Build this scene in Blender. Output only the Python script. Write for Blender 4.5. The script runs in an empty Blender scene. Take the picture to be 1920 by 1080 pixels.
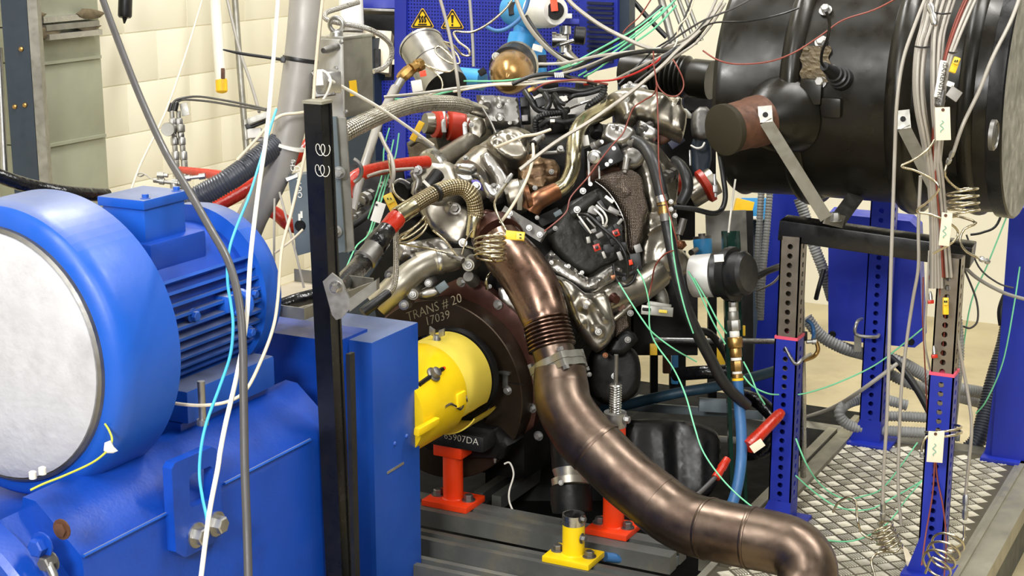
import bpy, bmesh, math, random
from mathutils import Vector, Matrix, geometry, noise
random.seed(7)
V = Vector
# ------------------------------------------------------------------ camera, light, exposure
SC = bpy.context.scene
F, S, CAMZ = 3000.0, 1.4, 1.92            # focal length in pixels of the 1920 frame, world scale, camera height
PITCH, YAW = math.radians(13.5), math.radians(27.1)
cam = bpy.data.cameras.new('camera'); cam.sensor_width = 36.0; cam.lens = F/1920*36; cam.clip_end = 60
camo = bpy.data.objects.new('camera', cam); SC.collection.objects.link(camo)
camo.location = (0, 0, CAMZ); camo.rotation_euler = (math.pi/2-PITCH, 0, YAW); SC.camera = camo
CAM = V((0, 0, CAMZ))
ROT = camo.rotation_euler.to_matrix()
RT, UP, FW = ROT @ V((1, 0, 0)), ROT @ V((0, 1, 0)), ROT @ V((0, 0, -1))
world = bpy.data.worlds.new('room_air'); SC.world = world; world.use_nodes = True
bg = world.node_tree.nodes['Background']; bg.inputs[0].default_value = (0.95, 0.97, 1.0, 1); bg.inputs[1].default_value = 0.1
def area(name, loc, target, sx, sy, power, col=(1, 1, 1)):
    l = bpy.data.lights.new(name, 'AREA'); l.shape = 'RECTANGLE'; l.size = sx; l.size_y = sy; l.energy = power; l.color = col
    o = bpy.data.objects.new(name, l); SC.collection.objects.link(o); o.location = loc
    o.rotation_euler = (V(target)-V(loc)).to_track_quat('-Z', 'Y').to_euler()
    return o
# ceiling strip lights of the test cell, and an added flash-like fill behind the camera
area('ceiling_strip_light', (1.5, 0.2, 4.4), (0.0, 3.4, 0.6), 0.4, 3.2, 150, (1.0, 0.99, 0.97))
area('ceiling_strip_light', (-1.7, 0.6, 4.4), (-1.0, 3.6, 0.6), 0.4, 3.2, 150, (1.0, 0.99, 0.97))
area('ceiling_strip_light', (0.3, 4.4, 4.45), (0.1, 4.4, 0.0), 0.4, 3.0, 150, (1.0, 0.99, 0.97))
area('ceiling_strip_light', (-3.2, 4.6, 4.45), (-3.6, 5.4, 0.0), 0.4, 3.0, 170, (1.0, 0.99, 0.97))
area('front_fill', (-0.5, -1.6, 3.0), (-1.2, 3.4, 0.9), 0.9, 0.7, 170, (1.0, 1.0, 1.0))
SC.view_settings.view_transform = 'Standard'; SC.view_settings.look = 'None'
SC.view_settings.exposure = 0.1; SC.view_settings.gamma = 1.0; SC.view_settings.use_curve_mapping = False
# ------------------------------------------------------------------ geometry of the view: pixel + distance -> real point
X, Y, Z = V((1, 0, 0)), V((0, 1, 0)), V((0, 0, 1))
def ray(px, py): return FW + RT*((px-960)/F) - UP*((py-540)/F)
def P(px, py, d): return CAM + ray(px, py)*(d*S)
def W(px, d): return px*d*S/F                 # length in metres of px pixels at distance d
def on(pl, px, py):                           # pl = (point, normal)
    r = ray(px, py); t = (pl[0]-CAM).dot(pl[1])/r.dot(pl[1]); return CAM + r*t
def plane(px, py, d, n): return (P(px, py, d), V(n).normalized())
def onz(px, py, z): return on((V((0, 0, z)), Z), px, py)
def proj(p):
    v = V(p)-CAM; d = v.dot(FW); return (960+F*v.dot(RT)/d, 540-F*v.dot(UP)/d, d/S)
def along(p, dr, px=None, py=None):           # how far along dr from p until the given pixel column / row is met
    v = V(p)-CAM; dr = V(dr)
    if px is not None: k = (px-960)/F; return -(v.dot(RT)-k*v.dot(FW))/(dr.dot(RT)-k*dr.dot(FW))
    k = -(py-540)/F; return -(v.dot(UP)-k*v.dot(FW))/(dr.dot(UP)-k*dr.dot(FW))
# ------------------------------------------------------------------ materials
MATS = {}
def srgb(c):
    return tuple(((x/255)/12.92 if x/255 <= 0.04045 else ((x/255+0.055)/1.055)**2.4) for x in c)
def mat(name, col, rough=0.5, metal=0.0, var=0.12, vs=9.0, bump=0.0, bs=60.0, col2=None, cs=6.0, cthr=(0.45, 0.65),
        pattern=None, spec=0.5, coat=0.0, emit=0.0, rvar=0.1, trans=0.0, dust_sheen=None):
    m = bpy.data.materials.new(name); m.use_nodes = True; nt = m.node_tree; N = nt.nodes; L = nt.links
    b = N['Principled BSDF']; b.inputs['Metallic'].default_value = metal
    b.inputs['Specular IOR Level'].default_value = spec; b.inputs['Coat Weight'].default_value = coat
    c = srgb(col)+(1,)
    tc = N.new('ShaderNodeTexCoord'); geo = tc.outputs['Object']
    n1 = N.new('ShaderNodeTexNoise'); n1.inputs['Scale'].default_value = vs; n1.inputs['Detail'].default_value = 5; L.new(geo, n1.inputs['Vector'])
    mr = N.new('ShaderNodeMapRange'); mr.inputs[1].default_value = 0.3; mr.inputs[2].default_value = 0.7
    mr.inputs[3].default_value = 1-var; mr.inputs[4].default_value = 1+var; L.new(n1.outputs['Fac'], mr.inputs[0])
    mx = N.new('ShaderNodeMix'); mx.data_type = 'RGBA'; mx.blend_type = 'MULTIPLY'; mx.inputs[0].default_value = 1
    mx.inputs[6].default_value = c; L.new(mr.outputs[0], mx.inputs[7]); colout = mx.outputs[2]
    if col2 is not None:
        n2 = N.new('ShaderNodeTexNoise'); n2.inputs['Scale'].default_value = cs; n2.inputs['Detail'].default_value = 8; n2.inputs['Roughness'].default_value = 0.65
        L.new(geo, n2.inputs['Vector'])
        r2 = N.new('ShaderNodeMapRange'); r2.inputs[1].default_value = cthr[0]; r2.inputs[2].default_value = cthr[1]; L.new(n2.outputs['Fac'], r2.inputs[0])
        m2 = N.new('ShaderNodeMix'); m2.data_type = 'RGBA'; L.new(r2.outputs[0], m2.inputs[0]); L.new(colout, m2.inputs[6]); m2.inputs[7].default_value = srgb(col2)+(1,)
        colout = m2.outputs[2]
    hgt = None
    if pattern:
        uv = N.new('ShaderNodeUVMap'); sp = N.new('ShaderNodeSeparateXYZ'); L.new(uv.outputs[0], sp.inputs[0])
        def mth(op, a, bb=None):
            q = N.new('ShaderNodeMath'); q.operation = op
            for i, v in enumerate((a, bb)):
                if v is None: continue
                if isinstance(v, (int, float)): q.inputs[i].default_value = v
                else: L.new(v, q.inputs[i])
            return q.outputs[0]
        kind = pattern[0]
        if kind in ('braid', 'cross'):           # two crossing helices of wires; u around, v along in metres
            u = mth('MULTIPLY', sp.outputs[0], pattern[1]); v = mth('MULTIPLY', sp.outputs[1], pattern[2])
            a = mth('SINE', mth('MULTIPLY', mth('ADD', u, v), 6.2832)); bb = mth('SINE', mth('MULTIPLY', mth('SUBTRACT', u, v), 6.2832))
            h = mth('MULTIPLY', a, bb); hgt = h
            r3 = N.new('ShaderNodeMapRange'); r3.inputs[1].default_value = -0.7; r3.inputs[2].default_value = 0.5; r3.inputs[3].default_value = pattern[3]; r3.inputs[4].default_value = 1.15; L.new(h, r3.inputs[0])
            m3 = N.new('ShaderNodeMix'); m3.data_type = 'RGBA'; m3.blend_type = 'MULTIPLY'; m3.inputs[0].default_value = 1; L.new(colout, m3.inputs[6]); L.new(r3.outputs[0], m3.inputs[7]); colout = m3.outputs[2]
        if kind == 'holes':                      # round perforations in sheet steel, u and v in metres
            vo = N.new('ShaderNodeTexVoronoi'); vo.inputs['Scale'].default_value = pattern[1]; vo.inputs['Randomness'].default_value = 0.0; L.new(uv.outputs[0], vo.inputs['Vector'])
            lt = mth('LESS_THAN', vo.outputs['Distance'], pattern[2])
            tr = N.new('ShaderNodeBsdfTransparent'); ms = N.new('ShaderNodeMixShader'); L.new(lt, ms.inputs[0]); L.new(b.outputs[0], ms.inputs[1]); L.new(tr.outputs[0], ms.inputs[2])
            L.new(ms.outputs[0], N['Material Output'].inputs['Surface'])
        if kind == 'stripe':                     # alternating colour bands along v
            a = mth('GREATER_THAN', mth('FRACT', mth('MULTIPLY', sp.outputs[pattern[3] if len(pattern) > 3 else 1], pattern[1])), 0.5)
            m3 = N.new('ShaderNodeMix'); m3.data_type = 'RGBA'; L.new(a, m3.inputs[0]); L.new(colout, m3.inputs[6]); m3.inputs[7].default_value = srgb(pattern[2])+(1,); colout = m3.outputs[2]
    if dust_sheen:                                  # greyed where the surface faces up, noise-broken: dusty motor, painted reflection on the guard
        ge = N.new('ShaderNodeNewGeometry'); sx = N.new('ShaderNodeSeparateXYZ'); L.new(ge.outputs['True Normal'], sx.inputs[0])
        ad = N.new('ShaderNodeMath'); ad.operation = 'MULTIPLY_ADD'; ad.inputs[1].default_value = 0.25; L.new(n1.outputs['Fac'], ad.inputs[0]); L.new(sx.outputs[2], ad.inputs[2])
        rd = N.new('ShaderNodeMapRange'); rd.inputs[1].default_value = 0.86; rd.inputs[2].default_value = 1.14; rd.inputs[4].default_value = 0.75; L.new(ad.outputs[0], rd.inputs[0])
        md = N.new('ShaderNodeMix'); md.data_type = 'RGBA'; L.new(rd.outputs[0], md.inputs[0]); L.new(colout, md.inputs[6]); md.inputs[7].default_value = srgb(dust_sheen)+(1,); colout = md.outputs[2]
    L.new(colout, b.inputs['Base Color'])
    rr = N.new('ShaderNodeMapRange'); rr.inputs[1].default_value = 0.3; rr.inputs[2].default_value = 0.7
    rr.inputs[3].default_value = max(0.02, rough-rvar); rr.inputs[4].default_value = min(1, rough+rvar)
    n3 = N.new('ShaderNodeTexNoise'); n3.inputs['Scale'].default_value = vs*3.1; n3.inputs['Detail'].default_value = 4; L.new(geo, n3.inputs['Vector']); L.new(n3.outputs['Fac'], rr.inputs[0]); L.new(rr.outputs[0], b.inputs['Roughness'])
    if bump > 0:
        bp = N.new('ShaderNodeBump'); bp.inputs['Strength'].default_value = bump; bp.inputs['Distance'].default_value = 0.004
        if hgt is None:
            n4 = N.new('ShaderNodeTexNoise'); n4.inputs['Scale'].default_value = bs; n4.inputs['Detail'].default_value = 3; L.new(geo, n4.inputs['Vector']); hgt = n4.outputs['Fac']
        L.new(hgt, bp.inputs['Height']); L.new(bp.outputs[0], b.inputs['Normal'])
    if trans > 0: b.inputs['Transmission Weight'].default_value = trans
    MATS[name] = m
    return m
mat('motor_blue', (22, 84, 184), 0.40, 0, 0.06, 5, 0.06, 90, spec=0.5, dust_sheen=(128, 132, 138))
mat('dyno_blue', (14, 68, 170), 0.38, 0, 0.10, 4, 0.10, 120, col2=(12, 54, 140), cs=5, cthr=(0.55, 0.75))
mat('guard_blue', (26, 78, 172), 0.42, 0, 0.10, 5, 0.08, 160, dust_sheen=(120, 130, 148))
mat('rack_blue', (24, 44, 160), 0.45, 0, 0.10, 6, 0.06, 90)
mat('perforated_blue', (26, 40, 150), 0.45, 0, 0.08, 6, pattern=('holes', 80.0, 0.24))
mat('panel_blue', (24, 38, 140), 0.45, 0, 0.08, 6)
mat('navy', (38, 50, 62), 0.5, 0, 0.12, 8)
mat('dark_blue', (14, 20, 48), 0.5, 0, 0.12, 8)
mat('fleece', (188, 188, 192), 0.95, 0, 0.07, 16, 0.5, 50, col2=(166, 165, 168), cs=7, cthr=(0.5, 0.75), spec=0.1)
mat('yellow', (246, 208, 16), 0.4, 0, 0.06, 8, 0.05, 80, col2=(196, 150, 10), cs=9, cthr=(0.66, 0.78))
mat('pale_yellow', (232, 208, 80), 0.45, 0, 0.06, 8, 0.05, 80)
mat('yellow_plastic', (238, 190, 30), 0.5, 0, 0.08, 20)
mat('orange', (248, 66, 14), 0.42, 0, 0.06, 8, 0.06, 80)
mat('red_rubber', (182, 50, 28), 0.42, 0, 0.10, 20, 0.1, 60)
mat('red_tape', (178, 40, 18), 0.3, 0, 0.15, 25, 0.4, 50)
mat('black_paint', (14, 14, 15), 0.32, 0, 0.1, 8, 0.04, 120)
mat('black_plastic', (20, 20, 21), 0.42, 0, 0.15, 12, 0.1, 90)
mat('cover_black', (38, 38, 34), 0.5, 0.1, 0.2, 14, 0.25, 120)
mat('black_rubber', (24, 24, 25), 0.45, 0, 0.15, 18, 0.12, 70)
mat('tarred_rubber', (16, 16, 18), 0.22, 0, 0.2, 30, 0.6, 60)
mat('grey_corrugated', (54, 57, 66), 0.38, 0, 0.1, 12)
mat('grey_conduit', (138, 138, 134), 0.5, 0, 0.12, 12)
mat('duct_grey', (150, 146, 140), 0.45, 0.15, 0.08, 10, 0.06, 60, col2=(110, 105, 98), cs=11, cthr=(0.62, 0.8))
mat('black_shell', (32, 29, 22), 0.34, 0.3, 0.22, 5, 0.05, 30, col2=(16, 15, 13), cs=4, cthr=(0.45, 0.7))
mat('cap_brown', (50, 45, 33), 0.62, 0, 0.12, 6, 0.05, 40, spec=0.2)
mat('rust', (96, 62, 43), 0.65, 0.2, 0.25, 18, 0.3, 60, col2=(66, 44, 34), cs=14)
mat('exhaust', (112, 97, 85), 0.37, 0.95, 0.16, 7, 0.04, 40, col2=(84, 69, 60), cs=5, cthr=(0.42, 0.66))
mat('exhaust_hot', (122, 99, 85), 0.28, 0.95, 0.18, 9, 0.04, 40, col2=(100, 78, 68), cs=6, cthr=(0.45, 0.65))
mat('copper_hot', (142, 94, 64), 0.36, 0.85, 0.18, 12, 0.1, 40, col2=(104, 74, 56), cs=10)
mat('aluminium', (164, 161, 156), 0.36, 0.95, 0.08, 12, 0.08, 45, col2=(124, 119, 110), cs=9, cthr=(0.5, 0.8))
mat('alu_matte', (184, 179, 166), 0.38, 0.9, 0.06, 10, 0.05, 70, col2=(146, 139, 122), cs=8, cthr=(0.5, 0.8))
mat('alu_bright', (190, 189, 186), 0.32, 0.95, 0.08, 12, 0.08, 60)
mat('shield', (160, 154, 142), 0.34, 0.95, 0.06, 8, 0.05, 30, col2=(124, 117, 104), cs=7, cthr=(0.45, 0.75))
mat('mesh_shield', (116, 104, 94), 0.40, 0.9, 0.12, 8, 0.5, pattern=('cross', 120.0, 120.0, 0.45))
mat('steel', (186, 184, 180), 0.28, 1.0, 0.12, 14, 0.06, 60)
mat('dull_steel', (128, 126, 122), 0.48, 0.9, 0.15, 14, 0.1, 60)
mat('zinc', (172, 171, 168), 0.42, 0.95, 0.10, 20)
mat('galvanised', (150, 148, 140), 0.45, 0.8, 0.18, 14, 0.08, 50)
mat('pipe_steel', (190, 182, 152), 0.22, 1.0, 0.10, 9, 0.03, 40)
mat('dark_iron', (40, 36, 33), 0.45, 0.6, 0.25, 12, 0.2, 60)
mat('flywheel_brown', (58, 47, 36), 0.40, 0.7, 0.15, 5, 0.06, 60)
mat('adapter_brown', (72, 42, 34), 0.40, 0.6, 0.2, 7, 0.08, 60)
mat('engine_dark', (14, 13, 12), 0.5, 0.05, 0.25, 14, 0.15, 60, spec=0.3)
mat('braid', (206, 200, 188), 0.30, 0.9, 0.10, 16, 0.45, pattern=('braid', 11.0, 62.0, 0.28))
mat('braid_old', (172, 158, 126), 0.34, 0.9, 0.14, 16, 0.45, pattern=('braid', 11.0, 62.0, 0.34))
mat('braid_fine', (196, 192, 186), 0.34, 0.9, 0.10, 16, 0.5, pattern=('braid', 6.0, 130.0, 0.55))
mat('capillary', (196, 186, 160), 0.26, 1.0, 0.06, 12)
mat('cable_grey', (168, 162, 152), 0.5, 0.2, 0.08, 12)
mat('cable_beige', (208, 196, 172), 0.55, 0, 0.06, 12)
mat('cable_white', (232, 228, 216), 0.5, 0, 0.05, 12)
mat('cable_black', (22, 22, 22), 0.4, 0, 0.1, 12)
mat('cable_darkgrey', (70, 68, 68), 0.45, 0, 0.1, 12)
mat('cable_brown', (128, 58, 44), 0.5, 0, 0.1, 12)
mat('cable_red', (170, 30, 26), 0.5, 0, 0.1, 12)
mat('cable_green', (118, 208, 158), 0.5, 0, 0.06, 12)
mat('cable_cyan', (64, 176, 220), 0.45, 0, 0.06, 12)
mat('cable_yg', (190, 196, 70), 0.5, 0, 0.06, 12)
mat('hose_blue', (52, 100, 150), 0.5, 0, 0.08, 12, 0.08, 80)
mat('hose_teal', (34, 62, 78), 0.5, 0, 0.1, 12)
mat('light_blue', (58, 146, 206), 0.42, 0, 0.08, 10)
mat('white_plastic', (226, 224, 216), 0.5, 0, 0.06, 12)
mat('paper', (228, 214, 188), 0.8, 0, 0.05, 20)
mat('brass', (166, 132, 78), 0.34, 0.9, 0.15, 16)
mat('bronze_dome', (150, 116, 68), 0.24, 0.6, 0.12, 6)
mat('cream_wall', (234, 229, 209), 0.62, 0, 0.012, 3, 0.05, 40)
mat('mortar', (240, 234, 212), 0.8, 0, 0.04, 6)
mat('floor_beige', (192, 178, 142), 0.55, 0, 0.12, 3, 0.06, 40, col2=(170, 157, 124), cs=2.5)
mat('duct_green', (158, 160, 140), 0.55, 0.3, 0.06, 6, 0.04, 60)
mat('rail_steel', (100, 101, 97), 0.55, 0.35, 0.2, 6, 0.2, 40, col2=(132, 123, 102), cs=5, cthr=(0.55, 0.75))
mat('rail_side', (98, 108, 112), 0.5, 0.3, 0.2, 6, 0.2, 30)
mat('chequer', (236, 230, 210), 0.40, 0.55, 0.15, 6, 0.1, 30, col2=(150, 142, 120), cs=4)
mat('chequer_base', (104, 98, 82), 0.55, 0.6, 0.2, 6, 0.1, 30)
mat('platform_side', (86, 88, 84), 0.6, 0.2, 0.15, 6, 0.1, 30)
mat('edge_angle', (160, 156, 140), 0.5, 0.6, 0.15, 8, 0.1, 30)
mat('perforated_grey', (140, 132, 122), 0.4, 0.85, 0.12, 10)
mat('brushed', (206, 205, 202), 0.5, 0.45, 0.06, 14)
mat('sump_black', (12, 12, 12), 0.45, 0, 0.1, 12, 0.06, 60)
mat('glass_green', (20, 46, 38), 0.12, 0, 0.1, 8)
mat('dim_wall', (92, 94, 96), 0.6, 0, 0.06, 3)
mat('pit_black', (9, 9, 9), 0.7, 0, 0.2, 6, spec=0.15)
mat('ceiling_grey', (150, 150, 146), 0.7, 0, 0.05, 3)
mat('chalk', (226, 224, 214), 0.9, 0, 0.05, 20)
mat('hot_cast', (118, 95, 68), 0.45, 0.7, 0.2, 14, 0.2, 50, col2=(84, 62, 44), cs=12)
mat('chalk_faint', (150, 140, 116), 0.9, 0, 0.05, 20)
mat('pink_tape', (224, 84, 110), 0.6, 0, 0.05, 20)
mat('black_ink', (14, 14, 14), 0.6, 0, 0.0, 20)
mat('sign_yellow', (246, 192, 20), 0.5, 0, 0.03, 20)
mat('violet_ink', (74, 64, 140), 0.5, 0.4, 0.05, 20)
mat('teal_ink', (120, 170, 150), 0.7, 0, 0.05, 20)
mat('oil_wax', (96, 84, 62), 0.7, 0, 0.3, 30, 0.6, 70)
# ------------------------------------------------------------------ mesh builder
def frame(n, ref=None):
    n = V(n).normalized(); r = V(ref) if ref is not None else (Z if abs(n.z) < 0.9 else X)
    a = r.cross(n).normalized(); b = n.cross(a); return a, b, n
def catmull(pts, seg):
    if len(pts) < 3 or seg <= 1: return [V(p) for p in pts], [i for i in range(len(pts))]
    out, par = [], []
    n = len(pts)
    for i in range(n-1):
        p0, p1, p2, p3 = pts[max(i-1, 0)], pts[i], pts[i+1], pts[min(i+2, n-1)]
        for k in range(seg):
            t = k/seg
            out.append(0.5*((2*p1)+(p2-p0)*t+(2*p0-5*p1+4*p2-p3)*t*t+(3*p1-p0-3*p2+p3)*t**3)); par.append(i+t)
    out.append(V(pts[-1])); par.append(n-1)
    return out, par
class B:
    def __init__(s): s.v = []; s.f = []; s.uv = {}
    def add(s, vs, fs, uvs=None):
        o = len(s.v); s.v += [V(p) for p in vs]
        for i, f in enumerate(fs):
            if uvs: s.uv[len(s.f)] = uvs[i]
            s.f.append([o+k for k in f])
    def box(s, c, ax, ay, az):               # centre and three half vectors
        c = V(c); vs = [c+ax*i+ay*j+az*k for i in (-1, 1) for j in (-1, 1) for k in (-1, 1)]
        fs = [(0, 1, 3, 2), (4, 6, 7, 5), (0, 4, 5, 1), (2, 3, 7, 6), (0, 2, 6, 4), (1, 5, 7, 3)]
        la, lb, lc = ax.length*2, ay.length*2, az.length*2
        q = lambda a, b: [(0, 0), (a, 0), (a, b), (0, b)]
        s.add(vs, fs, [q(lc, lb), q(lb, lc), q(la, lc), q(lc, la), q(lb, la), q(la, lb)])
    def cbox(s, lo, hi):
        lo, hi = V(lo), V(hi); h = (hi-lo)/2
        s.box((lo+hi)/2, X*h.x, Y*h.y, Z*h.z)
    def bbox(s, c, ax, ay, az, bev):          # bevelled box: chamfered edges all round
        c = V(c); la, lb, lc = ax.length, ay.length, az.length; a, b, d = ax/la, ay/lb, az/lc
        bm = bmesh.new(); bmesh.ops.create_cube(bm, size=2)
        for v in bm.verts: v.co = V((v.co.x*la, v.co.y*lb, v.co.z*lc))
        bmesh.ops.bevel(bm, geom=list(bm.edges), offset=bev, segments=2, profile=0.6, affect='EDGES')
        bm.verts.index_update()
        s.add([c+a*v.co.x+b*v.co.y+d*v.co.z for v in bm.verts], [[v.index for v in f.verts] for f in bm.faces]); bm.free()
    def sweep(s, pts, rad, n=10, cap=True, open_end=False, start=None):
        m = len(pts); vs = []; fs = []; uvs = []
        t0 = (pts[1]-pts[0]).normalized(); a, b, _ = frame(t0, start); L = 0; ls = [0]
        for i in range(m):
            t = (pts[min(i+1, m-1)]-pts[max(i-1, 0)])
            if t.length < 1e-9: t = t0
            t = t.normalized()
            a = (a-t*a.dot(t)); a = a.normalized() if a.length > 1e-6 else frame(t)[0]; b = t.cross(a)
            r = rad[i] if isinstance(rad, (list, tuple)) else rad
            for k in range(n):
                g = 2*math.pi*k/n; vs.append(pts[i]+(a*math.cos(g)+b*math.sin(g))*r)
            if i: L += (pts[i]-pts[i-1]).length; ls.append(L)
        for i in range(m-1):
            for k in range(n):
                k2 = (k+1) % n; fs.append((i*n+k, i*n+k2, (i+1)*n+k2, (i+1)*n+k))
                uvs.append([(k/n, ls[i]), ((k+1)/n, ls[i]), ((k+1)/n, ls[i+1]), (k/n, ls[i+1])])
        if cap:
            fs.append(tuple(range(n-1, -1, -1))); uvs.append([(0, 0)]*n)
            fs.append(tuple((m-1)*n+k for k in range(n))); uvs.append([(0, 0)]*n)
        s.add(vs, fs, uvs)
    def lathe(s, o, axis, prof, n=32, a0=0.0, a1=None, ref=None):   # prof: (distance along axis, radius)
        a, b, t = frame(axis, ref); o = V(o); full = a1 is None; a1 = a0+2*math.pi if full else a1
        m = n if full else n+1; vs = []; fs = []; uvs = []; ln = [0]
        for i, (q, r) in enumerate(prof):
            if i: ln.append(ln[-1]+math.hypot(q-prof[i-1][0], r-prof[i-1][1]))
            for k in range(m):
                g = a0+(a1-a0)*k/n; vs.append(o+t*q+(a*math.cos(g)+b*math.sin(g))*r)
        for i in range(len(prof)-1):
            for k in range(n):
                k2 = (k+1) % m; fs.append((i*m+k, i*m+k2, (i+1)*m+k2, (i+1)*m+k))
                uvs.append([(k/n, ln[i]), ((k+1)/n, ln[i]), ((k+1)/n, ln[i+1]), (k/n, ln[i+1])])
        if full:
            if prof[0][1] > 1e-5: fs.append(tuple(range(m-1, -1, -1))); uvs.append([(0, 0)]*m)
            if prof[-1][1] > 1e-5: fs.append(tuple((len(prof)-1)*m+k for k in range(m))); uvs.append([(0, 0)]*m)
        s.add(vs, fs, uvs)
    def bolt(s, p, n, r, h=None, washer=True, hexa=6):
        p = V(p); h = h or r*1.1; q = 0
        if washer: s.lathe(p, n, [(0, r*1.45), (r*0.22, r*1.45), (r*0.22, r*0.8)], 14); q = r*0.2
        s.lathe(p, n, [(q, r), (q+h*0.86, r), (q+h, r*0.82)], hexa)
    def ring(s, c, n, R, r, k=24, m=8, a0=0, a1=2*math.pi):
        a, b, t = frame(n); pts = [V(c)+(a*math.cos(a0+(a1-a0)*i/k)+b*math.sin(a0+(a1-a0)*i/k))*R for i in range(k+1)]
        s.sweep(pts, r, m, cap=abs(a1-a0) < 6.2)
    def poly(s, pts, thick, n, holes=()):       # flat plate from a world outline, holes cut, thickness along -n
        n = V(n).normalized(); a, b, _ = frame(n); o = V(pts[0])
        to2 = lambda p: V(((V(p)-o).dot(a), (V(p)-o).dot(b)))
        loops = [[to2(p) for p in pts]]+[[to2(p) for p in h] for h in holes]
        vv, ee = [], []
        for lp in loops:
            k = len(vv); vv += lp; ee += [(k+i, k+(i+1) % len(lp)) for i in range(len(lp))]
        ov, oe, of = geometry.delaunay_2d_cdt(vv, ee, [], 0, 1e-7)[:3]
        def inside(pt, lp):
            c = False; j = len(lp)-1
            for i in range(len(lp)):
                if (lp[i].y > pt.y) != (lp[j].y > pt.y) and pt.x < (lp[j].x-lp[i].x)*(pt.y-lp[i].y)/(lp[j].y-lp[i].y)+lp[i].x: c = not c
                j = i
            return c
        keep = []
        for f in of:
            ctr = (ov[f[0]]+ov[f[1]]+ov[f[2]])/3
            if inside(ctr, loops[0]) and not any(inside(ctr, h) for h in loops[1:]): keep.append(list(f))
        m = len(ov); top = [o+a*p.x+b*p.y for p in ov]; vs = top+[p-n*thick for p in top]
        cnt = {}
        for f in keep:
            for i in range(3):
                e = (f[i], f[(i+1) % 3]); cnt[e] = 1
        fs = [tuple(f) for f in keep]+[tuple(i+m for i in reversed(f)) for f in keep]
        for (i, j) in list(cnt):
            if (j, i) not in cnt: fs.append((i, i+m, j+m, j))
        uv = []
        for f in fs: uv.append([((vs[i]-o).dot(a), (vs[i]-o).dot(b)) for i in f])
        s.add(vs, fs, uv)
    def casting(s, pl, outline, bulge=10, fall=20, back=10, feats=(), ridges=(), rough=1.2, grid=7, smooth=True, seed=0, pw=0.5):
        # a rounded cast or pressed piece: outline in pixels on the real plane pl, domed along its normal, walled and closed behind; lengths in px there
        n = pl[1]; a, b, _ = frame(n); o = pl[0]; u = (o-CAM).dot(FW)/F
        if smooth:
            c = len(outline); pts = []
            for i in range(c):
                p0, p1, p2, p3 = [V(outline[(i+k) % c]) for k in (-1, 0, 1, 2)]
                ns = max(1, int((p2-p1).length/9))
                for k in range(ns):
                    t = k/ns; pts.append(0.5*((2*p1)+(p2-p0)*t+(2*p0-5*p1+4*p2-p3)*t*t+(3*p1-p0-3*p2+p3)*t**3))
        else:
            pts = []
            for i in range(len(outline)):
                p1, p2 = V(outline[i]), V(outline[(i+1) % len(outline)]); ns = max(1, int((p2-p1).length/9))
                pts += [p1+(p2-p1)*k/ns for k in range(ns)]
        ok = [pts[0]]
        for p in pts[1:]:
            if (p-ok[-1]).length > 1.5: ok.append(p)
        pts = ok; m = len(pts)
        def inside(q):
            c = False; j = m-1
            for i in range(m):
                if (pts[i].y > q[1]) != (pts[j].y > q[1]) and q[0] < (pts[j].x-pts[i].x)*(q[1]-pts[i].y)/(pts[j].y-pts[i].y)+pts[i].x: c = not c
                j = i
            return c
        def dist(q):
            best = 1e9
            for i in range(m):
                p1 = pts[i]; e = pts[(i+1) % m]-p1; w = V(q)-p1; t = max(0, min(1, w.dot(e)/max(e.dot(e), 1e-9))); best = min(best, (w-e*t).length_squared)
            return math.sqrt(best)
        x0, x1 = min(p.x for p in pts), max(p.x for p in pts); y0, y1 = min(p.y for p in pts), max(p.y for p in pts)
        allp = [(p.x, p.y) for p in pts]; hs = [0.0]*m
        yy = y0; row = 0
        def height(q, dd):
            t = min(1, dd/(fall*0.62 if fall > 13 else fall)); h = bulge*(1-(1-t)**2)**pw
            for fx, fy, fr, fh in feats:
                e = math.hypot(q[0]-fx, q[1]-fy)/fr
                if e < 2.2: h += fh*(1/(1+math.exp((e-1)*9)))*min(1, dd/4)
            for (ax_, ay_), (bx_, by_), rw, rh in ridges:
                e = V((bx_-ax_, by_-ay_)); w = V((q[0]-ax_, q[1]-ay_)); k = max(0, min(1, w.dot(e)/e.dot(e))); g = (w-e*k).length/rw
                h += rh*math.exp(-g*g)*min(1, dd/4)
            w_ = V((q[0]*0.03+seed*7.3, q[1]*0.03, seed))
            h += rough*(0.35*noise.noise(w_)+0.7*(0.35-abs(noise.noise(w_*1.6+V((3, 1, 2))))))*min(1, dd/6)
            return h
        while yy < y1:
            xx = x0+(grid/2 if row % 2 else 0)
            while xx < x1:
                q = (xx+random.uniform(-.6, .6), yy+random.uniform(-.6, .6))
                if inside(q):
                    dd = dist(q)
                    if dd > grid*0.45: allp.append(q); hs.append(height(q, dd))
                xx += grid
            yy += grid*0.87; row += 1
        # a second ring close to the edge gives a rounded lip
        ov, oe, of, vo_, eo_, fo_ = geometry.delaunay_2d_cdt([V(q) for q in allp], [(i, (i+1) % m) for i in range(m)], [], 1, 1e-6)
        k = len(ov); look = [0.0]*k
        for i, src in enumerate(vo_): look[i] = hs[src[0]] if src else 0.0
        base = [on(pl, q.x, q.y) for q in ov]
        front = [p+n*(look[i]*u) for i, p in enumerate(base)]
        vs = front+[p-n*(back*u) for p in base]; fs = []; cnt = {}
        for f in of:
            f = list(f); nn = (front[f[1]]-front[f[0]]).cross(front[f[2]]-front[f[0]])
            if nn.dot(n) < 0: f.reverse()
            fs.append(tuple(f)); fs.append(tuple(i+k for i in reversed(f)))
            for i in range(len(f)): cnt[(f[i], f[(i+1) % len(f)])] = 1
        for (i, j) in list(cnt):
            if (j, i) not in cnt: fs.append((i, i+k, j+k, j))
        s.add(vs, fs, [[((vs[i]-o).dot(a), (vs[i]-o).dot(b)) for i in f] for f in fs])
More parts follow.
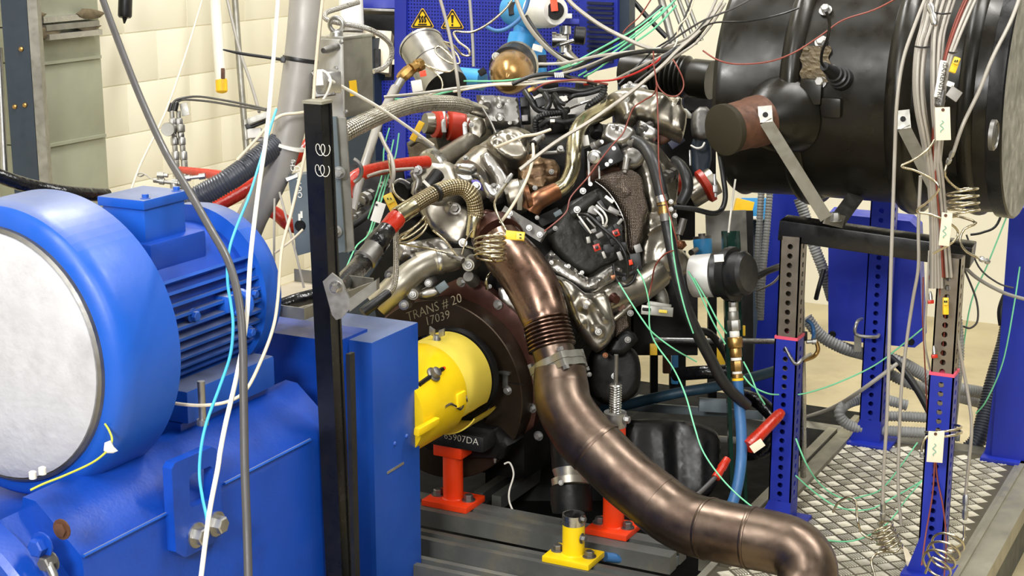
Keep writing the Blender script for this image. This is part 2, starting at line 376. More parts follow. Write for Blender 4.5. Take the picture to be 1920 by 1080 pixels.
    def build(s, name, m, parent=None, ang=38, flat=False):
        lo = V([min(p[i] for p in s.v) for i in range(3)]); hi = V([max(p[i] for p in s.v) for i in range(3)]); c = (lo+hi)/2
        me = bpy.data.meshes.new(name); me.from_pydata([p-c for p in s.v], [], s.f)
        if s.uv:
            ul = me.uv_layers.new(name='UVMap'); dat = ul.data; li = 0
            for i, f in enumerate(s.f):
                q = s.uv.get(i)
                if q:
                    for k in range(len(f)): dat[li+k].uv = q[k]
                li += len(f)
        me.materials.append(MATS[m])
        if not flat:
            me.shade_smooth(); me.set_sharp_from_angle(angle=math.radians(ang))
        o = bpy.data.objects.new(name, me); SC.collection.objects.link(o)
        wl = c
        if parent is not None: o.parent = parent; o.location = c-WLOC[parent.name]
        else: o.location = c
        WLOC[o.name] = c
        return o
WLOC = {}
def tag(o, label=None, cat=None, group=None, kind=None):
    if label: o['label'] = label
    if cat: o['category'] = cat
    if group: o['group'] = group
    if kind: o['kind'] = kind
    return o
def thing(name, label, cat, loc, group=None, kind=None):
    o = bpy.data.objects.new(name, None); SC.collection.objects.link(o); o.location = V(loc); o.empty_display_size = 0.05; WLOC[o.name] = V(loc)
    return tag(o, label, cat, group, kind)
def copyobj(o, delta, parent=None):            # a copy that shares mesh data
    c = o.copy(); SC.collection.objects.link(c); c.parent = parent; WLOC[c.name] = WLOC[o.name]+V(delta)
    c.location = WLOC[c.name]-(WLOC[parent.name] if parent else V((0, 0, 0)))
    return c
def tube(name, pts, w, m, parent=None, n=10, seg=6, ridge=None, label=None, cat=None, group=None, wl=None, cap=True):
    # pts: (px, py, distance); w: width in px at the mean distance; ridge=(pitch px, depth fraction, shape) for corrugated hose
    wp = [P(*p) for p in pts]; dm = sum(p[2] for p in pts)/len(pts)
    cp, par = catmull(wp, seg)
    if isinstance(w, (list, tuple)):
        rr = [W(w[i], pts[i][2])/2 for i in range(len(pts))]
        rad = [rr[min(int(q), len(rr)-1)]*(1-(q-int(q)))+rr[min(int(q)+1, len(rr)-1)]*(q-int(q)) for q in par]
    else: rad = [W(w, dm)/2]*len(cp)
    if ridge:
        L = [0]
        for i in range(1, len(cp)): L.append(L[-1]+(cp[i]-cp[i-1]).length)
        pitch = W(ridge[0], dm); k = max(8, int(L[-1]/pitch*4)); np_, nr = [], []; j = 0
        for i in range(k+1):
            q = L[-1]*i/k
            while j < len(L)-2 and L[j+1] < q: j += 1
            t = (q-L[j])/max(L[j+1]-L[j], 1e-9); np_.append(cp[j].lerp(cp[j+1], t)); nr.append((rad[j]*(1-t)+rad[j+1]*t)*(1-(ridge[1] if i % 4 in (2, 3) else 0)))
        cp, rad = np_, nr
    # what leaves the picture at the top runs on to the ceiling, what leaves it at the bottom runs on to the floor
    for e, k in ((0, 0), (-1, len(cp))):
        if pts[e][1] < -4: cp.insert(k, V((cp[e].x, cp[e].y, 4.6))); rad.insert(k, rad[e])
        elif pts[e][1] > 1084 and label: cp.insert(k if e == 0 else len(cp), V((cp[e].x, cp[e].y, 0.0))); rad.insert(k if e == 0 else len(rad), rad[e])
    b = B(); b.sweep(cp, rad, n, cap); o = b.build(name, m, parent, 60)
    return tag(o, label, cat, group) if label else o
def lathe_px(name, p0, p1, prof, m, parent=None, n=28, ang=38):
    # solid of revolution between two pixel points; prof: (fraction along, width in px at p0)
    a, b = P(*p0), P(*p1); L = (b-a).length; d = (p0[2]+p1[2])/2
    q = B(); q.lathe(a, b-a, [(f*L, max(W(w, d)/2, 1e-6)) for f, w in prof], n); return q.build(name, m, parent, ang)
def text_mesh(name, txt, o, right, up, size, m, parent=None, depth=0.0006, shear=0.0, thin=0.0):
    c = bpy.data.curves.new(name, 'FONT'); c.body = txt; c.size = size; c.extrude = depth; c.shear = shear; c.resolution_u = 2; c.offset = thin
    t = bpy.data.objects.new(name, c); SC.collection.objects.link(t); bpy.context.view_layer.update()
    me = bpy.data.meshes.new_from_object(t); bpy.data.objects.remove(t); bpy.data.curves.remove(c)
    right, up = V(right).normalized(), V(up).normalized(); nn = right.cross(up).normalized(); up = nn.cross(right)
    b = B(); b.add([V(o)+right*v.co.x+up*v.co.y+nn*v.co.z for v in me.vertices], [list(f.vertices) for f in me.polygons]); bpy.data.meshes.remove(me)
    return b.build(name, m, parent, flat=True)
def circ(c, a, b, r, n=12, ph=0): return [V(c)+a*(r*math.cos(ph+2*math.pi*i/n))+b*(r*math.sin(ph+2*math.pi*i/n)) for i in range(n)]
# ------------------------------------------------------------------ the room
XL = P(300, 200, 5.2).x; YB = P(1830, 600, 5.4).y; ZP = 0.24; ZR = 0.33
b = B(); b.cbox((XL-0.4, -3.5, -0.1), (4.5, YB+0.3, 0.0)); tag(b.build('floor', 'floor_beige'), kind='structure')
b = B(); b.cbox((XL, YB, 0), (4.5, YB+0.2, 4.6)); wb = tag(b.build('wall_back', 'cream_wall'), kind='structure')
wl = thing('wall_left', None, None, (XL, 3, 0), kind='structure')
b = B(); b.cbox((XL-0.25, -3.5, 0), (XL-0.005, YB, 4.6)); b.build('mortar_bed', 'mortar', wl)
pl = (V((XL, 0, 0)), X); zc = on(pl, 190, 68).z; ch = W(92, 5.2)*0.99; bl = 2*ch
y_lo, y_hi = on(pl, 60, 300).y, YB
proto = None
for r in range(-6, 5):
    z0 = zc+r*ch; off = (r % 2)*bl/2
    k = math.floor((y_lo-bl-off)/bl)
    while k*bl+off < y_hi:
        ya, yb = max(k*bl+off, y_lo-0.5), min((k+1)*bl+off, y_hi)
        if yb-ya > 0.08:
            full = abs(yb-ya-bl) < 1e-4
            c = V((XL-0.04, (ya+yb)/2, z0-ch/2))
            if full and proto is not None: copyobj(proto, c-WLOC[proto.name], wl)
            else:
                b = B(); b.bbox(c, X*0.04, Y*((yb-ya)/2-0.0022), Z*(ch/2-0.0022), 0.004); o = b.build('block', 'cream_wall', wl)
                if full: proto = o
        k += 1
for (nm, lo, hi) in (('wall_right', (4.5, -3.5, 0), (4.7, YB, 4.6)), ('wall_front', (XL-0.25, -3.7, 0), (4.7, -3.5, 4.6))):
    b = B(); b.cbox(lo, hi); tag(b.build(nm, 'dim_wall'), kind='structure')
b = B(); b.cbox((XL-0.4, -3.7, 4.6), (4.7, YB+0.3, 4.7)); tag(b.build('ceiling', 'ceiling_grey'), kind='structure')
# ------------------------------------------------------------------ raised platform with chequer plate
xa, xb_ = onz(1450, 952, ZP).x, onz(1850, 960, ZP).x; yb_ = onz(1700, 832, ZP).y; ya_ = onz(1600, 1180, ZP).y
pf = thing('platform', None, None, ((xa+xb_)/2, (ya_+yb_)/2, 0), kind='structure')
b = B(); b.cbox((xa, ya_, ZP-0.012), (xb_, yb_, ZP-0.0005)); b.build('chequer_plate', 'chequer_base', pf)
b = B(); b.cbox((xa+0.02, ya_+0.02, 0), (xb_+0.06, yb_-0.01, ZP-0.012)); b.build('platform_frame', 'platform_side', pf)
b = B(); b.cbox((xb_, ya_, ZP-0.05), (xb_+0.09, yb_+0.1, ZP+0.004)); b.build('edge_angle', 'edge_angle', pf)
b = B(); b.cbox((xb_+0.015, ya_, ZP+0.004), (xb_+0.03, yb_+0.1, ZP+0.012)); b.build('edge_lip', 'edge_angle', pf)
b = B(); b.cbox((xa-0.02, ya_, ZP-0.06), (xa, yb_+0.2, ZP+0.006)); b.build('edge_angle', 'edge_angle', pf)
b = B(); b.cbox((xa-0.35, yb_, 0.06), (xb_+0.3, yb_+0.07, ZP+0.004)); b.build('rear_channel', 'galvanised', pf)
E1, E2 = (X+Y).normalized(), (Y-X).normalized()      # tread groups stand at 45 degrees to the plate edges
def barset(first, cx, cy, bd):
    a0_, s0_ = (E1, E2) if first else (E2, E1)
    for i in range(5):
        c = V((cx, cy, ZP))+s0_*((i-2)*0.0074); a, s_, h = a0_*0.0178, s0_*0.0026, 0.0019
        vs = [c-a-s_, c+a-s_, c+a+s_, c-a+s_, c-a*0.8-s_*0.35+Z*h, c+a*0.8-s_*0.35+Z*h, c+a*0.8+s_*0.35+Z*h, c-a*0.8+s_*0.35+Z*h]
        bd.add(vs, [(0, 1, 5, 4), (1, 2, 6, 5), (2, 3, 7, 6), (3, 0, 4, 7), (4, 5, 6, 7)])
cells = []; ca = 0.042; oc = V(((xa+xb_)/2, (ya_+yb_)/2, ZP))
for i in range(-60, 61):
    for j in range(-60, 61):
        p = oc+E1*(i*ca)+E2*(j*ca)
        if xa+0.02 < p.x < xb_-0.02 and ya_+0.02 < p.y < yb_-0.02:
            q = proj(p)
            if 1280 < q[0] < 1930 and q[1] < 1095: cells.append((q[2], p.x, p.y, (i+j) % 2))
cells.sort(); protos = {}; rest = B()
for k, (d, x, y, o) in enumerate(cells):
    if k < 300:
        if o not in protos:
            b = B(); barset(o == 0, x, y, b); protos[o] = b.build('tread_bars', 'chequer', pf, flat=True); protos[(o, 0)] = (x, y)
        else: copyobj(protos[o], V((x-protos[(o, 0)][0], y-protos[(o, 0)][1], 0)), pf)
    else: barset(o == 0, x, y, rest)
tag(rest.build('tread_pattern', 'chequer', pf, flat=True), kind='stuff')
# ------------------------------------------------------------------ bed rails under the engine
def rail(name, px, py, length_l, length_r, depth, h, label):
    p = onz(px, py, ZR); x0, x1 = p.x-length_l, p.x+length_r
    t = thing(name, label, 'rail', ((x0+x1)/2, p.y, ZR-h), 'steel bed rails under the engine')
    sl = depth*0.5
    b = B(); b.cbox((x0, p.y, ZR-h), (x1, p.y+sl-0.012, ZR)); b.build('front_flange', 'rail_steel', t)
    b = B(); b.cbox((x0, p.y+sl+0.012, ZR-h), (x1, p.y+depth, ZR)); b.build('rear_flange', 'rail_steel', t)
    b = B(); b.cbox((x0+0.002, p.y+0.004, ZR-h*0.98), (x1-0.002, p.y+depth-0.004, ZR-h*0.45)); b.build('web', 'rail_side', t)
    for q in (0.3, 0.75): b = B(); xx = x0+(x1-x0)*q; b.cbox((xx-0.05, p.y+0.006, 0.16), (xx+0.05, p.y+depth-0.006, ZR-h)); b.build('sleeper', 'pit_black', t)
    return p
rA = rail('bed_rail', 850, 967, 0.9, 0.62, 0.115, 0.046, 'steel bed rail carrying both orange mount pillars')
rB = rail('bed_rail', 850, 1022, 0.9, 0.56, 0.062, 0.046, 'steel bed rail carrying the yellow mount pillar')
rC = rail('bed_rail', 850, 1075, 0.9, 0.45, 0.06, 0.046, 'steel bed rail lowest in the photograph beside the blue guard')
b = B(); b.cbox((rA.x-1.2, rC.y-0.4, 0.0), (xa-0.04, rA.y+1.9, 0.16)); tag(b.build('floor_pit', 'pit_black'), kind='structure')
# cross tracks running away from the camera
for (px, py, ln, lab) in ((905, 925, 1.1, 'steel cross track running away behind the left orange pillar'), (1330, 1047, 1.2, 'narrow steel track beside the chequer plate')):
    p = onz(px, py, ZR-0.075); t = thing('cross_track', lab, 'rail', p-Z*0.04, 'steel cross tracks')
    for k in (0, 1):
        b = B(); b.cbox((p.x+k*0.06-0.03, p.y, p.z-0.04), (p.x+k*0.06, p.y+ln, p.z)); b.build('bar', 'edge_angle' if px > 1000 else 'rail_steel', t)
def pillar(name, px, py, w, top, bw, bh, m, lab, zt=None):
    p = onz(px, py, ZR); d = proj(p)[2]
    t = thing(name, lab, 'mount', p, 'engine mount pillars')
    hx, hy = W(bw, d)/2, W(bh, d)/2; th = W(12, d)
    b = B(); b.bbox(p+Z*th/2, X*hx, Y*hy, Z*th/2, 0.003); b.build('base_plate', m, t)
    h = along(p, Z, py=top); r = W(w, d)/2
    b = B(); b.lathe(p, Z, [(th, r*1.12), (th+r*0.12, r), (h, r), (h, r*0.8), (h-0.01, r*0.8)], 28); b.build('column', m, t)
    for s_ in (-1, 1):
        b = B(); b.bolt(p+Z*th+X*hx*0.68*s_, Z, W(9, d)); b.build('bolt', 'dull_steel', t)
    return t, p, h, d
t1, p1, h1, d1 = pillar('mount_pillar', 850, 944, 38, 832, 96, 74, 'orange', 'orange mount pillar beneath the flywheel housing')
b = B(); b.bbox(p1+Z*(h1-0.012), X*W(30, d1), Y*W(22, d1), Z*0.018, 0.004); b.build('head_plate', 'orange', t1)
b = B(); b.bbox(p1+Z*(h1+0.024)+X*0.03, X*W(58, d1), Y*W(26, d1), Z*0.024, 0.012); b.build('rubber_pad', 'black_rubber', t1)
t2, p2, h2, d2 = pillar('mount_pillar', 1150, 996, 40, 792, 84, 74, 'orange', 'orange mount pillar behind the bent exhaust pipe')
q = p2+Z*h2
b = B(); b.lathe(q, Z, [(-0.01, W(21, d2)), (0.028, W(21, d2)), (0.028, W(15, d2))], 24); b.build('collar', 'zinc', t2)
b = B(); b.bolt(q+X*W(20, d2)+Z*0.012, X, W(7, d2)); b.build('clamp_screw', 'zinc', t2)
prof = [(0.02, W(12, d2))]
for k in range(12): prof += [(0.028+k*0.0065, W(12, d2)), (0.0313+k*0.0065, W(9.5, d2))]
b = B(); b.lathe(q, Z, prof, 18); b.build('threaded_spindle', 'steel', t2)
b = B(); b.lathe(q, Z, [(0.1, W(4, d2)), (0.18, W(4, d2))], 12); b.build('spindle_pin', 'dull_steel', t2)
t3, p3, h3, d3 = pillar('mount_pillar', 1075, 1049, 42, 982, 96, 74, 'yellow', 'short yellow mount pillar on the front bed rail')
q = p3+Z*h3
b = B(); b.lathe(q, Z, [(0, W(20, d3)), (0, W(21.5, d3)), (0.026, W(21.5, d3)), (0.026, W(19, d3)), (0, W(19, d3))], 28); b.build('clamp_band', 'steel', t3)
b = B(); b.bolt(q+X*W(20, d3)+Z*0.02-Y*0.01, X, W(6, d3)); b.bolt(q+X*W(20, d3)-Z*0.03-Y*0.01, X, W(7, d3)); b.build('clamp_screw', 'dull_steel', t3)
# ------------------------------------------------------------------ blue electric motor
m0 = P(-5, 668, 2.13); AX = Y
mo = thing('electric_motor', 'blue electric motor with white fleece over its fan end', 'motor', m0-Z*0.3)
R0 = W(238, 2.13); s1 = along(m0, Y, px=119); s2 = along(m0, Y, px=372)
RC = W(275, 2.24)
b = B(); b.lathe(m0, Y, [(-0.012, 0.0001), (-0.016, R0*0.5), (-0.012, R0*0.9), (0.0, R0*1.0), (0.012, R0*1.01), (0.03, R0*0.98)], 72)
o = b.build('fleece_cover', 'fleece', mo)
b = B(); b.lathe(m0, Y, [(0.008, R0*1.0), (0.0, R0*1.015), (0.004, R0*1.04), (0.02, R0*1.05)], 72); b.build('fleece_band', 'dull_steel', mo)
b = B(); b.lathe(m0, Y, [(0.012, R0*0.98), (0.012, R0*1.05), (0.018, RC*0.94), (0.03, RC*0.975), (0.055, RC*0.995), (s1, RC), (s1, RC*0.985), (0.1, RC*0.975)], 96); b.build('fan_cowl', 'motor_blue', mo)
RM = W(150, 2.45)
b = B(); b.lathe(m0, Y, [(s1-0.06, RM*0.92), (s2+0.02, RM*0.9)], 64); b.build('stator_body', 'dyno_blue', mo)
RS = W(163, 2.5)
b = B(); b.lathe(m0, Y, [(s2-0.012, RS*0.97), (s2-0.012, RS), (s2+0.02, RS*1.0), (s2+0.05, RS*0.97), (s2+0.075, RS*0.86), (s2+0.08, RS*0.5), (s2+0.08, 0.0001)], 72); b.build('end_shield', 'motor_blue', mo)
# cooling fins: one flat rib each, standing off the body
a_, b_, _ = frame(Y)
for k in range(46):
    g = 2*math.pi*k/46
    dr = X*math.cos(g)+Z*math.sin(g)
    if math.sin(g) > 0.55: continue
    sd = Y.cross(dr)
    bb = B(); y0, y1 = s1-0.05, s2-0.004
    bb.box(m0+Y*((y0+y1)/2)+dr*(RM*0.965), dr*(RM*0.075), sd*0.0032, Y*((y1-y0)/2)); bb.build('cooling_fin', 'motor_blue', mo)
for s_ in (-1, 1):                                   # feet
    b = B(); c = m0+Y*(s2-0.14)+X*(0.12*s_)-Z*RM*0.95
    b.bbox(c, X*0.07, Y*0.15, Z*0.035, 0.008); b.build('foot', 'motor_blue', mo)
c = on((m0+X*RM*0.97, X), 430, 565)
b = B(); b.bbox(c, X*0.02, Y*0.03, Z*0.018, 0.005); b.build('lug_pad', 'motor_blue', mo)
b = B(); b.ring(c+X*0.03, Y, 0.024, 0.008, 18, 8); b.build('lifting_eye', 'motor_blue', mo)
b = B(); b.bolt(on((m0+X*RM, X), 361, 592), X, 0.011); b.build('bolt', 'motor_blue', mo)
b = B(); b.bolt(on((m0+X*RM*1.02, X), 474, 551), X, 0.009); b.build('bolt', 'motor_blue', mo)
b = B(); b.bolt(on((m0+X*RM*1.0, X), 468, 622), X, 0.009); b.build('bolt', 'motor_blue', mo)
# terminal box on top
tp = (V((0, 0, m0.z+RM+0.075)), Z)
q = [on(tp, 238, 386), on(tp, 290, 360), on(tp, 345, 372), on(tp, 268, 388)]
xs = on((m0+Y*(s1+0.02), Y), 255, 380)
bx0 = on((V((0, 0, m0.z+RM+0.062)), Z), 270, 391); L = along(bx0, Y, px=352)
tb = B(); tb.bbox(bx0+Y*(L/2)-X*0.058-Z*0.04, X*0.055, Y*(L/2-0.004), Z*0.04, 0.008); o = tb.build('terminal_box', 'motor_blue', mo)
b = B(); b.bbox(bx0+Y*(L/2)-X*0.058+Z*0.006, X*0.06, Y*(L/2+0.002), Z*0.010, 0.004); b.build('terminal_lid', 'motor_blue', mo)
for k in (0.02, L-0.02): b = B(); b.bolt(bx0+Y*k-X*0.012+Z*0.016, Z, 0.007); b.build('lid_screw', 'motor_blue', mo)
b = B(); b.bbox(bx0+Y*(L/2+0.01)-X*0.055-Z*0.10, X*0.075, Y*(L/2+0.02), Z*0.03, 0.008); b.build('terminal_saddle', 'dyno_blue', mo)
# ------------------------------------------------------------------ blue dynamometer housing
A0 = P(155, 1043, 2.02); ya = A0.y; yend = (A0+Y*along(A0, Y, px=583)).y
py_ = (V((0, ya, 0)), Y)
T0 = on(py_, 67, 940)
dy = thing('dynamometer', 'large blue dynamometer housing under the motor', 'machine', (A0.x-0.35, (ya+yend)/2, 0))
def extr(prof, y0, y1, name, m, par, bev=0.0):
    b = B(); n = len(prof)
    vs = [V((x, y0, z)) for x, z in prof]+[V((x, y1, z)) for x, z in prof]
    b.add(vs, [tuple(range(n))]+[tuple(range(2*n-1, n-1, -1))]+[(i, i+n, (i+1) % n+n, (i+1) % n) for i in range(n)]); return b.build(name, m, par)
w2 = 0.8; ZLO = min(T0.z-0.03, m0.z-RC-0.012)
b = B(); b.bbox(V((m0.x, m0.y+s2-0.14, (ZLO+m0.z-RM*0.95-0.035)/2)), X*0.17, Y*0.15, Z*max(0.004, (m0.z-RM*0.95-0.035-ZLO)/2), 0.003); b.build('motor_pedestal', 'dyno_blue', dy)
extr([(A0.x, 0.02), (A0.x, A0.z-0.02), (A0.x-0.004, A0.z), (T0.x, T0.z), (T0.x-0.03, T0.z+0.003), (T0.x-0.05, ZLO), (A0.x-w2, ZLO), (A0.x-w2, 0.02)][::-1], ya, yend+0.1, 'housing', 'dyno_blue', dy)
extr([(A0.x-0.03, 0.02), (A0.x-0.03, A0.z-0.05), (T0.x-0.03, T0.z-0.02), (T0.x-0.05, ZLO-0.01), (A0.x-w2, ZLO-0.01), (A0.x-w2, 0.02)][::-1], ya-0.06, ya, 'end_frame', 'dyno_blue', dy)
ec = V((A0.x-0.30, ya-0.06, A0.z-0.26)); 
re = (on((ec, Y), 60, 1040)-ec).length
b = B(); b.lathe(ec, -Y, [(0, re*1.0), (0.05, re), (0.06, re*0.97), (0.06, re*0.6), (0.08, re*0.58), (0.08, 0.0001)], 72); b.build('bearing_cover', 'dyno_blue', dy)
f1 = (ec-Y*0.0, -Y)
b = B(); b.bolt(on(f1, 80, 1022), -Y, 0.017); b.build('bolt', 'dyno_blue', dy)
b = B(); b.bolt(on(f1, 117, 992), -Y, 0.013, 0.006); b.build('rusty_bolt', 'rust', dy)
p = on(f1, 95, 1052)
b = B(); b.bolt(p, -Y, 0.014, 0.018); o = b.build('earth_bolt', 'dull_steel', dy)
b = B(); b.sweep([p-Y*0.012+X*0.006, p-Y*0.016+X*0.02-Z*0.015, p-Y*0.016+X*0.024-Z*0.06], 0.008, 10); b.build('cable_lug', 'zinc', o)
# slotted lifting bracket on the side
sp = (V((A0.x+0.02, 0, 0)), X)
out = [on(sp, *q) for q in ((322, 880), (328, 868), (398, 838), (406, 842), (421, 1003), (418, 1008), (350, 1045), (342, 1043), (330, 1035))]
hol = [on(sp, *q) for q in ((355, 897), (360, 889), (394, 874), (399, 878), (399, 930), (395, 936), (361, 951), (356, 948))]
b = B(); b.poly(out, 0.022, X, [hol]); br = b.build('lifting_bracket', 'dyno_blue', dy)
for q in ((368, 1003), (405, 982)):
    b = B(); b.bolt(on((V((A0.x+0.02, 0, 0)), X), *q), X, W(18, 2.1), W(18, 2.1)); b.build('hex_bolt', 'zinc', br)
# weld seam along the crease
for (xa1, xa2) in ((156, 322), (420, 581)):
    q1 = A0+Y*along(A0, Y, px=xa1); q2 = A0+Y*along(A0, Y, px=xa2); b = B(); b.sweep([q1+X*0.001, q2+X*0.001], 0.0035, 6); b.build('weld_seam', 'motor_blue', dy)
st = P(378, 742, 2.25); b = B(); b.lathe(st-Z*0.06, Z, [(0, 0.012), (0.012, 0.012), (0.012, 0.0075), (0.09, 0.0075)], 12); b.build('levelling_stud', 'zinc', dy)
# ------------------------------------------------------------------ blue coupling guard
c0 = P(697, 643, 2.62); gl = along(c0, Y, px=784); gw = -along(c0, -X, px=600)
gd = thing('coupling_guard', 'blue sheet steel coupling guard beside the black post', 'guard', (c0.x-0.15, c0.y+gl/2, 0))
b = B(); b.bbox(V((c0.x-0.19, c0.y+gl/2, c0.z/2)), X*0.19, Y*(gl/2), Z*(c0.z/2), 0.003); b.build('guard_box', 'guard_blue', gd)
q = on((c0, -Y), 650, 700); b = B(); b.cbox((c0.x-0.36, c0.y-0.03, 0.02), (q.x, c0.y, q.z-0.03)); b.build('side_panel', 'dyno_blue', gd)
lw = on((c0-Y*0.01, -Y), 520, 628)
b = B(); b.cbox((c0.x-0.62, c0.y-0.05, 0.02), (on((c0-Y*0.05, -Y), 632, 650).x, c0.y+0.08, on((c0-Y*0.05, -Y), 540, 628).z)); b.build('rear_box', 'dyno_blue', gd)
for q in ((686, 898, 2.62), (739, 831, 2.66), (761, 818, 2.66)):
    pass
for q in ((740, 832), (762, 818)):
    b = B(); b.lathe(on((c0, X), *q), X, [(0, 0.006), (0.004, 0.004), (0.005, 0.0001)], 10); b.build('rivet', 'guard_blue', gd)
q1, q2 = on((c0+X*0.001, X), 726, 887), on((c0+X*0.001, X), 757, 868); b = B(); b.box((q1+q2)/2, (q2-q1)/2, X*0.0008, Z*0.003); tag(b.build('bare_scratch', 'edge_angle', gd), 'pale diagonal scratch')
# ------------------------------------------------------------------ black post
pb = P(630, 1000, 2.50); 
bp = thing('steel_post', 'tall black painted steel post in front of the blue guard', 'post', (pb.x, pb.y, 0))
topz = on((pb, -Y), 600, 196).z
lean = 0.0
def leanbox(b, x0, x1, y0, y1, z0, z1, sx):
    vs = [V((x+(sx*(z-z0) if True else 0), y, z)) for z in (z0, z1) for (x, y) in ((x0, y0), (x1, y0), (x1, y1), (x0, y1))]
    b.add(vs, [(3, 2, 1, 0), (4, 5, 6, 7), (0, 1, 5, 4), (1, 2, 6, 5), (2, 3, 7, 6), (3, 0, 4, 7)])
x0 = on((pb, -Y), 611, 1070).x; x1 = on((pb, -Y), 641, 1070).x
xt0 = on((pb, -Y), 569, 200).x; sx = (xt0-x0)/(topz-on((pb, -Y), 611, 1070).z)
zb = on((pb, -Y), 611, 1070).z; x0 -= sx*(zb-0); x1 -= sx*(zb-0)
b = B(); leanbox(b, x0, x1, pb.y, pb.y+0.006, 0, topz, sx); b.build('front_flange', 'black_paint', bp)
b = B(); leanbox(b, x1-0.006, x1, pb.y+0.006, pb.y+0.032, 0, topz, sx); b.build('web', 'black_paint', bp)
b = B(); leanbox(b, x0, x1+0.003, pb.y+0.032, pb.y+0.038, 0, topz, sx); b.build('rear_flange', 'black_paint', bp)
b = B(); leanbox(b, x0-0.002, x1+0.004, pb.y-0.002, pb.y+0.040, topz, topz+0.006, 0); 
for v in b.v: v.x += sx*topz
b.build('top_plate', 'edge_angle', bp)
qq = on((pb+X*(x1-pb.x), X), 648, 780)
b = B(); b.cbox((qq.x+0.006, pb.y+0.012, 0.1), (qq.x+0.016, pb.y+0.032, qq.z+0.14)); b.build('rubber_strip', 'black_rubber', bp)
for (cx, cy) in ((602, 281), (601, 320)):           # chalk curls
    p = on((pb+X*0.01-Y*0.002, -Y), cx, cy); pts = []
    for k in range(26):
        g = k*0.55; pts.append(p+X*(0.0011*k-0.011+0.008*math.cos(g))+Z*(0.012*math.sin(g))+X*sx*0)
    b = B(); b.sweep(pts, 0.0008, 5); tag(b.build('chalk_curl', 'chalk', bp), 'white chalk curl')
# clamp plate holding the tarred hose
cl = thing('hose_bracket', 'triangular zinc bracket bolted to the black post', 'bracket', P(640, 590, 2.385))
pq = plane(640, 560, 2.385, (0.25, -1, 0)); out = [on(pq, *q) for q in ((605, 528), (622, 512), (640, 526), (655, 560), (655, 580), (640, 597), (630, 600), (622, 590))]
b = B(); b.poly(out, 0.006, pq[1]); b.build('plate', 'zinc', cl)
b = B(); b.bolt(on(pq, 630, 539), pq[1], W(9, 2.38)); b.build('bolt', 'steel', cl)
b = B(); b.poly([on(pq, *q) for q in ((655, 560), (706, 524), (706, 545), (664, 578), (655, 585))], 0.02, pq[1]); b.build('tray_arm', 'galvanised', cl)
# ------------------------------------------------------------------ flywheel and adapter plate
fc = P(833, 727, 3.15); RF = W(172, 3.15)
fl = thing('flywheel_housing', 'dark brown round flywheel cover with chalk numbers behind the yellow guard', 'flywheel', fc-Z*RF)
b = B(); b.lathe(fc, -Y, [(-0.07, RF*0.98), (0, RF), (0.022, RF), (0.024, RF*0.99), (0.024, RF*0.62), (0.0, RF*0.6), (-0.02, RF*0.6), (-0.02, 0.0001)], 96); b.build('cover_disc', 'flywheel_brown', fl)
for i in range(16):
    g = 2*math.pi*i/16+0.1; b = B(); b.bolt(fc+(X*math.cos(g)+Z*math.sin(g))*RF*0.55-Y*(-0.015), -Y, 0.008); b.build('bolt', 'zinc', fl)
pf1 = (fc-Y*0.0245, -Y)
q = on(pf1, 948, 705); b = B(); b.box(q+Z*0.01, X*0.016, Y*0.012, Z*0.003); b.box(q-Z*0.01, X*0.008, Y*0.003, Z*0.024); br = b.build('lock_tab', 'dull_steel', fl)
b = B(); b.bolt(on(pf1, 953, 731)-Y*0.003, -Y, 0.009); b.build('bolt', 'zinc', br)
b = B(); b.sweep([on(pf1, 928, 713), on(pf1, 983, 722)], 0.0015, 5); b.build('split_line', 'engine_dark', fl)
tx = text_mesh('chalk_text', 'TRANS # 20', on(pf1, 764, 603), on(pf1, 850, 572)-on(pf1, 764, 603), Z, 0.036, 'chalk_faint', fl, shear=0.2, thin=-0.0005); tag(tx, 'chalk writing TRANS # 20')
tx = text_mesh('chalk_text', '17039', on(pf1, 798, 611), on(pf1, 850, 595)-on(pf1, 798, 611), Z, 0.034, 'chalk_faint', fl, shear=0.2, thin=-0.0005); tag(tx, 'chalk writing 17039')
ap = (fc+Y*0.055, -Y)
b = B(); b.casting(ap, [(867, 519), (905, 535), (990, 607), (1006, 640), (1012, 740), (1000, 800), (940, 850), (800, 850), (700, 780), (690, 640), (735, 575)], 6, 6, 20, grid=14, rough=0.3, smooth=False); ad = b.build('adapter_plate', 'adapter_brown', fl)
for q in ((865, 529), (934, 571), (992, 629), (963, 806), (1010, 817), (998, 765)):
    b = B(); b.bolt(on((ap[0]-Y*0.008, -Y), *q), -Y, W(6.5, 3.15)); b.build('bolt', 'zinc', ad)
b = B(); b.casting((fc-Y*0.03, -Y), [(790, 806), (845, 790), (935, 800), (965, 830), (940, 862), (870, 856), (800, 842)], 18, 14, 40, grid=8, smooth=False); ft = b.build('support_foot', 'engine_dark', fl)
tx = text_mesh('chalk_text', '65907DA', on((p1-Y*(W(26, d1)+0.001), -Y), 832, 822), X-Z*0.03, Z, 0.027, 'chalk', fl, thin=-0.0005); tag(tx, 'white writing 65907DA')
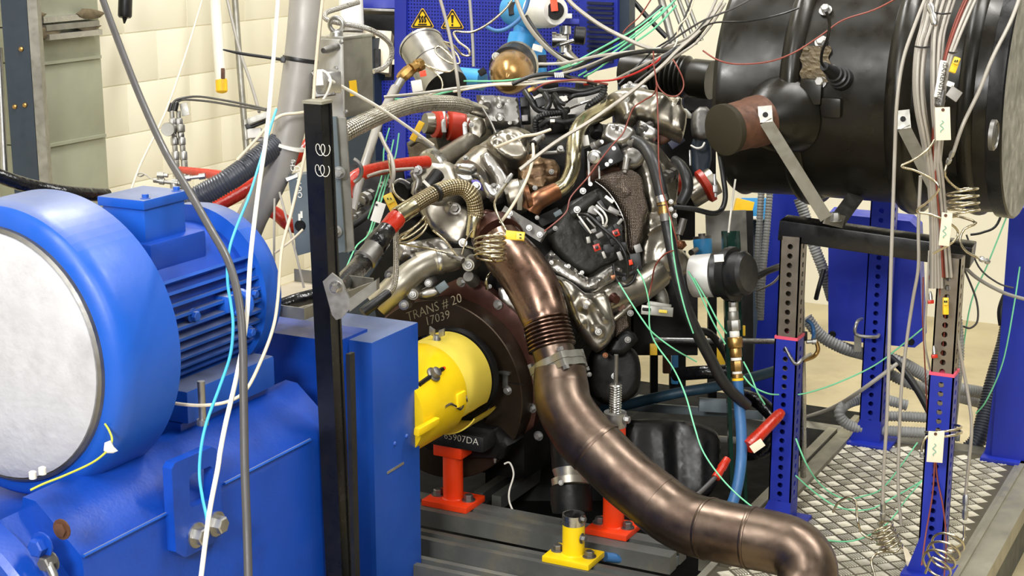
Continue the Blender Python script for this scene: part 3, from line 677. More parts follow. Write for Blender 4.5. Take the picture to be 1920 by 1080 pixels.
# ------------------------------------------------------------------ yellow shaft guard
g1 = P(846, 705, 3.03); lg = -along(g1, -Y, px=770); RG = W(86, 3.03)
sg = thing('shaft_guard', 'yellow tubular shaft guard between blue guard and flywheel', 'guard', g1-Z*RG)
b = B(); b.lathe(g1, -Y, [(0, RG*0.98), (0.0, RG), (0.2, RG), (0.2, RG*0.97), (0, RG*0.97)], 64, math.radians(-28), math.radians(160), ref=Z); b.build('rear_sleeve', 'pale_yellow', sg)
b = B(); b.lathe(g1+X*0.02-Z*0.004, -Y, [(-0.02, RG*1.03), (0.10, RG*1.03), (0.10, RG), (-0.02, RG)], 40, math.radians(-92), math.radians(-33), ref=Z); b.build('lower_flap', 'pale_yellow', sg)
b = B(); b.lathe(g1, -Y, [(0.135, RG*0.5), (0.135, RG*1.0), (0.14, RG*1.02), (0.36, RG*1.02), (0.36, RG*0.9)], 72); b.build('front_sleeve', 'yellow', sg)
b = B(); b.lathe(g1, -Y, [(-0.01, RG*0.9), (0.1, RG*0.9)], 40); b.build('inner_tube', 'yellow', sg)
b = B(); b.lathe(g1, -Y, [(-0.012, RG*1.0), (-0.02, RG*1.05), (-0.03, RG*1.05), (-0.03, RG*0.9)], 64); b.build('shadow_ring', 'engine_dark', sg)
gp = (g1+X*RG*0.72+Z*RG*0.76, (0.68*X+0.73*Z).normalized())
def gpt(px, py, k=1.02):                      # a point of the guard tube seen at a pixel
    r = ray(px, py); o_ = CAM-g1; ax = Y
    d_ = r-ax*r.dot(ax); e = o_-ax*o_.dot(ax); A, Bq, C = d_.dot(d_), 2*d_.dot(e), e.dot(e)-(RG*k)**2
    D = Bq*Bq-4*A*C
    t = (-Bq-math.sqrt(max(D, 0)))/(2*A); p = CAM+r*t; n = p-g1; n = (n-ax*n.dot(ax)).normalized(); return p, n
p, n = gpt(812, 703); b = B(); b.lathe(p, n, [(0, 0.020), (0.004, 0.020), (0.006, 0.014), (0.018, 0.013), (0.020, 0.008)], 18); b.build('guard_knob', 'dull_steel', sg)
pts = [gpt(x, y, 1.022)[0] for x, y in ((785, 722), (800, 711), (815, 701), (830, 692))]; b = B(); b.sweep(catmull(pts, 4)[0], 0.006, 6); b.build('slot', 'engine_dark', sg)
pts = [gpt(x, y, 1.026)[0] for x, y in ((826, 695), (833, 690))]; b = B(); b.sweep(pts, 0.005, 6); b.build('slot_end', 'orange', sg)
p, n = gpt(819, 637, 1.0)
b = B(); b.lathe(p, n, [(0, 0.011), (0.012, 0.008)], 12)
a2, b2, _ = frame(n)
for s_ in (-1, 1): b.bbox(p+n*0.02+X*0.014*s_, X*0.008+n*0.004*s_, a2*0.003, n*0.010, 0.001)
b.build('wing_nut', 'zinc', sg)
pts = [gpt(x, y, 1.02)[0] for x, y in ((834, 763), (845, 757), (858, 762), (868, 758), (864, 767), (856, 763))]; b = B(); b.sweep(catmull(pts, 5)[0], 0.0035, 6); b.build('spring_clip', 'steel', sg)
p1_, n1_ = gpt(870, 745, 1.0); b = B(); b.lathe(p1_, P(883, 775, 2.98)-p1_, [(0, 0.008), (0.05, 0.005)], 10); b.build('locking_pin', 'dull_steel', sg)
p, n = gpt(795, 798, 1.02); b = B(); b.bbox(p+n*0.008, Y*0.05, n*0.008, n.cross(Y)*0.010, 0.004); b.build('hinge_bar', 'yellow', sg)
p, n = gpt(862, 748, 1.0); b = B(); b.bbox(p, Y*0.022, n*0.008, n.cross(Y)*0.018, 0.005); b.build('clamp_lug', 'yellow', sg)
# ------------------------------------------------------------------ exhaust pipe
ex = thing('exhaust_pipe', 'heat stained steel exhaust pipe bending down past the engine', 'exhaust pipe', P(1300, 1000, 2.75))
rp = 110
tube('elbow', [(938, 452, 3.02), (952, 475, 3.0), (978, 505, 2.97), (1002, 545, 2.94), (1018, 585, 2.92), (1024, 602, 2.915)], [84, 94, 98, 98, 92, 88], 'exhaust_hot', ex, 28, 8)
e0, e1 = P(1022, 597, 2.915), P(1036, 655, 2.9); L = (e1-e0).length; prof = []
nb = 8
for k in range(nb):
    t = k/nb; prof += [(L*(t), W(76+4*t, 2.91)/2), (L*(t+0.35/nb), W(88+4*t, 2.91)/2), (L*(t+0.65/nb), W(88+4*t, 2.91)/2)]
prof += [(L, W(82, 2.9)/2)]
b = B(); b.lathe(e0, e1-e0, prof, 36); bel = b.build('bellows', 'exhaust_hot', ex, 50)
tube('neck', [(1034, 648, 2.9), (1042, 672, 2.897), (1048, 690, 2.895)], [78, 80, 100], 'exhaust', ex, 28, 6)
fn = (P(1050, 683, 2.895)-P(1036, 640, 2.905)).normalized()
fcn = P(1050, 683, 2.895); fa, fb, _ = frame(fn, X)
def flange(b, c, th, k):
    pts = []
    for i in range(36):
        g = 2*math.pi*i/36; r = W(46, 2.9)*k*(1+0.36*max(0, math.cos(3*(g-0.5)))**3); pts.append(c+fa*r*math.cos(g)+fb*r*math.sin(g))
    b.poly(pts, th, fn)
b = B(); flange(b, fcn+fn*0.020, 0.018, 1.0); b.build('lower_flange', 'galvanised', ex)
b = B(); flange(b, fcn+fn*0.001, 0.018, 1.02); b.build('upper_flange', 'galvanised', ex)
for i in range(3):
    g = 0.5+2*math.pi*i/3; p = fcn+fa*W(57, 2.9)*math.cos(g)+fb*W(57, 2.9)*math.sin(g)
    b = B(); b.lathe(p-fn*0.028, fn, [(0, 0.009), (0.010, 0.009), (0.010, 0.006), (0.048, 0.006), (0.048, 0.009), (0.058, 0.009)], 6); b.build('flange_bolt', 'dull_steel', ex)
tube('down_pipe', [(1050, 690, 2.893), (1052, 725, 2.885), (1060, 765, 2.865), (1092, 815, 2.84), (1120, 842, 2.82)], [96, 104, 106, 112, 112], 'exhaust', ex, 32, 8)
tube('diagonal_pipe', [(1116, 838, 2.822), (1170, 892, 2.79), (1232, 942, 2.76)], 112, 'exhaust', ex, 32, 8)
tube('lower_elbow', [(1226, 938, 2.765), (1262, 965, 2.745), (1300, 984, 2.725), (1330, 992, 2.71)], 116, 'exhaust', ex, 32, 8)
tube('level_pipe', [(1324, 990, 2.712), (1380, 1003, 2.685), (1412, 1009, 2.67)], 117, 'exhaust', ex, 32, 6)
tube('end_elbow', [(1406, 1008, 2.673), (1450, 1017, 2.655), (1488, 1030, 2.635), (1512, 1058, 2.615), (1512, 1100, 2.595), (1490, 1140, 2.57), (1440, 1190, 2.53)], [117, 117, 116, 114, 113, 113, 113], 'exhaust', ex, 32, 8)
for (p0, p1) in (((1114, 836, 2.823), (1122, 844, 2.82)), ((1224, 936, 2.766), (1231, 941, 2.762)), ((1326, 990.6, 2.712), (1332, 992, 2.708)), ((1406, 1008, 2.673), (1412, 1009, 2.67))):
    a, c = P(*p0), P(*p1); r = W(114 if p0[0] < 1300 else 118.5, p0[2])/2; b = B(); b.lathe(a, c-a, [(0, r), (0.002, r*1.007), (0.007, r*1.007), (0.009, r)], 36); b.build('weld_bead', 'exhaust', ex)
# ------------------------------------------------------------------ black exhaust box
ml = P(1408, 152, 3.25); mlen = along(ml, X, px=1925); RMf = W(208, 3.25)
mf = thing('exhaust_silencer', 'large black cylindrical exhaust silencer on its stand', 'silencer', ml-Z*RMf)
def mrib(s_, w, h): return [(s_-w, RMf), (s_-w*0.7, RMf+h*0.7), (s_-w*0.2, RMf+h), (s_+w*0.2, RMf+h), (s_+w*0.7, RMf+h*0.7), (s_+w, RMf)]
sA = along(ml-X*0, X, px=1480+95)*0.98; 
s_r1 = mlen*0.258; s_r2 = mlen*0.63; s_r3 = mlen*0.875
b = B(); b.lathe(ml, X, [(0.02, 0.0001), (0.02, RMf*0.5), (0.01, RMf*0.9), (0.0, RMf*0.97), (0.0, RMf*1.0), (0.012, RMf*1.02), (0.024, RMf*1.0), (s_r1, RMf*0.985)], 96); b.build('inlet_section', 'black_shell', mf)
b = B(); b.lathe(ml, X, [(s_r1-0.01, RMf*0.985)]+mrib(s_r1+0.014, 0.028, 0.02)+[(s_r1+0.04, RMf*0.985), (s_r2, RMf*0.985)], 96); b.build('middle_section', 'black_shell', mf)
b = B(); b.lathe(ml, X, [(s_r2-0.01, RMf*0.985)]+mrib(s_r2+0.014, 0.030, 0.022)+[(s_r2+0.05, RMf*0.985), (s_r3-0.02, RMf*0.985)]+mrib(s_r3, 0.02, 0.01)+[(mlen-0.03, RMf*0.985)], 96); b.build('outlet_section', 'black_shell', mf)
b = B(); b.lathe(ml, X, [(mlen-0.045, RMf*0.97), (mlen-0.04, RMf*1.03), (mlen-0.004, RMf*1.035), (mlen, RMf*1.02), (mlen, RMf*0.975)], 96); b.build('end_band', 'black_paint', mf)
b = B(); b.lathe(ml, X, [(mlen-0.02, RMf*0.98), (mlen-0.012, RMf*0.9), (mlen-0.006, 0.0001)], 96); b.build('end_cap', 'cap_brown', mf)
p = on((ml+X*(mlen-0.01), X), 1858, 253); b = B(); b.lathe(p, X, [(0, W(27, 3)), (0.010, W(27, 3)), (0.014, W(23, 3)), (0.006, W(21, 3)), (0.006, 0.0001)], 28); pg = b.build('sensor_plug', 'dull_steel', mf)
b = B(); b.lathe(p, X, [(0.004, W(18, 3)), (0.012, W(17, 3)), (0.012, 0.0001)], 20); b.build('plug_face', 'engine_dark', pg)
# side outlet stub with blank plate (faces the camera's left)
def mpt(px, py, k=1.0):
    r = ray(px, py); e0_ = CAM-ml; d_ = r-X*r.dot(X); e = e0_-X*e0_.dot(X); A, Bq, C = d_.dot(d_), 2*d_.dot(e), e.dot(e)-(RMf*k)**2
    D = Bq*Bq-4*A*C; t = (-Bq-math.sqrt(max(D, 0)))/(2*A); p = CAM+r*t; n = p-ml; n = (n-X*n.dot(X)).normalized(); return p, n
sc_ = P(1359, 243, 2.93); sd = V((-0.42, -0.90, -0.10)).normalized(); RSb = W(47, 2.93)
b = B(); b.lathe(sc_-sd*0.20, sd, [(0, RSb*1.05), (0.10, RSb*1.05), (0.115, RSb*1.0), (0.19, RSb*0.97)], 48); stb = b.build('side_stub', 'rust', mf)
b = B(); b.lathe(sc_, sd, [(-0.012, RSb*1.02), (0, RSb*1.04), (0.006, RSb*1.04), (0.008, RSb*1.0), (0.008, 0.0001)], 56); b.build('blanking_plate', 'cap_brown', stb)
b = B(); b.lathe(sc_-sd*0.24, sd, [(0, RSb*1.7), (0.05, RSb*1.55), (0.09, RSb*1.25), (0.11, RSb*1.05)], 48); b.build('stub_collar', 'black_shell', mf)
# pressed pads, mounting nuts and the sensor on the shell
for (cx, cy, hw, hh) in ((1522, 172, 21, 24), (1560, 201, 19, 19)):
    p, n = mpt(cx, cy); a2 = X; b2 = n.cross(X).normalized(); b = B(); b.bbox(p, a2*W(hw, 3.05), b2*W(hh, 3.05), n*0.014, 0.01); b.build('pressed_pad', 'black_shell', mf)
NX, NY = 16, 18; vs = []; fs = []
for j in range(NY+1):
    for i in range(NX+1):
        x = 1502+54*i/NX+3*math.sin(j*0.8); y = 86+68*j/NY; vs.append(mpt(x, y, 1.012+0.016*noise.noise(V((i*0.35, j*1.1, 3.1)))+0.01*random.random())[0])
for j in range(NY):
    for i in range(NX): fs.append((j*(NX+1)+i, (j+1)*(NX+1)+i, (j+1)*(NX+1)+i+1, j*(NX+1)+i+1))
b = B(); b.add(vs, fs); b.build('crumpled_foil', 'oil_wax', mf, flat=True)
p, n = mpt(1578, 148); q = P(1545, 124, 2.86); b = B(); b.lathe(p, q-p, [(0, 0.030), (0.02, 0.030), (0.022, 0.026), (0.04, 0.027), (0.042, 0.022), (0.06, 0.022), (0.062, 0.018), ((q-p).length, 0.011)], 20); b.build('sensor_boot', 'black_rubber', mf)
for q in ((1548, 20), (1540, 79), (1538, 153)):
    p, n = mpt(*q); b = B(); b.bolt(p, n, 0.012, 0.014); b.build('nut', 'zinc', mf)
# stay brackets
def strap(name, pts, w, m, parent=None, th=0.006):
    b = B(); wp = [P(*p) for p in pts]; hw = W(w, pts[0][2])/2
    for i in range(len(wp)-1):
        a, c = wp[i], wp[i+1]; dr = (c-a).normalized(); nn = (CAM-(a+c)/2).normalized(); sd_ = dr.cross(nn).normalized(); nn = sd_.cross(dr).normalized()
        b.box((a+c)/2, (c-a)/2+dr*th*0.3, sd_*hw, nn*th/2)
    return b.build(name, m, parent)
for (pts, lab) in (([(1434, 200, 2.92), (1436, 228, 2.92), (1548, 408, 2.965), (1580, 416, 3.0)], 'grey steel stay bracket with a hole in its tab below the side stub'),
                   ([(1692, 208, 2.87), (1695, 240, 2.87), (1752, 352, 2.9), (1770, 444, 2.92)], 'grey steel stay bracket half hidden behind the hanging cables')):
    br = thing('stay_bracket', lab, 'bracket', P(*pts[-1]), 'stay brackets on the black cross beam')
    strap('tab', pts[:2], 26, 'galvanised', br); strap('arm', pts[1:3], 24, 'galvanised', br); strap('foot', pts[2:], 24, 'galvanised', br)
    p = P(pts[0][0]+1, pts[0][1]+15, pts[0][2]-0.004); n = (CAM-p).normalized(); b = B(); b.lathe(p, n, [(0, 0.007), (0.0006, 0.007), (0.0006, 0.0001)], 14); b.build('hole', 'engine_dark', br)
br = thing('stay_bracket', 'short grey bracket under the silencer with a bolt on the cross beam', 'bracket', P(1585, 416, 3.05), 'stay brackets on the black cross beam')
strap('arm', [(1606, 366, 3.1), (1572, 412, 3.03)], 30, 'dull_steel', br); b = B(); b.bolt(P(1565, 414, 2.98), Z, 0.012, 0.02); b.build('bolt', 'zinc', br)
# ------------------------------------------------------------------ stand: posts and beam
def perfpost(px, py, w, zsplit_px, top_px, lab, holes=True, ang=0.0, zb=ZP, sp=None, hgt_foot=105):
    p = onz(px, py, zb); d = proj(p)[2]; hw = W(w, d)/2
    t = thing('stand_post', lab, 'post', p, 'square perforated posts of the stand')
    zt = p.z+along(p-Y*hw, Z, py=top_px); zs = p.z+along(p-Y*hw, Z, py=zsplit_px) if zsplit_px else None
    sp = sp or W(17.3, d); th = 0.004
    def sleeve(z0, z1, k, m, nm):
        h_ = hw*k; b = B()
        for (n, a) in ((-Y, X), (X, Y), (Y, -X), (-X, -Y)):
            c = V((p.x, p.y, 0))+n*h_
            out = [c-a*h_+Z*z0, c+a*h_+Z*z0, c+a*h_+Z*z1, c-a*h_+Z*z1]; hs = []
            if holes and (n == -Y or n == X):
                z = z0+sp*0.6
                while z < z1-sp*0.4: hs.append(circ(c+Z*z, a, Z, hw*0.27, 10)); z += sp
            b.poly(out, th, n, hs)
        return b.build(nm, m, t)
    foot = p.z+W(hgt_foot, d)
    if zs: sleeve(p.z, zs, 1.12, 'rack_blue', 'outer_tube'); sleeve(zs-0.15, zt, 1.0, 'perforated_grey', 'inner_tube')
    else: sleeve(p.z, zt, 1.12, 'rack_blue', 'outer_tube')
    if zs:
        b = B(); h_ = hw*1.14; b.cbox((p.x-h_, p.y-h_, zs-0.004), (p.x+h_, p.y+h_, zs+0.004)); b.build('height_mark', 'pink_tape', t)
    # gusset foot
    b = B(); h_ = hw*1.14; z1 = foot; b.add([V((p.x-h_*1.9, p.y-h_, p.z)), V((p.x+h_, p.y-h_, p.z)), V((p.x+h_, p.y-h_, z1)), V((p.x-h_*0.9, p.y-h_, z1)), V((p.x-h_*1.9, p.y+h_, p.z)), V((p.x+h_, p.y+h_, p.z)), V((p.x+h_, p.y+h_, z1)), V((p.x-h_*0.9, p.y+h_, z1))],
        [(0, 1, 2, 3), (5, 4, 7, 6), (1, 5, 6, 2), (4, 0, 3, 7), (3, 2, 6, 7), (0, 4, 5, 1)]); b.build('gusset_foot', 'rack_blue', t)
    b = B(); b.bbox(p+Z*0.005, X*hw*2.4, Y*hw*2.2, Z*0.005, 0.002); b.build('base_plate', 'rack_blue', t)
    return t, p, zt, d, hw
po1 = perfpost(1466, 978, 38, 634, 444, 'perforated post with blue foot left under the black beam, clear of cables', hgt_foot=48)
po2 = perfpost(1746, 1074, 40, 702, 484, 'perforated post with blue foot behind the hanging cables and paper tags', hgt_foot=75)
po3 = perfpost(1634, 828, 36, None, 372, 'all blue perforated post behind, carrying the blue box', hgt_foot=48)
bm0, bm1 = P(1462, 430, 3.06), P(1822, 482, 2.93)
dr = (bm1-bm0).normalized(); sd = Z.cross(dr).normalized(); up = dr.cross(sd)
b = B(); hh = W(20, 3.0); b.bbox((bm0+bm1)/2+sd*0.03, (bm1-bm0)/2, sd*0.045, up*hh, 0.004); tag(b.build('cross_beam', 'black_paint'), 'black steel beam across the stand under the silencer', 'beam')
# bent wire locking pins
for (pts, lab) in (([(1470, 646, 3.1), (1490, 682, 3.06), (1506, 672, 3.06), (1520, 664, 3.1)], 'bent zinc locking pin on the left stand post'),
                   ([(1616, 598, 3.58), (1607, 604, 3.53), (1605, 627, 3.53), (1640, 632, 3.53), (1648, 628, 3.58)], 'bent zinc locking pin at the foot of the blue box'),
                   ([(1752, 712, 2.9), (1758, 728, 2.87), (1766, 748, 2.87), (1786, 735, 2.9)], 'bent zinc locking pin on the right stand post')):
    tube('locking_pin', pts, 6.5, 'zinc', n=8, seg=4, label=lab, cat='pin', group='locking pins of the stand')
# blue box on the rear post and big right post
bx = thing('blue_box', 'flat blue steel box hung on the rear post', 'box', P(1630, 650, 3.6))
pq = plane(1630, 560, 3.70, (0.12, -1, 0)); b = B(); b.poly([on(pq, *q) for q in ((1553, 400), (1706, 415), (1722, 430), (1730, 640), (1715, 652), (1553, 636))], 0.12, pq[1]); b.build('shell', 'rack_blue', bx)
for q in ((1561, 627), (1708, 641)):
    b = B(); b.lathe(on(pq, *q), pq[1], [(0, 0.012), (0.006, 0.010), (0.006, 0.0001)], 12); b.build('rubber_plug', 'engine_dark', bx)
b = B(); q0 = on(pq, 1622, 596); q1 = on(pq, 1635, 596); q2 = on(pq, 1635, 625); b.poly([q0+pq[1]*.235, q1+pq[1]*.235, q2+pq[1]*.235, q0+(q2-q1)+pq[1]*.235], 0.002, pq[1]); b.build('type_plate', 'galvanised', bx)
rp_ = onz(1895, 858, ZP); d = proj(rp_)[2]; t = thing('steel_column', 'broad blue steel column at the right edge of the photograph', 'column', rp_)
hw = W(30, d); b = B(); leanbox(b, rp_.x-hw, rp_.x+hw, rp_.y-hw, rp_.y+hw, ZP, ZP+W(480, d), 0.0); b.build('column_tube', 'rack_blue', t)
b = B(); leanbox(b, rp_.x-hw*1.5, rp_.x-hw*0.9, rp_.y-hw*0.6, rp_.y+hw*0.6, ZP, ZP+W(300, d), 0.06); b.build('gusset', 'rack_blue', t)
b = B(); b.bbox(rp_+Z*0.006, X*hw*1.6, Y*hw*1.5, Z*0.006, 0.002); b.build('base_plate', 'rack_blue', t)
# ------------------------------------------------------------------ the engine
NC = -FW
en = thing('engine', 'large bare metal diesel engine on the test bed', 'engine', V((fc.x+0.05, fc.y+0.35, ZR)))
def cast(name, outline, d, m, n=None, bulge=10, fall=20, back=14, parent=en, ref=None, **k):
    cx = sum(p[0] for p in outline)/len(outline); cy = sum(p[1] for p in outline)/len(outline)
    nn = NC if n is None else (NC+V(n)).normalized()
    b = B(); b.casting(plane(cx, cy, d, nn), outline, bulge, fall, back, **k); return b.build(name, m, parent, 50)
def ebolt(px, py, d, w=12, m='dull_steel', n=None, parent=en, name='bolt', washer=True, h=None):
    nn = NC if n is None else (NC+V(n)).normalized(); b = B(); b.bolt(P(px, py, d), nn, W(w, d)*0.35, W(h, d) if h else None, washer); return b.build(name, m, parent)
def drum(name, p0, p1, prof, m, parent=en, n=28): return lathe_px(name, p0, p1, prof, m, parent, n)
def ebox(name, px, py, d, w, h, th, m, rot=0, parent=en, n=None, bev=1.5):
    nn = NC if n is None else (NC+V(n)).normalized(); r = (RT-nn*RT.dot(nn)).normalized(); u = nn.cross(r)
    c, s_ = math.cos(math.radians(rot)), math.sin(math.radians(rot)); a = r*c+u*s_; e = u*c-r*s_
    b = B(); b.bbox(P(px, py, d), a*W(w, d)/2, e*W(h, d)/2, nn*W(th, d)/2, W(bev, d)); return b.build(name, m, parent)
# cylinder block: V-shaped section run along the crank axis
cx, cz = fc.x, fc.z; k = 1.28
prof = [(-.12, -.14), (.12, -.14), (.17, 0), (.26, .2), (.14, .34), (.05, .3), (-.05, .3), (-.14, .34), (-.24, .2), (-.2, 0)]
extr([(cx+x*k, cz+z*k) for x, z in prof], fc.y+0.11, fc.y+0.80, 'cylinder_block', 'engine_dark', en)
b = B(); b.bbox(V((cx-0.02, fc.y+0.66, cz+0.47)), X*0.25, Y*0.24, Z*0.16, 0.03); b.build('valley_cover', 'engine_dark', en)
b = B(); b.bbox(V((cx+0.02, fc.y+0.5, cz-0.22)), X*0.15, Y*0.33, Z*0.08, 0.02); b.build('sump_flange', 'engine_dark', en)
# --- left bank: turbine housing and covers
cast('turbine_dome', [(802, 306), (822, 303), (851, 308), (862, 330), (872, 350), (860, 378), (830, 390), (800, 386), (778, 374), (771, 346), (786, 329), (797, 316)], 3.2, 'alu_matte', (-.1, 0, .3), 30, 40, 30, rough=1.2, seed=1)
cast('turbine_lower_shell', [(772, 352), (800, 360), (835, 372), (868, 386), (888, 400), (886, 436), (873, 462), (852, 467), (822, 448), (800, 425), (788, 400)], 3.2, 'shield', (-.1, 0, .1), 22, 24, 20, rough=4, feats=((852, 390, 12, 8),), seed=2)
drum('turbine_pipe', (812, 314, 3.24), (906, 254, 3.36), [(0, 50), (0.1, 46), (0.6, 44), (1.0, 46)], 'shield')
drum('vee_clamp', (806, 312, 3.2), (818, 306, 3.215), [(0, 54), (0.2, 62), (0.8, 62), (1, 54)], 'steel')
drum('compressor_housing', (880, 341, 3.17), (984, 272, 3.30), [(0, 60), (0.03, 84), (0.08, 92), (0.30, 95), (0.305, 99), (0.33, 99), (0.335, 95), (0.62, 96), (0.625, 99), (0.65, 99), (0.655, 94), (0.9, 90), (1, 66)], 'shield', n=48)
cast('compressor_cap', [(912, 268), (930, 250), (952, 241), (974, 244), (988, 256), (980, 268), (992, 288), (972, 302), (948, 296), (930, 284)], 3.15, 'shield', (0, 0, .4), 8, 8, 40, feats=((932, 272, 6, -6), (962, 262, 9, 4)), ridges=(((940, 250), (985, 275), 4, 3),), grid=4, seed=4)
cast('cap_flange', [(900, 292), (914, 284), (950, 330), (952, 352), (942, 370), (930, 374), (918, 366), (930, 348), (926, 330)], 3.1, 'aluminium', (0, 0, .35), 6, 5, 30, feats=((928, 356, 8, 4),), grid=4, rough=1.5, seed=3)
cast('clamp_lug', [(851, 308), (876, 306), (890, 308), (894, 316), (884, 322), (866, 319), (853, 318)], 3.1, 'alu_bright', (0, 0, .4), 9, 8, 14, grid=4, rough=1.5, seed=5)
cast('clamp_lug', [(851, 324), (868, 327), (885, 328), (892, 342), (876, 345), (858, 338)], 3.1, 'alu_bright', (0, 0, .4), 9, 8, 14, grid=4, rough=1.5, seed=6)
cast('bearing_bracket', [(884, 328), (898, 334), (906, 350), (914, 368), (930, 374), (938, 366), (930, 352), (916, 344), (902, 330), (892, 322)], 3.09, 'alu_bright', (0, 0, .3), 8, 7, 12, grid=4, seed=7)
ebolt(893, 349, 3.06, 17, 'aluminium', h=12); ebolt(926, 349, 3.06, 12, 'dull_steel', (0, 0, .4)); ebolt(873, 297, 3.10, 11, 'dull_steel', (0, 0, .8))
cast('violet_gasket', [(884, 338), (896, 337), (903, 345), (906, 358), (900, 356), (894, 344), (885, 343)], 3.07, 'violet_ink', None, 2, 3, 6, grid=4)
cast('side_bracket', [(774, 312), (786, 307), (800, 310), (800, 324), (790, 330), (793, 345), (780, 372), (770, 362), (775, 340), (768, 325)], 3.15, 'aluminium', None, 9, 8, 12, grid=5, seed=8)
ebolt(783, 319, 3.11, 19, 'zinc', (-.2, 0, 0)); ebolt(853, 391, 3.13, 22, 'aluminium'); ebolt(868, 455, 3.13, 16, 'aluminium'); 
drum('rubber_plug', (797, 356, 3.05), (823, 324, 3.07), [(0, 20), (0.12, 24), (0.2, 24), (0.24, 22), (0.3, 25), (0.95, 27), (1, 22)], 'black_rubber')
drum('plug_ring', (801, 350, 3.05), (805, 346, 3.05), [(0, 27), (1, 27)], 'white_plastic')
tube('wastegate_hoop', [(733, 372, 3.2), (735, 350, 3.2), (750, 337, 3.2), (768, 345, 3.2)], 6, 'zinc', en, 8, 5)
drum('open_port', (748, 362, 3.22), (790, 352, 3.3), [(0, 40), (0.05, 44), (1, 46)], 'engine_dark')
# --- charge air coupling in red silicone
drum('charge_pipe', (796, 231, 3.36), (918, 238, 3.42), [(0, 38), (0.1, 42), (0.9, 44), (1, 44)], 'shield')
drum('silicone_coupler', (812, 232, 3.36), (828, 233, 3.37), [(0, 46), (0.15, 53), (0.9, 53), (1, 48)], 'red_rubber')
drum('silicone_coupler', (838, 233, 3.37), (869, 236, 3.38), [(0, 46), (0.12, 60), (0.85, 62), (1, 54)], 'red_rubber')
for (x, y, d) in ((832, 233, 3.37), (872, 238, 3.38)):
    drum('hose_clamp', (x-4, y, d), (x+4, y, d), [(0, 52), (0.1, 54), (0.9, 54), (1, 52)], 'zinc'); ebox('clamp_housing', x, y+5, d-0.06, 9, 22, 8, 'zinc', 4); ebolt(x, y-6, d-0.07, 8, 'steel')
cast('outlet_elbow', [(880, 222), (905, 220), (912, 240), (905, 262), (885, 268), (876, 250)], 3.33, 'shield', None, 14, 14, 20, grid=6); ebolt(884, 234, 3.27, 10)
# --- grey throttle body
tb_ = cast('throttle_body', [(893, 178), (942, 180), (972, 184), (977, 234), (971, 237), (914, 234), (905, 205)], 3.3, 'dull_steel', (0, 0, .25), 10, 3, 26, grid=5, smooth=False, rough=0.3, feats=((932, 210, 17, -6), (937, 197, 7, 7), (938, 222, 7, 8), (914, 204, 10, 5), (914, 204, 6, -8)))
for q in ((906, 183), (954, 188), (956, 230), (902, 192)): ebolt(q[0], q[1], 3.255, 8, 'steel', (0, 0, .25), tb_)
for q in ((936, 198), (938, 222)): ebolt(q[0], q[1], 3.25, 9, 'alu_bright', (0, 0, .25), tb_)
ebox('throttle_side', 985, 208, 3.36, 18, 50, 26, 'engine_dark', 4, tb_); ebox('connector_socket', 982, 193, 3.32, 13, 16, 14, 'black_plastic', 4, tb_); ebox('connector_socket', 984, 222, 3.32, 12, 12, 14, 'dull_steel', 4, tb_)
tube('vent_pipe', [(905, 203, 3.2), (920, 228, 3.17), (930, 250, 3.14)], 4, 'dull_steel', en, 8, 3)
# --- top of the engine: intake manifold and harness
cast('intake_manifold', [(985, 195), (1010, 178), (1060, 182), (1100, 172), (1130, 164), (1140, 176), (1128, 200), (1110, 222), (1085, 236), (1062, 232), (1030, 250), (1000, 262), (985, 240)], 3.42, 'dull_steel', (0, 0, .5), 22, 20, 40, rough=4, grid=7, seed=11)
ebox('white_label', 1090, 186, 3.345, 14, 17, 1.2, 'white_plastic', 6, bev=0.3); tube('fuel_return_pipe', [(1062, 206, 3.34), (1085, 196, 3.33), (1110, 188, 3.33), (1135, 180, 3.35)], 5, 'steel', en, 8, 4)
hs = [([(985, 172, 3.3), (997, 190, 3.28), (1010, 206, 3.28), (1040, 210, 3.28), (1065, 206, 3.3)], 13), ([(1005, 246, 3.26), (1004, 226, 3.25), (1018, 216, 3.25), (1045, 212, 3.26), (1062, 210, 3.28)], 12),
      ([(1036, 168, 3.3), (1040, 185, 3.27), (1046, 200, 3.27), (1056, 212, 3.27), (1064, 240, 3.28)], 13), ([(1012, 236, 3.25), (1030, 226, 3.24), (1058, 229, 3.24), (1080, 226, 3.26)], 10),
      ([(1000, 160, 3.3), (1020, 172, 3.26), (1055, 168, 3.25), (1090, 172, 3.26), (1135, 160, 3.3)], 11), ([(1060, 190, 3.26), (1075, 180, 3.25), (1100, 176, 3.26), (1128, 168, 3.28)], 9),
      ([(1133, 163, 3.24), (1128, 180, 3.24), (1108, 195, 3.24), (1102, 206, 3.25)], 14), ([(1022, 176, 3.24), (1030, 192, 3.22), (1024, 205, 3.22)], 12), ([(1040, 176, 3.22), (1048, 190, 3.2), (1060, 196, 3.2)], 9)]
for i, (p, w) in enumerate(hs): tube('harness_hose', p, w, 'black_rubber' if i % 2 else 'cable_black', en, 10, 6, ridge=(5, 0.14) if i in (1, 6) else None)
for (x, y, w, h, r, m) in ((1018, 190, 26, 18, 20, 'black_plastic'), (1048, 176, 22, 12, -10, 'black_plastic'), (1070, 172, 30, 14, 5, 'black_plastic'), (1095, 165, 34, 14, -8, 'engine_dark'), (1005, 172, 16, 12, 30, 'black_plastic'), (1032, 160, 30, 12, 0, 'engine_dark'), (1058, 186, 12, 10, 20, 'white_plastic'), (1052, 184, 8, 6, 10, 'white_plastic'), (1036, 227, 9, 6, 0, 'white_plastic'), (1100, 157, 12, 6, 8, 'red_tape'), (996, 168, 14, 8, 20, 'brass')):
    ebox('harness_plug', x, y, 3.23 if w < 15 else 3.28, w, h, 14, m, r)
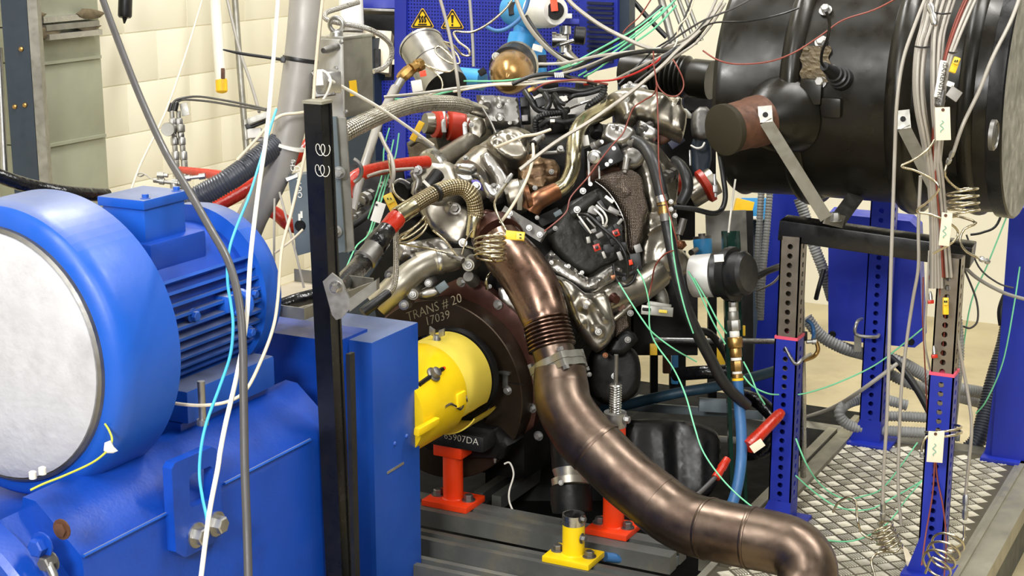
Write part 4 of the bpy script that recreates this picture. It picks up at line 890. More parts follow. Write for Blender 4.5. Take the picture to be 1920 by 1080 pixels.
drum('coil_mount', (1013, 240, 3.26), (1022, 232, 3.3), [(0, 24), (0.5, 24), (0.5, 30), (1, 30)], 'black_rubber'); 
drum('grey_sensor', (1000, 268, 3.1), (1016, 256, 3.12), [(0, 13), (0.3, 16), (0.35, 13), (0.7, 13), (0.75, 17), (1, 17)], 'dull_steel'); drum('sensor_port', (1001, 268, 3.09), (998, 270, 3.085), [(0, 12), (1, 11)], 'engine_dark')
# --- EGR pipe with hot elbow
tube('recirculation_pipe', [(1152, 196, 3.26), (1125, 211, 3.2), (1095, 228, 3.14), (1080, 252, 3.1), (1076, 285, 3.08), (1073, 318, 3.08), (1060, 346, 3.08), (1040, 360, 3.08)], [36, 34, 31, 30, 29, 29, 29, 31], 'pipe_steel', en, 24, 8)
tube('hot_elbow', [(1044, 358, 3.08), (1022, 369, 3.07), (1004, 380, 3.06), (994, 396, 3.06)], [33, 36, 38, 36], 'copper_hot', en, 24, 8)
drum('elbow_flange', (985, 374, 3.06), (996, 371, 3.06), [(0, 50), (0.3, 54), (1, 50)], 'copper_hot'); ebolt(1007, 408, 3.02, 8); ebolt(1003, 352, 3.03, 9, 'dull_steel')
drum('hot_canister', (950, 374, 3.09), (988, 364, 3.09), [(0, 40), (0.15, 62), (0.5, 68), (0.75, 66), (0.8, 60), (1, 56)], 'shield')
strap('canister_strap', [(984, 338, 3.03), (976, 360, 3.02), (974, 392, 3.03)], 9, 'galvanised', en)
cast('hot_manifold', [(972, 306), (985, 292), (1008, 288), (1018, 298), (1040, 300), (1050, 314), (1046, 338), (1030, 346), (1018, 360), (990, 352), (974, 334)], 3.17, 'hot_cast', (0, 0, .4), 10, 6, 40, grid=5, rough=2.5, ridges=(((980, 318), (1040, 310), 3, 6), ((1016, 300), (1022, 350), 3, 6), ((990, 336), (1040, 330), 3, -5)), feats=((1032, 322, 6, 5), (992, 306, 6, 6)), seed=14)
ebolt(992, 305, 3.12, 10); ebolt(1034, 322, 3.12, 10)
tube('manifold_pipe', [(1012, 288, 3.12), (1040, 286, 3.1), (1058, 284, 3.1)], 7, 'dull_steel', en, 10, 3); drum('banjo', (1048, 284, 3.07), (1052, 276, 3.05), [(0, 8), (0.3, 8), (0.3, 12), (0.7, 12), (0.7, 8), (1, 8)], 'zinc')
# --- right bank: coil cover with injectors
cov = cast('rocker_cover', [(1072, 378), (1100, 364), (1128, 352), (1145, 372), (1162, 400), (1172, 440), (1174, 472), (1152, 492), (1126, 502), (1107, 515), (1084, 508), (1060, 489), (1041, 468), (1032, 450), (1036, 430), (1055, 400)], 3.14, 'cover_black', (.25, 0, .1), 10, 9, 60, grid=6, rough=0.5,
           ridges=(((1068, 412), (1084, 433), 1.6, 1.6), ((1061, 429), (1092, 462), 1.6, 1.8), ((1084, 433), (1094, 458), 1.6, 1.5), ((1062, 449), (1076, 470), 1.6, 1.6), ((1076, 470), (1098, 484), 1.6, 1.6)), feats=((1125, 440, 30, -8),))
for i, (x, y, w, h, r, m, dd) in enumerate(((1082, 396, 16, 15, 30, 'dull_steel', 3.1), (1109, 372, 13, 8, 20, 'galvanised', 3.11), (1142, 374, 22, 8, -38, 'white_plastic', 3.1), (1112, 394, 22, 20, -20, 'dull_steel', 3.1), (1128, 386, 26, 12, -60, 'black_plastic', 3.09), (1150, 396, 26, 14, -30, 'dull_steel', 3.11), (1133, 424, 14, 9, 30, 'white_plastic', 3.07), (1095, 425, 34, 8, -52, 'black_plastic', 3.09), (1108, 418, 30, 5, -48, 'zinc', 3.08), (1113, 433, 12, 10, 20, 'galvanised', 3.08), (1124, 441, 16, 12, 30, 'dull_steel', 3.07), (1120, 456, 16, 18, 20, 'cover_black', 3.08), (1103, 450, 9, 16, 10, 'white_plastic', 3.09), (1145, 436, 24, 24, 30, 'black_plastic', 3.09), (1158, 424, 18, 16, 30, 'cover_black', 3.07), (1162, 416, 16, 8, 50, 'galvanised', 3.06), (1140, 466, 26, 22, 10, 'black_plastic', 3.1), (1132, 478, 7, 18, 22, 'white_plastic', 3.07), (1162, 480, 10, 22, 22, 'galvanised', 3.1), (1126, 410, 18, 14, 20, 'black_plastic', 3.09), (1098, 404, 12, 10, 0, 'zinc', 3.08), (1168, 462, 16, 20, 0, 'black_plastic', 3.1), (1152, 452, 20, 16, 20, 'engine_dark', 3.08))):
    ebox('injector_piece' if m in ('dull_steel', 'zinc', 'galvanised') else 'injector_plug', x, y, dd, w*0.86, h*0.8, 14, {'white_plastic': 'galvanised', 'galvanised': 'dull_steel', 'zinc': 'dull_steel'}.get(m, m) if i != 2 else m, r, cov)
for (x, y, r) in ((1119, 464, 20), (1155, 437, 20)):
    sq = ebox('red_lock', x, y, 3.055, 13, 13, 6, 'red_tape', r, cov); ebox('lock_core', x, y, 3.049, 6, 6, 5, 'black_plastic', r, cov)
ebolt(1082, 393, 3.07, 13, 'zinc', None, cov); ebolt(1093, 358, 3.1, 12, 'zinc', None, en)
for p in ([(1118, 385, 3.06), (1132, 398, 3.05), (1138, 412, 3.05), (1134, 424, 3.06)], [(1114, 392, 3.06), (1128, 406, 3.05), (1131, 420, 3.05)], [(1121, 380, 3.06), (1136, 394, 3.055), (1165, 404, 3.06)], [(1083, 402, 3.06), (1092, 415, 3.05), (1108, 437, 3.06)]):
    tube('injector_pipe', p, 4, 'white_plastic' if p[0][0] < 1120 else 'dull_steel', cov, 8, 6)
tube('injector_cable', [(1086, 402, 3.05), (1104, 405, 3.03), (1130, 428, 3.02), (1160, 455, 3.02), (1175, 485, 3.02), (1177, 520, 3.03)], 6.5, 'cable_black', cov, 8, 6)
# --- cast rail below the cover
cast('cylinder_head_rail', [(1022, 480), (1033, 469), (1052, 487), (1078, 503), (1104, 521), (1128, 508), (1150, 496), (1168, 506), (1158, 522), (1136, 536), (1112, 548), (1090, 542), (1062, 526), (1036, 512), (1022, 502)], 3.1, 'aluminium', (.2, 0, .3), 8, 7, 30, grid=4, rough=3, ridges=(((1030, 482), (1100, 532), 3, 6), ((1040, 478), (1104, 526), 2.4, 5), ((1104, 540), (1150, 508), 3, 5)), feats=((1034, 492, 5, 5), (1066, 500, 5, 5), (1118, 530, 6, 6), (1090, 512, 4, 4)), seed=21)
for q in ((1034, 492), (1046, 505), (1066, 499), (1091, 511)): ebolt(q[0], q[1], 3.06, 8, 'alu_bright', (.2, 0, .3))
# --- lower heat shield
lsh = cast('manifold_shield', [(1031, 516), (1052, 519), (1076, 532), (1097, 549), (1114, 550), (1134, 545), (1142, 556), (1148, 580), (1154, 612), (1146, 636), (1134, 652), (1122, 660), (1110, 652), (1096, 634), (1082, 616), (1072, 594), (1062, 568), (1050, 540)], 3.05, 'shield', (.1, 0, .1), 15, 12, 30, grid=5, rough=2.5,
     feats=((1097, 572, 13, 10), (1119, 622, 9, 7), (1068, 552, 10, 6), (1085, 605, 12, 5)), ridges=(((1100, 560), (1132, 600), 5, 6), ((1096, 580), (1112, 615), 7, 7)), seed=23)
ebolt(1122, 622, 2.995, 13, 'aluminium', None, lsh); ebolt(1098, 575, 3.0, 9, 'dull_steel', None, lsh)
tube('exhaust_log', [(1118, 575, 3.12), (1150, 560, 3.12), (1195, 540, 3.14), (1235, 512, 3.17)], [60, 64, 62, 56], 'shield', en, 28, 6)
drum('log_port', (1150, 558, 3.06), (1156, 562, 3.05), [(0, 20), (0.4, 17), (1, 16)], 'adapter_brown'); drum('log_port', (1172, 574, 3.07), (1162, 584, 3.07), [(0, 12), (1, 12)], 'rust')
tube('drain_pipe', [(1148, 602, 3.06), (1165, 588, 3.06), (1182, 574, 3.07)], 9, 'shield', en, 10, 4)
cast('mesh_shield', [(1153, 598), (1174, 588), (1179, 612), (1154, 632)], 3.08, 'mesh_shield', None, 3, 4, 8, grid=6, smooth=False)
cast('support_bracket', [(1150, 636), (1172, 618), (1190, 625), (1197, 637), (1186, 650), (1176, 662), (1158, 668), (1140, 660)], 3.1, 'engine_dark', None, 8, 8, 30, grid=6); ebolt(1177, 637, 3.05, 12)
cast('mount_arm', [(1120, 652), (1180, 650), (1200, 680), (1195, 735), (1150, 760), (1110, 742), (1105, 690)], 3.14, 'engine_dark', None, 12, 12, 60, grid=8); ebolt(1152, 705, 3.08, 12, 'zinc'); ebolt(1105, 702, 3.0, 9, 'zinc'); ebolt(1135, 666, 3.08, 10, 'copper_hot')
# --- big mesh shield and right front cover
msh = cast('mesh_shield', [(1114, 338), (1127, 330), (1153, 322), (1184, 318), (1203, 335), (1208, 364), (1215, 395), (1208, 411), (1203, 442), (1195, 463), (1181, 477), (1173, 458), (1171, 421), (1160, 390), (1142, 364), (1127, 350)], 3.14, 'mesh_shield', (.3, 0, .15), 20, 22, 14, grid=5, rough=1.5, feats=((1168, 363, 8, 7), (1160, 352, 6, 4)), seed=31)
ebox('shield_edge', 1196, 466, 3.12, 14, 16, 10, 'dull_steel', 20, msh)
tube('shield_hem', [(1116, 340, 3.125), (1132, 352, 3.12), (1146, 368, 3.11), (1162, 394, 3.1), (1172, 422, 3.1), (1174, 458, 3.11), (1181, 477, 3.12)], 3.2, 'steel', msh, 8, 5)
cast('hot_casting', [(1100, 322), (1112, 308), (1140, 300), (1165, 312), (1180, 322), (1150, 326), (1120, 338), (1104, 345)], 3.2, 'rust', None, 10, 12, 20, grid=6)
rfc = cast('front_cover', [(1189, 285), (1196, 268), (1214, 262), (1236, 274), (1254, 297), (1271, 312), (1273, 338), (1271, 364), (1268, 406), (1274, 442), (1280, 468), (1292, 484), (1294, 507), (1272, 523), (1246, 527), (1220, 520), (1202, 510), (1200, 470), (1208, 440), (1210, 412), (1216, 396), (1210, 365), (1206, 335)], 3.2, 'shield', (.35, 0, .05), 9, 8, 50, grid=5, rough=2.5,
     ridges=(((1212, 402), (1262, 388), 5, -5), ((1210, 435), (1250, 415), 5, 5), ((1250, 415), (1262, 470), 5, 5), ((1222, 290), (1255, 330), 6, 6)), feats=((1272, 308, 8, 6), (1250, 480, 22, 8)), seed=33)
ebolt(1272, 306, 3.14, 10, 'aluminium', (.35, 0, 0), rfc); ebolt(1276, 461, 3.12, 9, 'copper_hot', (.3, 0, 0), rfc)
cast('pump_lug', [(1272, 450), (1284, 452), (1288, 460), (1280, 468), (1268, 466)], 3.15, 'copper_hot', None, 5, 5, 10, grid=4)
# --- top right shield
tsh = cast('turbo_shield', [(1140, 179), (1157, 170), (1170, 166), (1195, 166), (1213, 169), (1231, 173), (1247, 180), (1257, 188), (1268, 184), (1277, 189), (1279, 201), (1288, 215), (1287, 231), (1279, 262), (1268, 257), (1254, 250), (1234, 242), (1218, 232), (1205, 224), (1196, 223), (1189, 229), (1173, 233), (1162, 227), (1158, 212), (1154, 201), (1146, 190)], 3.22, 'shield', (.15, 0, .35), 24, 34, 30, grid=5, rough=1.2,
     feats=((1175, 187, 8, 6), (1268, 193, 8, 8)), ridges=(((1241, 186), (1212, 228), 9, 6), ((1258, 195), (1258, 240), 4, -3), ((1182, 200), (1192, 222), 5, -4)), seed=35)
ebolt(1175, 186, 3.15, 12, 'alu_bright', (0, 0, .5), tsh)
cast('turbo_flange', [(1164, 162), (1172, 157), (1190, 156), (1212, 160), (1216, 168), (1190, 170), (1165, 170)], 3.26, 'alu_bright', (0, 0, .4), 5, 5, 20, grid=4, parent=tsh); ebolt(1181, 157, 3.24, 10, 'alu_bright', (0, 0, .6), tsh)
cast('turbo_scroll', [(1196, 226), (1215, 233), (1234, 246), (1232, 260), (1222, 266), (1206, 264), (1194, 252)], 3.2, 'alu_bright', (.1, 0, .2), 16, 14, 24, grid=4, parent=tsh)
cast('hot_patch', [(1230, 242), (1258, 252), (1256, 264), (1240, 272), (1228, 262)], 3.24, 'rust', None, 6, 8, 10, grid=5, parent=tsh)
ebox('gasket_tab', 1268, 266, 3.24, 30, 16, 10, 'dark_blue', 35, tsh); cast('white_tab', [(1279, 203), (1287, 204), (1297, 214), (1296, 222), (1289, 221), (1286, 212)], 3.28, 'white_plastic', None, 2, 3, 5, grid=4, parent=tsh)
cast('mount_casting', [(1134, 238), (1140, 231), (1160, 231), (1187, 240), (1192, 250), (1182, 264), (1166, 273), (1150, 271), (1135, 263), (1127, 258)], 3.16, 'aluminium', (0, 0, .3), 9, 8, 26, grid=4, rough=2, feats=((1152, 240, 4, 3), (1160, 248, 5, -4)), seed=37)
ebolt(1150, 238, 3.12, 6, 'dull_steel')
cast('water_outlet', [(1162, 280), (1185, 270), (1205, 268), (1212, 285), (1206, 305), (1190, 318), (1176, 322), (1164, 305)], 3.17, 'aluminium', (.2, 0, .1), 14, 12, 30, grid=5, rough=2.5, ridges=(((1165, 284), (1186, 290), 2.5, 4),), seed=38)
drum('outlet_stub', (1176, 298, 3.12), (1171, 325, 3.11), [(0, 16), (0.2, 14), (0.8, 13), (0.82, 10), (1, 10)], 'aluminium')
drum('round_cap', (1117, 293, 3.08), (1112, 297, 3.055), [(0, 26), (0.4, 27), (0.5, 23), (0.7, 22), (0.75, 12), (1, 11), (1, 4)], 'alu_bright'); ebolt(1114, 295, 3.06, 6, 'steel')
ebox('pump_plate', 1140, 292, 3.16, 50, 40, 20, 'black_plastic', 25); ebox('white_connector', 1098, 264, 3.12, 12, 20, 12, 'white_plastic', 10); drum('grey_nozzle', (1112, 276, 3.1), (1126, 266, 3.09), [(0, 18), (0.4, 16), (0.5, 12), (1, 12)], 'dull_steel'); drum('black_canister', (1118, 238, 3.2), (1120, 254, 3.18), [(0, 20), (0.1, 26), (0.9, 26), (1, 20)], 'engine_dark')
for q in ((1128, 266), (1151, 278), (1145, 302), (1138, 308), (1107, 345)): ebolt(q[0], q[1], 3.09, 8, 'alu_bright')
strap('support_strip', [(1103, 285, 3.1), (1105, 345, 3.1)], 4, 'dull_steel', en); strap('support_strip', [(1123, 312, 3.12), (1124, 334, 3.12)], 3, 'dull_steel', en)
# --- lower left silver manifold
mfd = tube('exhaust_manifold', [(876, 482, 3.12), (846, 487, 3.08), (806, 494, 3.06), (776, 510, 3.05), (746, 536, 3.04), (706, 574, 3.04)], [30, 44, 46, 50, 54, 50], 'alu_matte', en, 28, 8)
drum('manifold_sleeve', (783, 498, 3.06), (820, 490, 3.065), [(0, 49), (0.03, 50), (1, 48)], 'alu_matte'); drum('manifold_band', (818, 491, 3.064), (828, 489, 3.066), [(0, 48.5), (0.1, 50), (0.9, 49.5), (1, 48)], 'alu_bright')
for (x, y, w, m) in ((878, 497, 22, 'alu_matte'), (774, 552, 20, 'alu_matte'), (803, 531, 14, 'zinc'), (757, 572, 18, 'alu_bright'), (729, 516, 16, 'aluminium')):
    drum('cast_boss', (x+8, y-6, 3.08), (x, y, 3.03), [(0, w*1.35), (0.5, w*1.25), (0.8, w*1.2), (1, w*1.05)], m); ebolt(x, y, 3.02, w*0.62, 'zinc')
drum('cast_boss', (888, 527, 3.08), (878, 518, 3.05), [(0, 26), (0.8, 24), (1, 20)], 'dull_steel')
cast('stiffening_rib', [(785, 545), (800, 537), (818, 536), (830, 545), (820, 556), (800, 562), (786, 560)], 3.06, 'aluminium', None, 8, 8, 14, grid=4); ebox('grey_bracket', 829, 538, 3.05, 22, 16, 10, 'rail_side', 35)
cast('head_casting', [(746, 456), (790, 450), (828, 446), (850, 468), (830, 484), (790, 488), (758, 492), (742, 478)], 3.16, 'aluminium', None, 12, 12, 40, grid=5, rough=4, ridges=(((785, 450), (812, 478), 4, 7), ((800, 448), (826, 472), 4, 7), ((760, 470), (775, 486), 5, 6)), feats=((755, 480, 7, 6), (775, 470, 5, 5)), seed=41)
cast('rear_bracket', [(934, 540), (950, 536), (962, 546), (965, 566), (990, 590), (988, 610), (965, 585), (940, 566)], 3.1, 'aluminium', None, 6, 6, 14, grid=4); ebolt(955, 544, 3.06, 11, 'alu_bright'); ebolt(918, 537, 3.08, 8)
tube('rear_pipe', [(913, 542, 3.08), (912, 524, 3.07), (920, 512, 3.08)], 6, 'pipe_steel', en, 10, 4)
# --- rear hot flange and brackets around the exhaust elbow
cast('turbine_outlet', [(896, 398), (912, 392), (938, 400), (958, 418), (972, 440), (966, 460), (940, 470), (915, 462), (900, 440)], 3.1, 'adapter_brown', None, 16, 16, 30, grid=6, rough=3, seed=44)
drum('outlet_flange', (926, 436, 3.06), (938, 452, 3.03), [(0, 88), (0.25, 96), (1, 94)], 'adapter_brown'); ebolt(957, 461, 2.98, 12, 'dull_steel', (0, 0, .5)); ebolt(932, 415, 3.04, 8, 'rust'); ebolt(907, 405, 3.04, 8, 'zinc')
stb_ = strap('link_bar', [(944, 398, 3.07), (1018, 443, 3.03)], 24, 'dull_steel', en, 0.012)
for q in ((956, 400), (952, 410), (992, 427), (1012, 440)): ebolt(q[0], q[1], 3.02, 11, 'zinc')
drum('threaded_rod', (1022, 440, 3.06), (1044, 426, 3.06), [(0, 12), (0.8, 12), (0.85, 8), (1, 8)], 'engine_dark'); ebolt(1041, 428, 3.04, 9)
cast('dark_tunnel', [(1000, 452), (1030, 458), (1042, 474), (1024, 482), (1016, 500), (1000, 480)], 3.16, 'engine_dark', None, 4, 5, 20, grid=6)
ebox('cooler_block', 1030, 408, 3.18, 44, 22, 30, 'engine_dark', 25); ebox('blue_tinted_bracket', 1046, 400, 3.13, 16, 10, 8, 'rail_side', 30)
# --- lower black sump and pump
cast('oil_sump', [(1170, 800), (1200, 786), (1290, 790), (1345, 812), (1350, 860), (1340, 915), (1300, 945), (1230, 930), (1170, 900)], 3.22, 'sump_black', (.3, 0, .3), 26, 24, 120, grid=9, ridges=(((1262, 810), (1268, 930), 12, -12), ((1232, 815), (1240, 925), 8, 8), ((1305, 830), (1305, 920), 8, 8)), rough=1)
b = B(); b.bbox(V((cx+0.02, fc.y+0.3, cz-0.14)), X*0.19, Y*0.22, Z*0.13, 0.03); b.build('lower_crankcase', 'engine_dark', en)
drum('filter_head', (1068, 880, 2.98), (1070, 912, 2.97), [(0, 66), (0.3, 60), (0.5, 56), (0.55, 72), (0.95, 70), (1, 60)], 'alu_matte'); ebolt(1052, 905, 2.93, 10, 'zinc')
drum('filter_body', (1064, 800, 3.0), (1068, 884, 2.98), [(0, 70), (0.9, 66), (1, 60)], 'engine_dark'); drum('filter_base', (1070, 912, 2.98), (1073, 960, 2.97), [(0, 78), (0.6, 80), (1, 74)], 'engine_dark')
# --- right side accessories
tube('bypass_hose', [(1265, 300, 3.15), (1278, 312, 3.12), (1288, 335, 3.1), (1288, 358, 3.1), (1276, 382, 3.1)], [17, 20, 22, 22, 20], 'black_rubber', en, 14, 7)
cast('rear_strut', [(1302, 258), (1328, 256), (1334, 300), (1322, 330), (1304, 330), (1298, 290)], 3.4, 'navy', None, 4, 5, 16, grid=6); tube('strut_ring', [(1296, 273, 3.36), (1306, 278, 3.34), (1316, 276, 3.34), (1321, 268, 3.35)], 4, 'white_plastic', en, 8, 5)
drum('steel_coupler', (1290, 368, 3.36), (1340, 338, 3.36), [(0, 50), (0.1, 54), (1, 54)], 'shield'); 
drum('red_coupler', (1317, 352, 3.33), (1329, 345, 3.33), [(0, 58), (0.2, 66), (0.9, 66), (1, 58)], 'red_rubber'); drum('red_coupler', (1264, 352, 3.3), (1284, 336, 3.3), [(0, 44), (0.3, 46), (1, 46)], 'red_rubber')
ebox('clamp_bar', 1341, 348, 3.25, 5, 44, 5, 'zinc', 3); ebox('clamp_block', 1341, 354, 3.24, 9, 14, 8, 'zinc', 3); ebox('clamp_bar', 1294, 296, 3.3, 4, 30, 5, 'zinc', 2)
cast('pump_body', [(1300, 210), (1325, 200), (1340, 230), (1336, 256), (1302, 258)], 3.38, 'dull_steel', None, 8, 8, 20, grid=6); drum('hose_spigot', (1282, 410, 3.2), (1274, 440, 3.2), [(0, 14), (0.5, 15), (1, 12)], 'dull_steel')
ebox('alternator_bracket', 1235, 572, 3.16, 46, 10, 20, 'galvanised', -10); ebox('slotted_bracket', 1232, 583, 3.1, 60, 18, 8, 'galvanised', -5); ebox('slot', 1243, 584, 3.092, 16, 6, 4, 'pale_yellow', -5); ebox('slot', 1212, 580, 3.092, 16, 6, 4, 'engine_dark', -5)
cast('pulley_guard', [(1222, 540), (1236, 528), (1252, 550), (1254, 575), (1235, 570)], 3.2, 'galvanised', None, 4, 5, 14, grid=6); ebolt(1182, 587, 3.06, 12, 'dull_steel')
tube('rear_cable', [(1155, 512, 3.08), (1172, 516, 3.06), (1185, 512, 3.06), (1192, 505, 3.08)], 9, 'cable_black', en, 8, 5); tube('rear_cable', [(1150, 496, 3.08), (1154, 520, 3.06), (1168, 536, 3.05), (1186, 528, 3.06), (1196, 500, 3.08)], 6, 'cable_black', en, 8, 5)
ebox('sensor_plug', 1192, 492, 3.1, 20, 34, 14, 'black_plastic', 8); ebox('orange_clip', 1182, 492, 3.08, 8, 10, 8, 'orange', 15); ebox('orange_clip', 1150, 520, 3.06, 9, 9, 6, 'copper_hot', 15); ebolt(1171, 523, 3.04, 10, 'cable_black')

# moulded ribs on the rocker cover
ncv = (NC+V((.25, 0, .1))).normalized(); cpl = plane(1099, 443, 3.14, ncv); uu = (cpl[0]-CAM).dot(FW)/F
for ln in ([(1068, 412), (1073, 420), (1080, 428)], [(1061, 429), (1074, 446), (1092, 462)], [(1080, 418), (1090, 434), (1096, 456)], [(1062, 449), (1070, 464), (1082, 476), (1098, 484)], [(1098, 470), (1106, 484), (1114, 494)]):
    b = B(); b.sweep(catmull([on(cpl, *q)+ncv*(10.4*uu) for q in ln], 4)[0], 0.0016, 6); b.build('moulded_rib', 'cover_black', cov)
drum('coil_tube', (1070, 402, 3.1), (1120, 366, 3.1), [(0, 20), (0.1, 24), (0.9, 24), (1, 18)], 'cover_black', cov)
# dark gear and pump modules filling the engine bay
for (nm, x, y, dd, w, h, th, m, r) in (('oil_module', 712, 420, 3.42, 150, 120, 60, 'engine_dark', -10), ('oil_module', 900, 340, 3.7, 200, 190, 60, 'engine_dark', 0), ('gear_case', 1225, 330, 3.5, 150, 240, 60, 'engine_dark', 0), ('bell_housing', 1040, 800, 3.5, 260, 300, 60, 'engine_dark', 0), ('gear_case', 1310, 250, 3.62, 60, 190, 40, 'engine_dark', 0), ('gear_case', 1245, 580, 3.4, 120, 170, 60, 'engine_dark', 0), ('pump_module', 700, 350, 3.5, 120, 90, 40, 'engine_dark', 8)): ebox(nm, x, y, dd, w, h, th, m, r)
for (x, y, w, m) in ((688, 372, 30, 'dull_steel'), (672, 404, 20, 'dull_steel'), (660, 412, 16, 'zinc'), (720, 348, 18, 'dull_steel'), (668, 388, 14, 'galvanised'), (700, 440, 22, 'dull_steel'), (1254, 330, 26, 'dull_steel'), (1210, 240, 18, 'dull_steel')):
    drum('union', (x-9, y+5, 3.18), (x+10, y-6, 3.2), [(0, w*0.6), (0.2, w*0.6), (0.2, w), (0.45, w), (0.45, w*0.75), (0.7, w*0.75), (0.7, w*0.95), (1, w*0.9)], m, en, 8)
tube('rear_hose', [(650, 430, 3.15), (680, 410, 3.15), (705, 388, 3.16), (725, 362, 3.18)], 13, 'black_rubber', en, 12, 5); tube('rear_hose', [(655, 470, 3.1), (690, 480, 3.12), (720, 470, 3.14)], 12, 'hose_teal', en, 12, 5)
tube('rear_hose', [(770, 270, 3.3), (785, 262, 3.28), (805, 272, 3.27), (822, 290, 3.27)], 12, 'dull_steel', en, 12, 5); ebox('filter_mesh', 795, 288, 3.34, 56, 50, 30, 'oil_wax', 10); ebox('yellow_lever', 782, 246, 3.26, 12, 40, 8, 'yellow_plastic', -28)
# ------------------------------------------------------------------ left background
def cable(name, pts, w, m, label, cat='cable', group=None, n=8, seg=6, ridge=None): return tube(name, pts, w, m, None, n, seg, ridge, label, cat, group)
px_ = XL+0.22
pl = (V((px_, 0, 0)), X)
y0, y1 = on(pl, 63, 200).y, on(pl, 195, 200).y
dp = thing('air_duct', 'grey green sheet metal air duct standing against the left wall', 'duct', (px_-0.1, (y0+y1)/2, 0))
zs = [0.0, on(pl, 138, 264).z, on(pl, 128, 113).z, on(pl, 120, 48).z, 4.5]
for i in range(4):
    b = B(); b.bbox(V((px_-0.105, (y0+y1)/2, (zs[i]+zs[i+1])/2)), X*0.105, Y*((y1-y0)/2), Z*((zs[i+1]-zs[i])/2-0.002), 0.004); b.build('duct_section', 'duct_green', dp)
for i in (1, 2):
    b = B(); b.cbox((px_-0.02, y0+0.02, zs[i]-0.006), (px_+0.012, y1-0.01, zs[i]+0.006)); b.build('seam_strip', 'duct_green', dp)
zf = zs[3]
for k, (dz, m) in enumerate(((-0.035, 'alu_bright'), (0.0, 'galvanised'), (0.03, 'alu_bright'))):
    b = B(); b.cbox((px_-0.01, y0+0.06, zf+dz-0.011), (px_+0.05-0.012*k, y1-0.04, zf+dz+0.011)); b.build('flange_strip', m, dp)
for q in ((62, 28, 26, 10), (80, 62, 34, 12), (172, 26, 26, 10), (165, 50, 26, 7)):
    b = B(); b.casting((V((px_+0.03, 0, 0)), X), [(q[0]-q[2], q[1]), (q[0]-q[2]*.5, q[1]-q[3]), (q[0]+q[2]*.4, q[1]-q[3]*.7), (q[0]+q[2], q[1]-2), (q[0]+q[2]*.6, q[1]+q[3]*.7), (q[0]-q[2]*.4, q[1]+q[3])], 6, 6, 14, rough=6, grid=5); b.build('sealant_lump', 'oil_wax', dp)
pl2 = (P(40, 200, 4.3), (0.5*X-0.87*Y)); 
nv = thing('navy_column', 'dark navy steel column at the left edge of the photograph', 'column', V((P(40, 200, 4.3).x, P(40, 200, 4.3).y, 0)))
a0, a1 = on(pl2, 8, 100), on(pl2, 56, 100); dv = a1-a0; dv.z = 0
b = B(); b.box(V(((a0.x+a1.x)/2, (a0.y+a1.y)/2, 2.0))-pl2[1]*0.06, dv/2, pl2[1]*0.06, Z*2.0); b.build('column_plate', 'navy', nv)
b = B(); b.box(V((a1.x, a1.y, 2.0))+dv.normalized()*0.02-pl2[1]*0.03, dv.normalized()*0.018, pl2[1]*0.03, Z*2.0); b.build('edge_channel', 'galvanised', nv)
for q in ((40, 92), (28, 200), (47, 197)): b = B(); b.lathe(on(pl2, *q), pl2[1], [(0, 0.010), (0.008, 0.008), (0.010, 0.0001)], 10); b.build('rivet', 'brass', nv)
cable('wall_pipe', [(-2, 90, 4.4), (3, 200, 4.4), (9, 330, 4.4)], 13, 'zinc', 'bright vertical pipe at the far left edge', 'pipe', n=16)
b = B(); q = P(-12, 200, 4.6); b.cbox((max(q.x-0.2, XL+0.02), q.y, 0), (q.x+0.03, q.y+0.1, 3.2)); tag(b.build('cabinet_side', 'dark_blue'), 'dark blue cabinet side behind the bright vertical pipe', 'cabinet')
cable('tarred_hose', [(-20, 322, 2.6), (20, 338, 2.62), (70, 352, 2.66), (130, 362, 2.7), (200, 366, 2.78)], 27, 'tarred_rubber', 'shiny black hose passing behind the motor at the left edge', 'hose', n=16)
# things on the left wall
t = thing('dip_tube', 'cream hanging tube with a yellow end cap on the wall', 'tube', P(415, 178, 5.1))
tube('tube', [(403, -10, 5.15), (408, 70, 5.15), (414, 150, 5.15)], 21, 'cable_white', t, 18, 3)
drum('end_cap', (415, 148, 5.15), (416, 175, 5.15), [(0, 20), (0.1, 22), (0.85, 22), (0.95, 16), (1, 6)], 'yellow_plastic', t); ebox('rusty_stub', 418, 138, 5.1, 7, 20, 7, 'rust', 0, t)
t = thing('conduit', 'galvanised steel conduit running up the block wall', 'conduit', P(462, 275, 5.3)); tube('pipe', [(440, -10, 5.3), (450, 130, 5.3), (463, 290, 5.3)], 12, 'galvanised', t, 14, 3); drum('coupling', (459, 225, 5.3), (462, 262, 5.3), [(0, 15), (1, 15)], 'galvanised', t)
cable('signal_cable', [(424, -10, 4.6), (448, 90, 4.5), (470, 155, 4.4), (486, 210, 4.3)], 6, 'duct_grey', 'thin beige twin cable slanting across the wall beside the conduit')
t = thing('hanging_sensor', 'black probe hanging from above in front of the wall', 'sensor', P(233, 40, 4.8)); drum('body', (236, -30, 4.8), (234, 33, 4.8), [(0, 26), (0.95, 26), (1, 22)], 'black_plastic', t); drum('tip', (234, 33, 4.8), (233, 44, 4.8), [(0, 10), (1, 3)], 'engine_dark', t)
